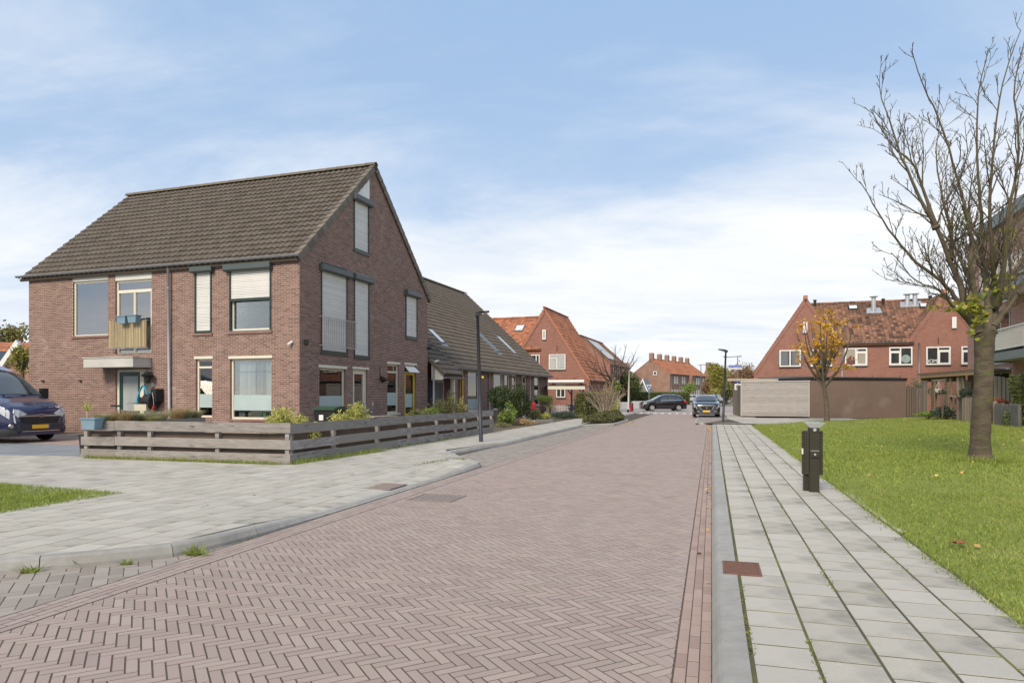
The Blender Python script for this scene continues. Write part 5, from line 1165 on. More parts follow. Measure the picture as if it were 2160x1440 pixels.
# house with white barge boards at the far left
p = at(62, HY, 42); lh = empty('white_edged_house', (-32.2, 44, ZB), R(8), 'red brick house with white barge boards left of the corner house', 'house')
pl = Pl(-32.2, 44, (math.cos(R(8)), math.sin(R(8))), ZB); xa, za = pl(38.5, 720); xl, zl = pl(1, 770); xr2 = 2 * xa - xl
mb = MB(); mb.poly([(xl, 0, 0), (xr2, 0, 0), (xr2, 0, zl), (xa, 0, za), (xl, 0, zl)]); mb.build('wall', brickmat('left_red_brick', (0.36, 0.17, 0.12), (0.28, 0.13, 0.09), (0.36, 0.26, 0.20)), lh)
for s, xe in ((-1, xl), (1, xr2)): mb = MB(); mb.prism([(xe + s * .3, -.3, zl - .45), (xa, -.3, za + .08), (xa, -.3, za - .35), (xe, -.3, zl - .50)], (0, .3, 0)); mb.build('barge_board', M_white, lh)
tile_roof(lh, (xl - 9, 4.2, 2.9), (1, 0, 0), Vector((0, 3, 2.0)).normalized(), 28, 4.3, .28, .33, M_redt, 0, amp=.04, waves=1, nseg=4)
mb = MB(); mb.prism([(xl - 8, 4.6, 3.3), (xl + 1.5, 4.6, 3.3), (xl + 1.5, 6.4, 4.5), (xl - 8, 6.4, 4.5)], (0, -.05, .07)); mb.build('solar_panel', M_solar, lh)

# ================================================================== LONG RED BRICK TERRACE ON THE RIGHT
pR = Pl(26.7, 50, tuple(U), ZB); rr = empty('red_terrace', (26.7, 50, ZB), ANG, 'long red brick terrace with two gables and a mottled tiled roof behind the sheds', 'house')
xL, zL = pR(1590, 787); xA, zA = pR(1699.5, 629); xV, zV = pR(1765, 721); xA2, _ = pR(1992, 626); x2 = xA2; zA2 = zA; sl = (zA - zL) / (xA - xL); zE = pR(1850, 722)[1]; xV1 = xA + (zA - zE) / sl; xV2 = xA2 - (zA - zE) / sl; xE = xA2 + 14
mb = MB(); mb.poly([(xL, 0, 0), (xE, 0, 0), (xE, 0, zE), (xA2 + (zA - zE) / sl, 0, zE), (xA2, 0, zA), (xV2, 0, zE), (xV1, 0, zE), (xA, 0, zA), (xL, 0, zL)]); mb.poly([(xL, 9, 0), (xL, 0, 0), (xL, 0, zL), (xL, 9, zL)]); wl = mb.build('wall', M_redb, rr)
zRg = pR(1850, 634)[1]; dep = 4.3; zRg = zE + (zRg + .35 - zE); dm = Vector((0, dep, zRg - zE)); Lm = dm.length; dm.normalize()
def clR(s):
    z = s / Lm * (zRg - zE); return (xV1 - z / sl - xV1 + 0.0 + (0), xV2 - xV1 + z / sl)
x00 = xV1 - (zRg - zE) / sl
def clR2(s):
    z = s / Lm * (zRg - zE); return (xV1 - z / sl - x00, xV2 + z / sl - x00)
tile_roof(rr, Vector((x00, 0, zE + .05)) - dm * .0, (1, 0, 0), dm, (xV2 - xV1) + 2 * (zRg - zE) / sl, Lm, .26, .30, M_oldt, 200, clip=clR2, amp=.05, waves=1, nseg=6, lift=.04)
tile_roof(rr, Vector((xV1 - .1, 0, zE + .05)) - dm * .32, (1, 0, 0), dm, (xV2 - xV1) + .2, .32, .26, .32, M_oldt, 0, amp=.05, waves=1, nseg=6, lift=.04)
caps(rr, (x00, dep, zRg + .12), (xV2 + (zRg - zE) / sl, dep, zRg + .12), .12, .4, M_oldt, nmax=60)
for (xa__, k) in ((xA, 0), (xA2, 1)):
    for s in (-1, 1):
        zz = zL if (s < 0 and k == 0) else zE; xe = xa__ + s * (zA - zz) / sl; dd = Vector((xa__ - xe, 0, zA - zz)); Lg = dd.length; dd.normalize()
        tile_roof(rr, Vector((xe, .02, zz + .02)) - dd * (.2 if zz == zL else 0) if s > 0 else Vector((xe, 8.0, zz + .02)) - dd * (.2 if zz == zL else 0), (0, 1 if s > 0 else -1, 0), dd, 8.0, Lg + (.2 if zz == zL else 0), .26, .30, M_oldt, 0, amp=.04, waves=1, nseg=4)
        p = Vector((xe, -.04, zz)); q = Vector((xa__, -.04, zA)); u_ = Vector((-dd.z, 0, dd.x)); u_ = u_ if u_.z > 0 else -u_
        mb = MB(); mb.prism([p - u_ * .2, q - u_ * .2, q + u_ * .06, p + u_ * .06], (0, .036, 0)); mb.build('verge_course', M_redb, rr)
    mb = MB(); mb.box(xa__ - .14, xa__ + .14, -.06, .5, zA - .05, zA + .22); mb.build('ridge_end', M_redt, rr)
gutter(rr, (xV1 - .35, -.22, zE - .02), (xV2 + .35, -.22, zE - .02), .09, M_grey)
for px in (1776, 1938): t = pR(px, 760)[0]; downpipe(rr, (t, -.12, zE - .1), (t, -.10, 0), .055)
for px, kw in (((1644, 738, 1689, 773), dict(mull=(.5,))), ((1710, 737, 1755, 772.5), dict(mull=(.5,))), ((1782, 734, 1829, 771), dict(mull=(.49,), sash=((.52, .96, .05, .74),), trans=((.78, .49, 1),))), ((1875, 732, 1924, 770), dict(mull=(.49,), sash=((.04, .47, .05, .72),), trans=((.76, 0, .49),))), ((1953, 731, 2004.6, 769), dict(mull=(.49,), sash=((.52, .96, .05, .74),), trans=((.78, .49, 1),))), ((2027, 730, 2078, 768), dict(mull=(.49,), sash=((.04, .47, .05, .72),), trans=((.76, 0, .49),)))):
    wi = wn(rr, pR, px, sill=.12, lin=M_grey, fw=.09, **kw)
    if px[0] in (1644,):
        h = pR.rect(*px)
        for k in (.27, .73): c = h[0] + (h[1] - h[0]) * k; solid(wi, ff, 'net_curtain', mat('dusk_curtain', (0.16, 0.17, 0.19), None, rough=.9), [(c - .5, c + .5, .095, .098, h[2] + .12, h[3] - .12)])
    if px[0] == 1782:
        h = pR.rect(*px)
        for k, s in ((.27, .5), (.74, .4)): c = h[0] + (h[1] - h[0]) * k; solid(wi, ff, 'roller_blind', mat('beige_blind', (0.34, 0.32, 0.26), None, rough=.9), [(c - s, c + s, .095, .098, h[2] + .12 + (.3 if k < .5 else 0), h[3] - (.12 if k < .5 else .4))])
        c = h[0] + (h[1] - h[0]) * .27; mb = MB()
        for i in range(22): mb.cbox((c + random.gauss(0, .14), .11, h[2] + .45 + random.gauss(0, .12)), (.09, .01, .09), ry=random.random())
        mb.cyl((c, .105, h[2] + .1), (c, .105, h[2] + .3), .12, .16, 8); mb.build('flower_vase', mat('pink_flowers', (0.45, 0.05, 0.07), (0.1, 0.1, 0.04), 6, .8), wi, xf=ff, flip=True)
    if px[0] == 1875:
        h = pR.rect(*px); c = h[0] + (h[1] - h[0]) * .72; mb = MB(); mb.cyl((c, .10, h[2] + .45), (c, .106, h[2] + .45), .30, n=20); mb.build('window_disc', mat('pale_disc', (0.30, 0.38, 0.37), (0.2, 0.27, 0.27), 5, .5), wi, xf=ff, flip=True)
    if px[0] == 1953:
        h = pR.rect(*px); c = h[0] + (h[1] - h[0]) * .26; text('HOME', .36, M_white, wi, Matrix.Translation((c, -.105, h[2] + .25)) @ Matrix.Rotation(R(90), 4, 'X'), ext=.01, xw=.80)
wn(rr, pR, (1693.6, 679, 1703, 702), sill=.08, lin=M_grey, fw=.13); wn(rr, pR, (2007.5, 668.6, 2016.7, 692), sill=.08, lin=M_grey, fw=.13)
for px, py in ((1806, 799), (1840, 799), (1979, 718), (1899, 799)): t, z = pR(px, py); mb = MB(); mb.box(t - .02, t + .02, .003, .03, z - .25, z + .25); mb.build('wall_anchor', M_black, rr, xf=ff, flip=True)
def onroof(px, py):
    """ray against the main roof plane, local x and s"""
    dr = Vector(((px - CX) / F, 1, (HY - py) / F)); rz = Matrix.Rotation(-ANG, 3, 'Z'); lo = rz @ (Vector((0, 0, H)) - rr.location); ld = rz @ dr; k = (zRg - zE) / dep
    t = (zE + k * lo.y - lo.z) / (ld.z - k * ld.y); return lo + ld * t
for px, py, h_ in ((1843, 659, 1.2), (1914, 646, .9), (1930, 645, .9)):
    p = onroof(px, py); mb = MB(); mb.cyl(p - Vector((0, 0, .1)), p + Vector((0, 0, h_)), .19, .16, 12); mb.cyl(p + Vector((0, 0, h_)), p + Vector((0, 0, h_ + .05)), .30, n=12); mb.prism([p + Vector((-.55, -.3, -.12)), p + Vector((.55, -.3, -.12)), p + Vector((.45, .3, .35)), p + Vector((-.45, .3, .35))], (0, -.03, .05)); mb.build('metal_flue', mat('bright_zinc', (0.50, 0.52, 0.55), (0.38, 0.40, 0.43), 4, .4, metal=.4), rr)
for px, py in ((1719, 648), (1863, 646), (1962, 640)): p = onroof(px, py); mb = MB(); mb.cyl(p - Vector((0, 0, .1)), p + Vector((0, 0, .45)), .09, n=8); mb.cyl(p + Vector((0, 0, .45)), p + Vector((0, 0, .6)), .13, n=8); mb.build('vent_pipe', M_black, rr)
for px, py in ((1800, 656), (1951, 652)):
    p = onroof(px, py) + Vector((0, -.03, .06)); mb = MB(); mb.prism([p + Vector((-.35, 0, 0)), p + Vector((.35, 0, 0)), p + Vector((.35, 0, 0)) + dm * .6, p + Vector((-.35, 0, 0)) + dm * .6], (0, -.06, .09)); sq = mb.build('skylight', M_black, rr); q = p + Vector((0, -.065, .095))
    mb = MB(); mb.prism([q + Vector((-.27, 0, 0)) + dm * .08, q + Vector((.27, 0, 0)) + dm * .08, q + Vector((.27, 0, 0)) + dm * .52, q + Vector((-.27, 0, 0)) + dm * .52], (0, -.01, .015)); mb.build('pane', MATS['pale_reflection_glass'], sq)

# ================================================================== GARAGES
M_clad = mat('grey_cladding', (0.42, 0.395, 0.385), (0.34, 0.32, 0.31), 2.5, .85, .5, 25, rv=.10, stretch=(1, 1, 5), c3=(0.3, 0.27, 0.26), s3=2)
g0 = at(1563.5, 880, 43.0); g1 = at(1708, 881, 41.4); gd = Vector((g1.x - g0.x, g1.y - g0.y)); gL = gd.length; ga = math.atan2(gd.y, gd.x); GH = 2.22
cg = empty('clad_garage', (g0.x, g0.y, ZB), ga, 'low garage clad in grey horizontal boards beside the brown shed', 'garage')
mb = MB(); mb.box(0, gL, .03, 5, 0.06, GH - .02); mb.build('body', M_dark, cg)
n = 19
for i in range(n):
    z0 = .07 + (GH - .12) * i / n; mb = MB(); mb.cr = random.random(); mb.box(0, gL, 0, .028, z0, z0 + (GH - .12) / n - .012); mb.build('board', M_clad, cg)
mb = MB(); mb.box(-.05, gL + .02, -.05, 5.05, GH - .03, GH + .03); mb.build('roof_trim', mat('pale_trim', (0.48, 0.48, 0.47)), cg); mb = MB(); mb.box(-.03, .04, -.02, .0, .05, GH - .03); mb.box(gL - .06, gL, -.02, 0, .05, GH - .03); mb.build('corner_board', M_clad, cg)
b1_ = at(1910.5, 879, 43.2); bd = Vector((b1_.x - g1.x, b1_.y - g1.y)); bL = bd.length; ba = math.atan2(bd.y, bd.x)
bs = empty('brown_shed', (g1.x + .03, g1.y - .02, ZB), ba, 'long brown rendered shed with a flat black-edged roof', 'shed')
M_rend = mat('brown_render', (0.205, 0.150, 0.122), (0.175, 0.128, 0.106), .8, .9, .5, 40, c3=(0.235, 0.19, 0.16), s3=.6)
mb = MB(); mb.box(0, bL, 0, 3, -.1, 2.30); mb.build('body', M_rend, bs); mb = MB(); mb.box(-.03, bL + .05, -.04, 3.04, 2.30, 2.46); mb.build('roof_edge', M_black, bs)
mb = MB(); mb.box(1.2, 10.0, 3.4, 7.0, 2.2, 2.62); mb.build('rear_roof', M_grey, bs)
mb = MB(); n = 40
for i in range(n): mb.box(-3.4 + i * .12, -3.4 + i * .12 + .07, 3.2, 3.6, 2.28, 2.44)
mb.build('corrugated_sheet', mat('cream_sheet', (0.5, 0.45, 0.36)), bs)
def slat_fence(name, p0, p1, h, w, lab, mt=None, z=.1, gap=.012, two=False, htf=None):
    p0 = Vector((p0[0], p0[1], 0)); p1 = Vector((p1[0], p1[1], 0)); L = (p1 - p0).length; d = (p1 - p0).normalized(); root = empty(name, (p0.x, p0.y, z), math.atan2(d.y, d.x), lab, 'fence'); n = max(1, int(L / w)); w = L / n
    for i in range(n):
        mb = MB(); mb.cr = random.random(); y = (.02 if (two and i % 2) else 0); hh = h + random.uniform(-.015, .015) if htf is None else htf(i / n); mb.box(i * w + gap / 2, (i + 1) * w - gap / 2, -y, -y + .02, .03, hh); mb.build('board', mt or M_woodv, root)
    for z0 in (.35, h * .85): mb = MB(); mb.box(0, L, .03, .07, z0, z0 + .08); mb.build('rail', mt or M_woodv, root)
    return root
f0, f1 = at(1546, 870, 49.5), at(1563, 880, 43.05); slat_fence('side_fence', (f0.x, f0.y), (f1.x, f1.y), 2.0, .14, 'upright board fence running back beside the grey clad garage')
f0, f1 = at(1911, 878, 43.6), at(1945, 879, 41.5); slat_fence('plank_fence', (f0.x, f0.y), (f1.x, f1.y), 1.85, .15, 'upright plank fence between the brown shed and the open pergola', two=True)
f0, f1 = at(2029, 888, 35.6), at(2062, 890, 34.5); slat_fence('low_fence', (f0.x, f0.y), (f1.x, f1.y), 1.25, .10, 'low upright board fence right of the pergola, behind the big tree')
f0, f1 = at(2028, 888, 36.2), at(2060, 888, 35.6); slat_fence('arched_fence', (f0.x, f0.y + .4), (f1.x, f1.y + .4), 2.3, .14, 'tall arched fence panel just left of the big tree trunk', htf=lambda k: 2.35 - .3 * k)
f0, f1 = at(2096, 889, 33.5), at(2152, 889, 31.5); slat_fence('tall_fence', (f0.x, f0.y), (f1.x, f1.y), 2.2, .15, 'tall weathered fence under the balconies right of the tree', two=True, htf=lambda k: 2.3 - .5 * k * k)
# rolled edging of dark stakes with a post
f0, f1 = gp(2101, 897, .1), gp(2152, 902, .1); ed = empty('stake_edging', (f0.x, f0.y, .1), math.atan2(f1.y - f0.y, f1.x - f0.x), 'dark grey stake edging round the flower bed under the balconies', 'edging'); L = (f1 - f0).length
for i in range(15): mb = MB(); x = L * (i + .5) / 15; mb.cyl((x, 0, 0), (x, 0, 1.0 + random.uniform(-.03, .03)), L / 30 * .95, n=8); mb.build('stake', mat('dark_stake', (0.075, 0.08, 0.085), (0.12, 0.115, 0.10), 3, .8, rv=.2), ed)
mb = MB(); mb.box(-.22, -.10, -.05, .07, 0, 1.1); mb.build('post', M_woodv, ed)

# pergola shed with trellis
c0 = gp(1945, 881, .1); c1 = gp(2030, 888, .1); pd = Vector((c1.x - c0.x, c1.y - c0.y)); pLn = pd.length; pg = empty('open_pergola', (c0.x, c0.y, ZB), math.atan2(pd.y, pd.x), 'open wooden pergola shed with wire trellis at the edge of the lawn', 'pergola')
M_post = mat('greenish_post', (0.21, 0.19, 0.11), (0.16, 0.145, 0.09), 4, .85, rv=.2)
M_newb = mat('new_timber', (0.42, 0.29, 0.15), (0.36, 0.25, 0.13), 3, .8)
mb = MB(); mb.box(0, pLn + 1.5, 3.0, 3.1, 0, 2.4); mb.box(pLn + 1.5, pLn + 1.6, .2, 3.0, 0, 2.4); mb.build('back_wall', mat('dark_wood', (0.05, 0.035, 0.025), (0.08, 0.06, 0.04), 3, .9), pg)
mb = MB(); mb.box(-.3, pLn + 1.8, -.1, 3.2, 2.58, 2.64); mb.build('roof', M_woodv, pg)
for k in range(28): mb = MB(); x = -.25 + (pLn + 2.0) * k / 28; mb.cyl((x, -.15, 2.66), (x, 3.2, 2.66), .05, n=6); mb.build('roof_rib', mat('brown_sheet', (0.16, 0.10, 0.07)), pg)
mb = MB(); mb.box(-.1, pLn + 1.8, -.08, -.03, 2.40, 2.58); mb.build('fascia', M_newb, pg); mb = MB(); mb.prism([(-.5, -.1, 2.2), (-.1, -.1, 2.2), (-.1, -.1, 2.6), (-.25, -.1, 2.5)], (0, 2.5, 0)); mb.build('side_board', M_newb, pg)
for k, x in enumerate([.0, .12, .24, .42, .54, .66]): mb = MB(); mb.cr = random.random(); mb.box(x - .0, x + .10, 0, .03, .03, 2.25); mb.build('board', M_woodv, pg)
fx = lambda px: (px - 1945) / 85 * pLn
for px, hh in ((1968, 2.35), (1976, 2.3), (1997, 2.35), (2007, 2.35), (2030, 2.35)): x = fx(px); mb = MB(); mb.cr = random.random(); mb.box(x - .05, x + .05, -.02, .08, 0, hh); mb.build('post', M_post, pg)
for k in range(11): z = .25 + k * .2; mb = MB(); mb.box(fx(1997), fx(2007), -.04, -.025, z, z + .012); (mb.box(fx(1968), fx(1976), -.04, -.025, z, z + .012)); (mb.box(fx(1976), fx(1997), -.04, -.025, z, z + .012) if k < 6 else None); mb.build('trellis_wire', M_zinc, pg)
mb = MB(); mb.box(fx(2006), fx(2031), -.06, .1, 1.28, 1.36); mb.build('shelf', mat('pale_board', (0.42, 0.36, 0.28)), pg)
mb = MB(); mb.box(fx(1970), fx(1998), -.03, .05, 2.16, 2.28); mb.build('cross_beam', M_woodv, pg)
def pgm(x, y, z): return Matrix.Translation(pg.location) @ Matrix.Rotation(pg.rotation_euler.z, 4, 'Z') @ Vector((x, y, z))
for k, (px, z) in enumerate(((2012, 0), (2020, 0), (2015.5, .42))):
    p = pgm(fx(px), .5, z); cr = empty('black_crate', p, pg.rotation_euler.z, ['left lower of the three black crates under the pergola shelf', 'right lower of the three black crates under the pergola shelf', 'topmost black crate under the pergola shelf'][k], 'crate', 'black crates under the pergola shelf')
    mb = MB(); mb.box(-.22, .22, -.2, .2, 0, .03); mb.build('base', M_black, cr)
    for s in (-1, 1):
        for j in range(3): mb = MB(); z0 = .05 + j * .12; mb.box(-.22, .22, s * .2 - .008, s * .2 + .008, z0, z0 + .085); mb.build('slat', M_black, cr); mb = MB(); mb.box(s * .22 - .008, s * .22 + .008, -.19, .19, z0, z0 + .085); mb.build('slat', M_black, cr)
p = pgm(fx(1984), -.02, 1.55); hb = empty('hanging_basket', p, 0, 'white flower basket hanging from the pergola beam', 'hanging basket')
mb = MB(); mb.lathe([(0, -.02), (.16, .0), (.22, .16), (.20, .17), (.15, .03)], 14); mb.build('bowl', M_white, hb)
for a in (0, 2.1, 4.2): mb = MB(); mb.tube([(.2 * math.cos(a), .2 * math.sin(a), .16), (0, 0, .65)], .008, 4); mb.build('hanger', M_white, hb)
# ================================================================== APARTMENT BLOCK ON THE RIGHT
M_apb = brickmat('salmon_brick', (0.46, 0.26, 0.19), (0.34, 0.18, 0.13), (0.55, 0.48, 0.42), stain=(0.45, 0.33, 0.27), st=.25)
M_steelg = mat('grey_green_steel', (0.20, 0.235, 0.235), (0.17, 0.20, 0.20), 2, .5)
M_steeld = mat('dark_green_steel', (0.035, 0.055, 0.055), None, rough=.4)
ap = empty('apartment_block', (26.9, 40.3, ZB), ANG, 'brick apartment block with white railed balconies at the right edge, behind the big tree', 'apartment block')
aw = lambda t, d, z: (-d, -t, z)
PH = 10.1; holesA = []
for k in range(3):
    z0 = .05 + k * 3.1; holesA += [(3.0, 7.0, z0, z0 + 2.55), (9.6, 13.2, z0, z0 + 2.55)]
wl = wall_sheet(ap, aw, [(0, 0, 22), (PH, 0, 22)], holesA, M_apb, reveal=.4)
mb = MB(); mb.poly([(0, 0, 0), (12, 0, 0), (12, 0, PH), (0, 0, PH)]); mb.build('end_wall', M_apb, ap)
mb = MB(); mb.box(-.25, 12, -22, -2.6, PH - .05, PH + .55); mb.box(-.05, 12, -2.6, .05, PH, PH + .12); mb.build('roof_fascia', M_steelg, ap)
for h in holesA:
    wi = window(ap, aw, h[0], h[1], h[2], h[3], MATS['white_panel'] if 0 else M_panel, depth=.4, fw=.09, mull=(.33, .66), gm=M_glass, curtain=((.05, .25, 0, M_curt), (.7, .95, 0, M_curt)))
for k, z0 in enumerate((3.02, 6.12)):
    bal = empty('balcony', (0, 0, 0)); bal.parent = ap
    mb = MB(); mb.box(-1.35, -.02, -16, -7.2, z0, z0 + .12); mb.build('slab', M_panel, bal)
    mb = MB(); mb.box(-1.40, -1.35, -16, -7.2, z0 - .06, z0 + .30); mb.box(-1.35, -.02, -7.2, -7.15, z0 - .06, z0 + .30); mb.build('edge_beam', M_steelg, bal)
    mb = MB(); mb.box(-1.36, -1.30, -8.75, -8.45, z0 - .05, z0 + 1.42); mb.box(-1.3, -.02, -8.62, -8.58, z0 + .3, z0 + 1.4); mb.build('privacy_screen', M_steeld, bal)
    rl = MB(); rl.box(-1.42, -1.37, -16, -7.2, z0 + 1.32, z0 + 1.37); rl.box(-1.41, -1.38, -16, -7.2, z0 + .42, z0 + .46); rl.box(-1.37, -.02, -7.19, -7.15, z0 + 1.32, z0 + 1.37); ro = rl.build('railing', M_white, bal)
    me = None
    for i in range(76):
        y = -15.9 + i * .115
        if me is None:
            mb = MB(); mb.box(-.007, .007, -.011, .011, 0, .88); b0_ = mb.build('bar', M_white, ro, loc=(-1.395, y, z0 + .45)); me = b0_.data
        else: o = link('bar', me, ro); o.location = (-1.395, y, z0 + .45)
    for i in range(11): o = link('bar', me, ro); o.location = (-1.3 + i * .12, -7.17, z0 + .45)
for zz in (3.02, 6.12, 0): mb = MB(); mb.box(-.06, .0, -7.0, -3.0, zz - .06 if zz else 2.65, zz + .03 if zz else 2.75); mb.build('lintel', M_panel, ap)

# ================================================================== STREET FURNITURE
def lamp(px, yb, yt, pxt, Y, lab, head=.55, side=1, m_=M_lampp, r=.062, z=.1, group='street lamps'):
    b = at(px, yb, Y); t = at(pxt, yt, Y); root = empty('street_lamp', (b.x, b.y, z), 0, lab, 'street lamp', group); hgt = t.z - z; lx = t.x - b.x
    mb = MB(); mb.tube([(0, 0, -.1), (lx * .4, 0, hgt * .4), (lx, 0, hgt)], [r, r * .9, r * .68], 14); mb.build('pole', m_, root, smooth=True)
    mb = MB(); mb.prism([(lx - side * .07, -.11, hgt - .03), (lx - side * .07, -.11, hgt + .07), (lx + side * .1, -.13, hgt + .12), (lx + side * head, -.05, hgt + .15), (lx + side * head, -.05, hgt + .12)], (0, .24, 0)); hd = mb.build('lamp_head', m_, root)
    mb = MB(); mb.prism([(lx + side * .12, -.09, hgt + .05), (lx + side * head * .85, -.04, hgt + .105), (lx + side * head * .85, .12, hgt + .105), (lx + side * .12, .15, hgt + .05)], (0, 0, -.012)); mb.build('lens', M_panel, hd)
    return root
nl = lamp(1015, 931, 666, 1007.5, 20.0, 'dark street lamp on the left footway in front of the brown terrace', .34, 1)
nl.rotation_euler = (0, 0, 0)
mb = MB(); mb.box(.02, .075, -.066, -.058, 1.86, 1.92); mb.build('yellow_sticker', M_yellow, nl)
fl = lamp(1525, 891, 742, 1531, 34.1, 'dark street lamp carrying the blue street name sign, by the parked black car', .34, -1)
M_blue = mat('sign_blue', (0.03, 0.09, 0.42), None, rough=.35); M_bluew = mat('sign_letter', (0.75, 0.77, 0.85), None, rough=.4)
p = at(1536, 778.5, 34.0); q = at(1565.5, 769.5, 34.0)
ns = empty('street_name_sign', (p.x, p.y, p.z), 0, 'blue street name sign fixed to the lamp post', 'sign'); wS = q.x - p.x; hS = q.z - p.z
mb = MB(); mb.box(0, wS, 0, .02, 0, hS + .0); mb.build('panel', M_white, ns); mb = MB(); mb.box(.02, wS - .02, -.006, -.001, .07, hS - .015); mb.build('face', M_blue, ns)
mb = MB(); mb.box(-.16, .0, .0, .02, hS * .3, hS * .36); mb.box(-.16, .0, .0, .02, hS * .7, hS * .76); mb.build('bracket', M_zinc, ns)
text('H.M. Vosmanstraat', .11, M_bluew, ns, Matrix.Translation((wS / 2, -.010, hS * .55 + .01)) @ Matrix.Rotation(R(90), 4, 'X'), xw=.58)
# double armed lamps far off
for px, yt, xa0, xa1, Y, lab in ((1556, 752, 1526, 1564, 92, 'tall thin lamp with two flat arms behind the street name sign'), (1478.5, 769.5, 1474, 1500, 118, 'tall thin lamp with flat arms in front of the chimney terrace')):
    b = at(px, 860, Y); t = at(px, yt, Y); x0, x1 = at(xa0, yt, Y).x - b.x, at(xa1, yt, Y).x - b.x
    lr = empty('double_lamp', (b.x, b.y, .05), 0, lab, 'street lamp', 'tall double-armed lamps'); mb = MB(); mb.cyl((0, 0, 0), (0, 0, t.z), .10, .06, 8); mb.build('pole', M_grey, lr)
    mb = MB(); mb.tube([(x0, 0, t.z - .05), (x0 * .6, 0, t.z - .12), (0, 0, t.z), (x1, 0, t.z)], [.09, .05, .05, .09], 6); mb.build('arm', M_grey, lr)
# silver lamp with its dark foot, red bollard
sl_ = lamp(1325, 869, 773, 1327.5, 55.5, 'white street lamp at the crossroads beside the red bollard', .42, 1, mat('silver_paint', (0.62, 0.60, 0.62), None, rough=.4), .075)
mb = MB(); mb.cyl((0, 0, 0), (0, 0, .22), .10, n=10); mb.build('foot', M_black, sl_)
p = gp(1331.5, 868, .1); rb_ = empty('red_bollard', (p.x, p.y, .1), 0, 'red bollard with a black cap beside the white lamp post', 'bollard'); mb = MB(); mb.cyl((0, 0, 0), (0, 0, .62), .11, .09, 10); mb.build('body', mat('red_paint', (0.42, 0.02, 0.03), None, rough=.5), rb_); mb = MB(); mb.cyl((0, 0, .62), (0, 0, .72), .09, .05, 10); mb.build('cap', M_black, rb_)
p = gp(1334.5, 866.5, .1); tag((lambda: (MB().cyl((p.x, p.y, .1), (p.x, p.y, .82), .07, .05, 8).build('black_bollard', M_black)))(), 'black bollard standing against the white picket fence', 'bollard')
# give-way sign seen from behind
p = gp(1369, 855, .1); gw = empty('give_way_sign', (p.x, p.y, .1), R(-8), 'downward triangular road sign seen from behind by the hedge', 'road sign'); Yg = p.y; s_ = F / Yg; zt = (834 - 811) / s_ + 1.35; zb = (834 - 822.5) / s_ + 1.35; hw = 5.4 / s_
mb = MB(); mb.cyl((0, .04, 0), (0, .04, zt), .05, n=8); mb.build('pole', M_zinc, gw); mb = MB(); mb.prism([(-hw, 0, zt), (hw, 0, zt), (0, 0, zb)], (0, .03, 0)); mb.build('plate', mat('sign_back', (0.45, 0.50, 0.55), None, rough=.5), gw)
mb = MB(); mb.box(-.12, .12, -.02, -.001, (zt + zb) / 2 + .0, (zt + zb) / 2 + .22); mb.build('sticker', M_blue, gw)
# parking zone sign and small blue sign at the side fence
p = at(1556.5, 820, 46); ps = empty('parking_zone_sign', (p.x, p.y, .1), 0, 'white zone sign with a ringed circle and a small blue plate above the side fence', 'road sign'); z = at(1556.5, 816, 46).z - .1
mb = MB(); mb.cyl((0, .05, 0), (0, .05, z + .62), .03, n=8); mb.build('pole', M_zinc, ps); mb = MB(); mb.box(-.22, .22, 0, .02, z - .19, z + .22); mb.build('panel', M_white, ps)
mb = MB(); mb.cyl((0, -.001, z + .02), (0, -.012, z + .02), .13, n=20); mb.build('ring', mat('sign_navy', (0.05, 0.05, 0.16)), ps); mb = MB(); mb.cyl((0, -.0125, z + .02), (0, -.016, z + .02), .09, n=20); mb.build('disc', M_white, ps)
mb = MB(); mb.cbox((0, -.02, z + .02), (.13, .006, .03), ry=R(45)); mb.build('bar', MATS['sign_navy'], ps); mb = MB(); mb.box(-.26, .20, 0, .02, z + .33, z + .46); mb.build('blue_plate', M_blue, ps)

# litter bin
p = gp(1717.5, 1037, .1); bn = empty('litter_bin', (p.x, p.y, .1), R(-14), 'dark litter bin with a grey flared hood beside the right footway', 'litter bin')
M_bin = mat('bin_paint', (0.030, 0.028, 0.018), (0.042, 0.038, 0.026), 4, .42, .3, 60); S_ = p.y / F
mb = MB(); mb.box(-.062, .062, -.035, .035, -.05, .90); mb.build('post', M_bin, bn); mb = MB(); mb.box(-.125, -.055, .08, .16, -.05, .80); mb.build('rear_post', M_bin, bn)
mb = MB(); n = 26; prof = []
for i in range(n): th = 2 * math.pi * i / n; prof.append((.138 * math.copysign(abs(math.cos(th)) ** .7, math.cos(th)), .155 + .125 * math.copysign(abs(math.sin(th)) ** .8, math.sin(th))))
mb.add([(x, y, .235) for x, y in prof] + [(x, y, .83) for x, y in prof] + [(x * .93, .155 + (y - .155) * .93, .85) for x, y in prof], [tuple(range(n))[::-1]] + [(i, (i + 1) % n, n + (i + 1) % n, n + i) for i in range(n)] + [(n + i, n + (i + 1) % n, 2 * n + (i + 1) % n, 2 * n + i) for i in range(n)] + [tuple(range(2 * n, 3 * n))]); body = mb.build('drum', M_bin, bn)
stm = mat('bin_stud', (0.22, 0.19, 0.17), None, rough=.4, metal=.5); me = None
for r_i in range(15):
    for i in range(26):
        th = 2 * math.pi * (i + .5) / 26
        if r_i * 26 + i > 289 and False: break
        x = .139 * math.copysign(abs(math.cos(th)) ** .7, math.cos(th)); y = .155 + .126 * math.copysign(abs(math.sin(th)) ** .8, math.sin(th))
        if y > .17 and i % 2: continue
        if me is None: mb = MB(); mb.cbox((0, 0, 0), (.006, .006, .006)); o = mb.build('stud', stm, body); me = o.data; o.location = (x, y, .27 + r_i * .037); continue
        o = link('stud', me, body); o.location = (x, y, .27 + r_i * .037)
mb = MB(); mb.box(-.05, .05, .0, .2, .83, .92); mb.box(-.055, .055, -.04, .0, .84, .90); mb.build('neck', M_bin, bn)
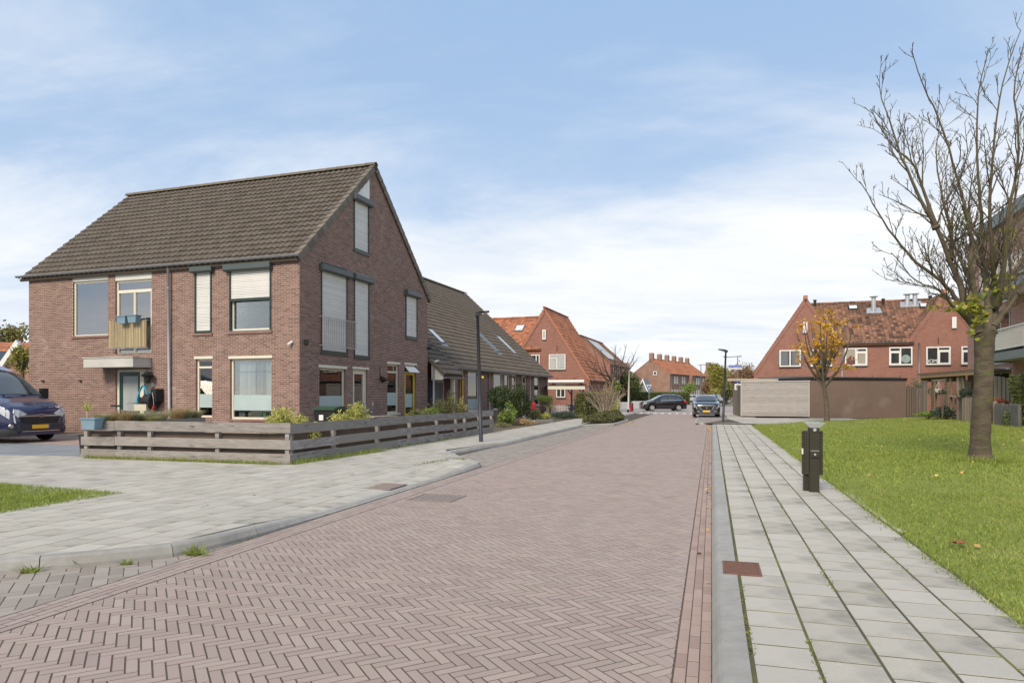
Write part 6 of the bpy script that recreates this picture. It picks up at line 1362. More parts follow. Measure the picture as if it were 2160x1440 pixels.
mb = MB(); mb.add([(-.062, -.045, .90), (.062, -.045, .90), (.062, .10, .90), (-.062, .10, .90), (-.135, -.09, .972), (.135, -.09, .972), (.10, .16, .972), (-.10, .16, .972), (-.125, -.08, .966), (.125, -.08, .966), (.09, .15, .966), (-.09, .15, .966), (0, .05, .915)],
      [(3, 2, 1, 0), (0, 1, 5, 4), (1, 2, 6, 5), (2, 3, 7, 6), (3, 0, 4, 7), (4, 5, 9, 8), (5, 6, 10, 9), (6, 7, 11, 10), (7, 4, 8, 11), (8, 9, 12), (9, 10, 12), (10, 11, 12), (11, 8, 12)]); mb.build('hood', mat('brushed_hood', (0.60, 0.61, 0.63), (0.52, 0.53, 0.55), 8, .4, metal=.35), bn)
mb = MB(); mb.cyl((0, -.041, .872), (0, -.046, .872), .022, n=14); o = mb.build('emblem', M_pipe, bn); mb = MB(); mb.box(-.058, .058, -.06, -.035, .49, .575); mb.build('lock_box', M_bin, bn); mb = MB(); mb.box(-.055, .055, -.062, -.05, .578, .584); mb.build('lock_edge', M_pipe, bn)
mb = MB(); mb.cyl((0, -.06, .53), (0, -.068, .53), .014, n=12); mb.build('lock', M_pipe, bn)
mb = MB(); mb.cyl((-.139, .08, .52), (-.14, .08, .60), .012, n=4); mb.build('label_strip', M_white, bn)

# ================================================================== VEHICLES
def smoothlerp(tab, x, k):
    for a, b in zip(tab, tab[1:]):
        if x <= b[0]: u = (x - a[0]) / (b[0] - a[0]); u = max(0, u); return a[k] + (b[k] - a[k]) * u
    return tab[-1][k]
def vehicle(name, loc, ang, tab, wheels, wr, paint, lab, cat, win, scale=1.0, zb=.2, rail=False, arch=.07):
    """tab: (x, half width, belt z, top z, top half width); x back from the nose"""
    root = empty(name, loc, ang, lab, cat); root.scale = (scale,) * 3
    L = tab[-1][0]; xs = sorted(set([t[0] for t in tab] + list(np.arange(0.04, L, .07)))); st = []
    for x in xs:
        w, be, to, wt = (smoothlerp(tab, x, k) for k in (1, 2, 3, 4)); z0 = zb + max(0, .12 * (1 - x / .3)) * 0
        for wx in wheels:
            d = abs(x - wx); r = wr + arch
            if d < r: z0 = max(z0, wr + math.sqrt(r * r - d * d) * 1.0 - .0)
        z0 = min(z0, be - .12); z2 = z0 + (be - z0) * .55
        st.append([(w * .94, z0), (w, z0 + min(.10, (be - z0) * .3)), (w * 1.0, z2), (w * .965, be), (wt + (w - wt) * .12, be + (to - be) * .82), (wt * .86, to - (to - be) * .03), (wt * .45, to), (0, to + .005)])
    nr = 8; vs = []; fs = []
    for x, ring in zip(xs, st):
        for y, z in ring: vs.append((-x, y, z))
        for y, z in ring[-2::-1]: vs.append((-x, -y, z))
    m = 2 * nr - 1
    for i in range(len(xs) - 1):
        for j in range(m - 1): a = i * m + j; fs.append((a, a + m, a + m + 1, a + 1))
    for base in (0, (len(xs) - 1) * m):
        for j in range(nr - 1):
            q = (base + j, base + j + 1, base + m - 2 - j, base + m - 1 - j)
            if len(set(q)) == 4: fs.append(q)
            else: fs.append(tuple(dict.fromkeys(q)))
    mb = MB(); mb.add(vs, fs); bo = mb.build('body', paint, root, smooth=True)
    try:
        bo.data.set_sharp_from_angle(angle=R(38))
    except Exception: pass
    def surf(x, j, s):
        i = max(k for k in range(len(xs)) if xs[k] <= x + 1e-6); i = min(i, len(xs) - 2); u = (x - xs[i]) / (xs[i + 1] - xs[i]); jj = min(int(j), nr - 2); v = j - jj
        def pt(r): return Vector((0, r[jj][0] * (1 - v) + r[jj + 1][0] * v, r[jj][1] * (1 - v) + r[jj + 1][1] * v))
        p = pt(st[i]).lerp(pt(st[i + 1]), u); p.x = -x; p.y *= s; return p
    def patch(nm, m_, quad, s, off=.008, n=5, par=None, both=False):
        """quad: four (x, ring) corners"""
        mb = MB(); c = [Vector((a, b, 0)) for a, b in quad]; g_ = []
        for i in range(n + 1):
            for j in range(n + 1):
                u, v = i / n, j / n; q = (c[0] * (1 - u) + c[1] * u) * (1 - v) + (c[3] * (1 - u) + c[2] * u) * v; e = .01
                p = surf(q.x, q.y, s); du = surf(min(q.x + e, L - .001), q.y, s) - surf(max(q.x - e, 0), q.y, s); dv = surf(q.x, min(q.y + e, nr - 1.01), s) - surf(q.x, max(q.y - e, 0), s)
                nrm = du.cross(dv); nrm = nrm.normalized() if nrm.length > 1e-9 else Vector((0, 0, 1))
                if nrm.dot(p - Vector((p.x, 0, .7))) < 0: nrm = -nrm
                g_.append(p + nrm * off)
        fs = [(i * (n + 1) + j, (i + 1) * (n + 1) + j, (i + 1) * (n + 1) + j + 1, i * (n + 1) + j + 1) for i in range(n) for j in range(n)]
        mb.add(g_, fs); return mb.build(nm, m_, par or root, smooth=True)
    x0, x1, x2, x3, x4 = win['ws'][0], win['ws'][1], win['side'][0], win['side'][1], win['side'][2]
    mb = MB(); n = 6; g_ = []
    for i in range(n + 1):
        for k in range(13):
            u = i / n; v = (k - 6) / 6; x = x0 + (x1 - x0) * (.04 + .92 * u); j = 7 - (abs(v) * (7 - 4.12)); p = surf(x, min(j, 6.99), 1 if v >= 0 else -1); g_.append(p + Vector((.010, 0, .008)))
    mb.add(g_, [(i * 13 + j, (i + 1) * 13 + j, (i + 1) * 13 + j + 1, i * 13 + j + 1) for i in range(n) for j in range(12)]); mb.build('windscreen', M_cglass, root, smooth=True)
    for s in (1, -1):
        for a, b, c, d in win['panes']: patch('side_window', M_cglass, ((a, 3.12), (b, 3.12), (c, 3.88), (d, 3.88)), s)
    if win.get('rear'):
        a, b = win['rear']; mb = MB(); g_ = []
        for i in range(5):
            for k in range(9): u = i / 4; v = (k - 4) / 4; x = a + (b - a) * u; j = 7 - abs(v) * (7 - 4.15); g_.append(surf(x, min(j, 6.99), 1 if v >= 0 else -1) + Vector((-.010, 0, .006)))
        mb.add(g_, [(i * 9 + j, (i + 1) * 9 + j, (i + 1) * 9 + j + 1, i * 9 + j + 1) for i in range(4) for j in range(8)]); mb.build('rear_window', M_cglass, root, smooth=True)
    mb = MB(); wmax = max(t[1] for t in tab); mb.box(-L + .25, -.2, -wmax + .24, wmax - .24, zb - .02, .85); mb.build('underbody', M_tyre, root)
    for wx in wheels:
        for s in (1, -1):
            y = s * (wmax - .02); M = Matrix.Translation((-wx, y, wr)) @ Matrix.Rotation(R(-90) * s, 4, 'X')
            mb = MB(); mb.lathe([(wr * .66, -.19), (wr * .94, -.20), (wr, -.16), (wr, -.05), (wr * .95, -.01), (wr * .68, .0), (wr * .66, -.04)], 26, M); wh = mb.build('wheel', M_tyre, root, smooth=True)
            mb = MB(); mb.lathe([(wr * .67, -.005), (wr * .62, -.03), (wr * .60, -.08), (0, -.08)], 22, M); mb.build('rim', M_rimd, wh)
            mb = MB()
            for k in range(5):
                a = k * 2 * math.pi / 5; MM = M @ Matrix.Rotation(a, 4, 'Z')
                mb.prism([MM @ Vector(q) for q in ((.03, -.045, -.02), (wr * .64, -.07, -.012), (wr * .64, .07, -.012), (.03, .045, -.02))], (MM.to_3x3() @ Vector((0, 0, -.03))))
            mb.lathe([(0, -.005), (.06, -.008), (.075, -.03)], 12, M); mb.lathe([(wr * .60, -.006), (wr * .68, .002), (wr * .68, -.03)], 22, M); mb.build('spokes', M_rim, wh)
    return root, surf, patch, bo
M_tyre = mat('tyre_rubber', (0.012, 0.012, 0.012), None, rough=.8); M_rim = mat('silver_rim', (0.55, 0.56, 0.57), None, rough=.3, metal=.6); M_rimd = mat('dark_rim', (0.05, 0.05, 0.05), None, rough=.5)
M_cglass = mat('car_glass', (0.020, 0.026, 0.028), (0.05, 0.06, 0.06), 1.2, .04, spec=1.0, coat=.6); M_chrome = mat('chrome', (0.75, 0.76, 0.78), None, rough=.12, metal=1.0)
M_head = mat('headlight', (0.62, 0.65, 0.68), (0.35, 0.37, 0.40), 9, .08, spec=.9, coat=1.0); M_tail = mat('tail_light', (0.35, 0.012, 0.015), None, rough=.2, coat=.6)
M_plate = mat('yellow_plate', (0.80, 0.48, 0.03), None, rough=.4); M_navy = mat('navy_paint', (0.008, 0.011, 0.060), None, rough=.22, spec=.6, coat=1.0); M_blk = mat('black_car_paint', (0.010, 0.010, 0.014), None, rough=.22, spec=.6, coat=1.0); M_silv = mat('silver_car_paint', (0.50, 0.50, 0.49), None, rough=.3, metal=.3, coat=.8)
def plate(root, x, z, w=.52, h=.11, s=1, y=0):
    mb = MB(); mb.box(x - .01 * s, x + .01 * s, y - w / 2, y + w / 2, z - h / 2, z + h / 2); p_ = mb.build('number_plate', M_plate, root); mb = MB(); mb.box(min(x + .0101 * s, x + .013 * s), max(x + .0101 * s, x + .013 * s), y - w / 2 if s < 0 else y + w / 2 - .05, y - w / 2 + .05 if s < 0 else y + w / 2, z - h / 2, z + h / 2)
    mb.build('blue_band', M_blue, p_); return p_
# --- the van
vt = [(0, .66, .70, .78, .5), (.05, .80, .86, .92, .62), (.16, .89, .98, 1.05, .70), (.40, .95, 1.08, 1.17, .74), (.70, .975, 1.15, 1.26, .77), (.98, .985, 1.20, 1.34, .80), (1.80, .99, 1.30, 2.00, .80), (2.10, .99, 1.31, 2.14, .82), (2.6, .99, 1.31, 2.30, .83), (3.2, .99, 1.31, 2.34, .83), (4.75, .985, 1.31, 2.32, .82), (4.93, .96, 1.30, 2.20, .78), (4.97, .93, 1.25, 2.1, .74)]
vn, sf, pt, bo = vehicle('van', (-13.52 - .17, 19.75 + .06, .09), ANG, vt, (.98, 3.92), .34, M_navy, 'dark blue high-roofed van parked at the left edge by the corner house', 'van', dict(ws=(1.0, 1.95), side=(1.2, 2.6, 2.7), panes=((1.35, 2.05, 2.05, 1.85), (2.12, 2.85, 2.85, 2.12))), zb=.24)
M_bump = mat('bumper_plastic', (0.045, 0.046, 0.050), None, rough=.55)
for s in (1, -1):
    pt('headlight', M_head, ((.012, 2.25), (.62, 2.72), (.66, 3.0), (.03, 3.05)), s, .012, 6)
    mb = MB(); mb.prism([(.004, s * .40, .83), (.004, s * .66, .74), (-.03, s * .76, .86), (-.05, s * .74, .98), (-.01, s * .60, .95)], (.030, 0, 0)); mb.build('headlight', M_head, vn)
    pt('bumper_corner', M_bump, ((.0, .1), (.50, .1), (.36, 1.25), (.0, 1.35)), s, .014, 6)
    o = sf(.06, 1.0, s); mb = MB(); mb.cyl((o.x + .0, o.y, .50), (o.x + .05, o.y, .50), .055, n=12); mb.build('fog_lamp', M_chrome, vn)
    mb = MB(); mb.cbox((-1.38, s * 1.13, 1.42), (.14, .20, .34)); mb.cbox((-1.36, s * 1.0, 1.32), (.06, .2, .06)); mb.build('wing_mirror', M_black, vn)
def strip_(nm, m_, pts, th, par=vn, d=.02):
    mb = MB(); mb.prism([Vector(p) for p in pts], (d, 0, 0)); return mb.build(nm, m_, par)
strip_('grille', M_black, [(.002, -.50, .56), (.002, .50, .56), (.002, .58, .72), (.002, -.58, .72)], 0)
for i in range(4): mb = MB(); z = .585 + i * .035; mb.box(.022, .034, -.52, .52, z, z + .012); mb.build('grille_bar', M_bump, vn)
mb = MB(); mb.prism([(.004, -.62, .795), (.004, .62, .795), (.004, .58, .765), (.004, -.58, .765)], (.035, 0, 0)); mb.build('chrome_bar', M_chrome, vn)
mb = MB(); mb.box(-.02, .035, -.64, .64, .36, .54); mb.build('bumper', M_bump, vn); mb = MB(); mb.box(.036, .046, -.55, .55, .335, .352); mb.build('chrome_strip', M_chrome, vn); mb = MB(); mb.box(-.05, .03, -.62, .62, .235, .34); mb.build('lower_lip', M_navy, vn)
plate(vn, .048, .47)
mb = MB(); vs = [(.0, .115 * math.cos(a), .785 + .047 * math.sin(a)) for a in np.linspace(0, 2 * math.pi, 22)[:-1]]; mb.prism([Vector(v) + Vector((.040, 0, 0)) for v in vs], (.012, 0, 0)); bd_ = mb.build('badge', M_chrome, vn); mb = MB(); mb.prism([Vector((v[0] + .052, v[1] * .86, .785 + (v[2] - .785) * .80)) for v in vs], (.004, 0, 0)); mb.build('badge_field', M_navy, bd_)
text('Ford', .075, M_chrome, bd_, Matrix.Translation((.058, 0, .787)) @ Matrix.Rotation(R(90), 4, 'Z') @ Matrix.Rotation(R(90), 4, 'X'), xw=.14)
mb = MB(); mb.tube([(-1.02, .3, 1.385), (-1.10, -.35, 1.44)], .012, 5); mb.tube([(-1.02, -.3, 1.385), (-1.12, -.75, 1.42)], .012, 5); mb.build('wiper', M_black, vn)
mb = MB(); mb.tube([(-1.85, -.28, 2.04), (-2.2, -.3, 2.2), (-2.7, -.31, 2.325)], .007, 4); mb.tube([(-1.85, .28, 2.04), (-2.2, .3, 2.2), (-2.7, .31, 2.325)], .007, 4); mb.build('roof_seam', M_black, vn)
# --- parked compact SUV facing the camera
pt_ = [(0, .60, .62, .74, .5), (.05, .74, .80, .86, .55), (.18, .84, .88, .95, .62), (.5, .90, .94, 1.02, .66), (1.05, .91, .99, 1.08, .70), (1.75, .91, 1.03, 1.44, .60), (2.3, .91, 1.04, 1.52, .60), (3.2, .90, 1.06, 1.52, .58), (3.8, .88, 1.05, 1.38, .55), (4.1, .82, 1.0, 1.08, .6), (4.16, .76, .8, .9, .5)]
p0 = at(1491, 880, 43.8)
sv, sf, pt, bo = vehicle('parked_car', (p0.x, p0.y, .055), math.atan2(-RC, -RS) + R(2.5), pt_, (.86, 3.40), .33, M_blk, 'black compact car with a yellow plate facing the camera in the right bay', 'car', dict(ws=(1.08, 1.85), side=(1.3, 3, 3.6), panes=((1.5, 2.35, 2.35, 1.95), (2.42, 3.3, 3.2, 2.42)), rear=(3.6, 4.0)), scale=.95)
for s in (1, -1):
    pt('headlight', M_head, ((.02, 2.3), (.42, 2.75), (.40, 3.0), (.03, 3.0)), s, .012); mb = MB(); mb.cbox((-1.35, s * 1.0, 1.06), (.12, .17, .13)); mb.build('wing_mirror', M_black, sv)
    mb = MB(); mb.box(.0, .02, s * .55 - .09, s * .55 + .09, .37, .43); mb.build('fog_lamp', M_chrome, sv); mb = MB(); mb.tube([(-1.9, s * .60, 1.50), (-2.3, s * .6, 1.575), (-3.2, s * .58, 1.575), (-3.5, s * .56, 1.5)], .018, 6); mb.build('roof_rail', M_chrome, sv)
mb = MB(); mb.prism([(.002, -.30, .48), (.002, .30, .48), (.002, .44, .74), (.002, -.44, .74)], (.02, 0, 0)); mb.build('grille', M_black, sv); mb = MB(); mb.prism([(.004, -.33, .455), (.004, .33, .455), (.004, .31, .475), (.004, -.31, .475)], (.03, 0, 0)); mb.prism([(.004, -.50, .76), (.004, -.46, .76), (.004, -.30, .475), (.004, -.33, .475)], (.03, 0, 0)); mb.prism([(.004, .50, .76), (.004, .46, .76), (.004, .30, .475), (.004, .33, .475)], (.03, 0, 0)); mb.build('grille_frame', M_chrome, sv)
mb = MB(); mb.cbox((.03, 0, .64), (.02, .07, .08)); mb.build('badge', M_chrome, sv); mb = MB(); mb.box(-.03, .012, -.50, .50, .25, .275); mb.build('skid_strip', M_chrome, sv); plate(sv, .03, .41); mb = MB(); mb.box(-.1, .01, -.58, .58, .28, .48); mb.build('bumper', M_bump, sv)
# --- black hatchback crossing
gt_ = [(0, .62, .60, .70, .5), (.05, .76, .72, .79, .55), (.2, .84, .80, .88, .62), (.6, .89, .87, .97, .66), (1.05, .90, .94, 1.05, .70), (1.85, .90, .98, 1.48, .60), (2.4, .90, 1.0, 1.58, .60), (3.3, .89, 1.02, 1.555, .58), (3.85, .87, 1.02, 1.44, .55), (4.15, .84, .98, 1.10, .60), (4.3, .80, .9, .98, .6), (4.34, .74, .7, .8, .5)]
p0 = gp(1344.5, 866, .06)
bh_, sf, pt, bo = vehicle('crossing_car', (p0.x + .2, p0.y - .6, .065), R(184), gt_, (.88, 3.50), .325, M_blk, 'black hatchback seen from the side on the raised crossroads', 'car', dict(ws=(1.08, 1.95), side=(1.3, 3, 3.6), panes=((1.55, 2.40, 2.40, 2.02), (2.48, 3.20, 3.20, 2.48), (3.27, 3.72, 3.62, 3.27)), rear=(3.65, 4.05)), scale=.93)
for s in (1, -1):
    pt('headlight', M_head, ((.05, 2.4), (.40, 2.8), (.38, 3.0), (.06, 3.0)), s, .012); pt('tail_light', M_tail, ((4.02, 2.45), (4.32, 2.45), (4.28, 3.05), (3.95, 3.0)), s, .014); mb = MB(); mb.cbox((-1.55, s * .98, 1.05), (.11, .16, .12)); mb.build('wing_mirror', M_blk, bh_)
    mb = MB(); mb.tube([(-1.9, s * .61, 1.50), (-2.4, s * .61, 1.615), (-3.3, s * .59, 1.59), (-3.75, s * .57, 1.48)], .02, 6); mb.build('roof_rail', M_chrome, bh_)
    pt('door_trim', M_chrome, ((1.45, 3.02), (3.85, 3.02), (3.85, 3.10), (1.45, 3.10)), s, .010)
    for x in (1.45, 2.44, 3.4): pt('door_seam', M_tyre, ((x, .8), (x + .015, .8), (x + .015, 3.0), (x, 3.0)), s, .009)
plate(bh_, -4.35, .72, s=-1)
# --- distant cars
p0 = at(1449, 848, 108); sm, sf, pt, bo = vehicle('distant_car', (p0.x, p0.y, .07), R(190), gt_, (.88, 3.5), .325, M_silv, 'silver hatchback beyond the clipped hedge at the crossroads', 'car', dict(ws=(1.08, 1.95), side=(1.3, 3, 3.6), panes=((1.55, 2.40, 2.40, 2.02), (2.48, 3.60, 3.5, 2.48)), rear=(3.65, 4.05)))
for s in (1, -1): pt('tail_light', M_tail, ((4.05, 2.4), (4.32, 2.4), (4.2, 3.6), (3.95, 3.4)), s, .014)
sm.location.x -= 1.8
p0 = at(1497, 848, 100); dk, sf, pt, bo = vehicle('distant_car', (p0.x + 2.6, p0.y + 3.9, .07), math.atan2(.84, .54), gt_, (.88, 3.5), .325, M_blk, 'dark car with red tail lights driving away behind the parked black car', 'car', dict(ws=(1.08, 1.95), side=(1.3, 3, 3.6), panes=((1.55, 2.40, 2.40, 2.02), (2.48, 3.60, 3.5, 2.48)), rear=(3.65, 4.05)))
for s in (1, -1): pt('tail_light', M_tail, ((4.05, 2.4), (4.33, 2.4), (4.3, 3.1), (3.95, 3.1)), s, .014)
plate(dk, -4.35, .72, s=-1)

# ================================================================== GARDEN THINGS
p = at(696, 880, 17.6); wb = empty('wheelie_bin', (p.x, p.y, .1), R(-15), 'dark wheelie bin with a green lid behind the side fence', 'wheelie bin')
mb = MB(); mb.add([(-.24, -.22, .04), (.24, -.22, .04), (.24, .22, .04), (-.24, .22, .04), (-.29, -.29, .98), (.29, -.29, .98), (.29, .29, .98), (-.29, .29, .98)], [(0, 3, 2, 1), (0, 1, 5, 4), (1, 2, 6, 5), (2, 3, 7, 6), (3, 0, 4, 7), (4, 5, 6, 7)]); mb.build('body', M_black, wb)
mb = MB(); mb.prism([(-.31, -.32, .98), (-.31, .32, .98), (-.31, .32, 1.06), (-.31, 0, 1.08), (-.31, -.32, 1.03)], (.62, 0, 0)); mb.build('lid', mat('bin_lid_green', (0.03, 0.07, 0.04), None, rough=.5), wb); mb = MB(); mb.box(-.14, -.02, -.30, -.285, .72, .86); mb.build('sticker', M_white, wb); mb = MB(); mb.cyl((-.28, .3, 1.0), (.28, .3, 1.0), .02, n=6); mb.build('handle', M_black, wb)
p = at(805, 872, 20.2); bt = empty('garden_bench', (p.x, p.y, .1), R(60), 'weathered wooden garden bench against the gable wall', 'bench')
for i in range(4): mb = MB(); mb.box(-.55, .55, -.2 + i * .11, -.11 + i * .11, .72, .75); mb.build('board', mat('bench_wood', (0.36, 0.32, 0.25), (0.28, 0.25, 0.20), 5, .85, rv=.1), bt)
for x in (-.45, .45): mb = MB(); mb.box(x - .04, x + .04, -.16, .2, 0, .72); mb.build('leg', MATS['bench_wood'], bt)
p = at(778, 866, 20.5); gc = empty('garden_chair', (p.x, p.y, .1), R(70), 'folded grey garden chair with slatted back beside the bench', 'chair')
for x in (-.28, .28): mb = MB(); mb.box(x - .02, x + .02, 0, .04, 0, 1.15); mb.build('leg', M_grey, gc)
for i in range(7): mb = MB(); mb.box(-.26, .26, .0, .025, .45 + i * .09, .50 + i * .09); mb.build('slat', M_grey, gc)
# raised timber bed in the front garden
bed = empty('raised_bed', (0, 0, 0), 0, 'raised timber bed planted with tufted grasses behind the front fence', 'raised bed')
Q = [Vector((-9.15, 15.6)), Vector((-8.75, 19.5)), Vector((-11.4, 20.2)), Vector((-9.75, 15.8))]
for k in range(4):
    a_, b_ = Q[k], Q[(k + 1) % 4]; d = (b_ - a_); L = d.length; an = math.atan2(d.y, d.x)
    for j in range(3): mb = MB(); mb.cr = random.random(); M = Matrix.Translation((a_.x, a_.y, .1)) @ Matrix.Rotation(an, 4, 'Z'); mb.box(.01, L - .01, .0, .06, j * .245, j * .245 + .235, M=M); mb.build('board', M_wood, bed)
mb = MB(); mb.poly([(q.x, q.y, .79) for q in Q]); mb.build('soil', M_soil, bed)
# bicycle by the door
c = front(306, 868); bk_ = empty('bicycle', (HM @ Vector((c[0] - .1, -.75, 0)))[:], ANG + R(25), 'bicycle with a cream crate on its front carrier by the front door', 'bicycle')
mb = MB()
for x in (-.55, .55):
    w_ = MB(); pts = [(x + .33 * math.cos(a), 0, .34 + .33 * math.sin(a)) for a in np.linspace(0, 2 * math.pi, 25)]; w_.tube(pts, .017, 6, caps=False); wo_ = w_.build('wheel', M_tyre, bk_); s_ = MB()
    for k in range(10): a = k * math.pi / 5; s_.tube([(x, 0, .34), (x + .32 * math.cos(a), 0, .34 + .32 * math.sin(a))], .002, 3)
    s_.build('spokes', M_chrome, wo_)
mb.tube([(-.55, 0, .34), (-.12, 0, .33), (.38, 0, .82)], .016, 6); mb.tube([(-.55, 0, .34), (-.22, 0, .85), (.38, 0, .82)], .014, 6); mb.tube([(-.12, 0, .33), (-.25, 0, .98)], .016, 6); mb.tube([(.55, 0, .34), (.36, 0, .92), (.33, 0, 1.08)], .016, 6); mb.build('frame', M_grey, bk_)
mb = MB(); mb.tube([(.22, -.3, 1.08), (.33, -.12, 1.10), (.33, .12, 1.10), (.22, .3, 1.08)], .013, 6); mb.build('handlebar', M_chrome, bk_); mb = MB(); mb.cbox((-.27, 0, 1.0), (.26, .16, .06)); mb.build('saddle', M_black, bk_)
mb = MB(); mb.box(.40, .78, -.2, .2, .84, .86); mb.box(.40, .78, -.2, -.19, .86, 1.06); mb.box(.40, .78, .19, .2, .86, 1.06); mb.box(.40, .41, -.19, .19, .86, 1.06); mb.box(.77, .78, -.19, .19, .86, 1.06); mb.build('crate', mat('cream_plastic', (0.58, 0.54, 0.42), None, rough=.6), bk_)
# pergola beam, posts, picket fences
def picket(name, p0, p1, h, lab, w=.07, gap=.065, z=.1, m_=M_white):
    p0 = Vector((p0[0], p0[1])); p1 = Vector((p1[0], p1[1])); d = p1 - p0; L = d.length; root = empty(name, (p0.x, p0.y, z), math.atan2(d.y, d.x), lab, 'fence'); n = int(L / (w + gap)); me = None
    for i in range(n):
        if me is None: mb = MB(); mb.prism([(0, 0, .04), (w, 0, .04), (w, 0, h - .05), (w / 2, 0, h), (0, 0, h - .05)], (0, .02, 0)); o = mb.build('picket', m_, root); me = o.data
        else: o = link('picket', me, root); o.location = (i * (w + gap), 0, 0)
    for z0 in (.2, h * .72): mb = MB(); mb.box(0, L, .022, .05, z0, z0 + .07); mb.build('rail', m_, root)
    return root
f0, f1 = at(1152, 873, 46.5), at(1203, 873, 47.5); picket('picket_fence', (f0.x, f0.y), (f1.x, f1.y), .72, 'white picket fence under the pergola of the red gable house')
f0, f1 = at(1302, 861, 66), at(1326, 861, 68); picket('picket_fence', (f0.x, f0.y), (f1.x, f1.y), .72, 'white picket fence left of the white lamp post at the crossroads')
f0, f1 = at(1333, 861, 69), at(1362, 861, 71); picket('picket_fence', (f0.x, f0.y), (f1.x, f1.y), .80, 'white picket fence right of the white lamp post, behind the crossing car')
p0 = at(1155, 818, 46.0); p1 = at(1234, 819, 46.0); pe = empty('pergola', (p0.x, p0.y, .1), 0, 'cream beam pergola with navy posts beside the brown terrace', 'pergola'); L = p1.x - p0.x; zt = p0.z - .1
mb = MB(); mb.box(0, L, 0, .06, zt - .10, zt + .14); mb.box(0, L, 2.2, 2.26, zt - .1, zt + .14); mb.build('beam', M_cream, pe); mb = MB(); mb.box(-.02, L, -.03, 2.3, zt + .15, zt + .19); mb.build('roof', M_lampp, pe)
M_navyp = mat('navy_post_paint', (0.012, 0.014, 0.05), None, rough=.5)
for px in (1206, 1230.5): x = at(px, 830, 46).x - p0.x; mb = MB(); mb.box(x - .06, x + .06, .0, .12, 0, zt - .1); mb.prism([(x - .05, .02, zt - .5), (x + .05, .02, zt - .5), (x - .22, .02, zt - .1), (x - .32, .02, zt - .1)], (0, .06, 0)); mb.build('post', M_navyp, pe)
p = at(1240, 872, 45); mb = MB(); mb.box(p.x - .6, p.x + 1.2, p.y, p.y + .15, .1, .38); tag(mb.build('low_bench', M_navyp), 'low navy bench board behind the bare shrub', 'bench')
p = at(1209, 868, 48.5); sc_ = empty('scooter', (p.x, p.y, .1), R(-60), 'dark scooter parked behind the picket fence', 'scooter')
for x in (-.5, .5): mb = MB(); mb.tube([(x + .2 * math.cos(a), 0, .22 + .2 * math.sin(a)) for a in np.linspace(0, 2 * math.pi, 17)], .05, 6, caps=False); mb.build('wheel', M_tyre, sc_)
mb = MB(); mb.prism([(-.7, -.14, .35), (.1, -.14, .3), (.35, -.14, .3), (.45, -.14, .9), (.38, -.14, .95), (.2, -.14, .45), (-.1, -.14, .45), (-.2, -.14, .7), (-.7, -.14, .72)], (0, .28, 0)); mb.build('body', M_blk, sc_); mb = MB(); mb.tube([(.35, -.28, 1.05), (.42, 0, 1.0), (.35, .28, 1.05)], .02, 6); mb.build('handlebar', M_black, sc_)
f0, f1 = at(1211, 872, 49.5), at(1229, 872, 49.5); mb = MB(); mb.box(f0.x, f1.x, f0.y, f0.y + .12, .1, 1.45); tag(mb.build('garden_wall', M_redb), 'low brick garden wall behind the scooter', 'wall')
p = at(1126, 864, 37.2); mb = MB(); mb.lathe([(0, 0), (.13, .04), (.12, .3), (.06, .42), (0, .44)], 12, Matrix.Translation((p.x, p.y, p.z))); tag(mb.build('red_sack', mat('red_cloth', (0.45, 0.03, 0.04), None, rough=.8)), 'red sack between the dark bush and the cloud pruned pine', 'sack')
f0, f1 = gp(1128, 893, .1), gp(1167, 891, .1); mb = MB(); d = (f1 - f0); M = Matrix.Translation(f0) @ Matrix.Rotation(math.atan2(d.y, d.x), 4, 'Z'); mb.box(0, d.length, 0, .2, 0, .16, M=M); tag(mb.build('timber_sleeper', M_wood), 'grey timber sleeper edging the bed below the cloud pruned pine', 'sleeper')
for k in range(9):
    p = gp(1084 + k * 5.2, 896 - k * .9, .1); mb = MB(); r_ = random.uniform(.07, .12); mb.lathe([(0, -r_ * .5), (r_ * .8, -r_ * .3), (r_, .1 * r_), (r_ * .6, r_ * .6), (0, r_ * .7)], 7, Matrix.Translation((p.x, p.y, .12)) @ Matrix.Rotation(random.random() * 6, 4, 'Z')); o = mb.build('edging_stone', mat('pink_stone', (0.36, 0.27, 0.24), (0.26, 0.2, 0.19), 5, .9), smooth=False); tag(o, ['pinkish edging stone nearest the side fence end', 'second', 'third', 'fourth', 'middle', 'sixth', 'seventh', 'eighth', 'pinkish edging stone nearest the timber sleeper'][k] + ('' if k in (0, 8) else ' pinkish edging stone counted from the side fence end'), 'stone', 'stones edging the front bed')
for px, lab in ((2105, 'red flower box on the upper balcony rail'),):
    pass
# ================================================================== VEGETATION
def leafmat(nm, c1, c2, hue, rv=.3, tr=.3, rough=.6): return mat(nm, c1, c2, 2.0, rough, rv=rv, rhue=hue, trans=tr)
M_gr1 = leafmat('dark_glossy_leaf', (0.07, 0.11, 0.035), (0.05, 0.08, 0.03), (0.15, 0.19, 0.08), rough=.35)
M_gr2 = leafmat('fresh_leaf', (0.17, 0.27, 0.05), (0.12, 0.20, 0.04), (0.30, 0.38, 0.10))
M_yel = leafmat('yellow_green_leaf', (0.42, 0.44, 0.09), (0.30, 0.34, 0.07), (0.58, 0.55, 0.18))
M_con = leafmat('conifer_leaf', (0.05, 0.08, 0.028), (0.03, 0.05, 0.02), (0.09, 0.12, 0.04), rough=.7)
M_oli = leafmat('olive_leaf', (0.17, 0.19, 0.07), (0.12, 0.14, 0.055), (0.28, 0.27, 0.11))
M_ora = leafmat('orange_leaf', (0.70, 0.33, 0.05), (0.62, 0.38, 0.06), (0.75, 0.50, 0.09), rv=.25, tr=.45)
M_brn = leafmat('brown_leaf', (0.30, 0.17, 0.09), (0.22, 0.13, 0.07), (0.36, 0.24, 0.13))
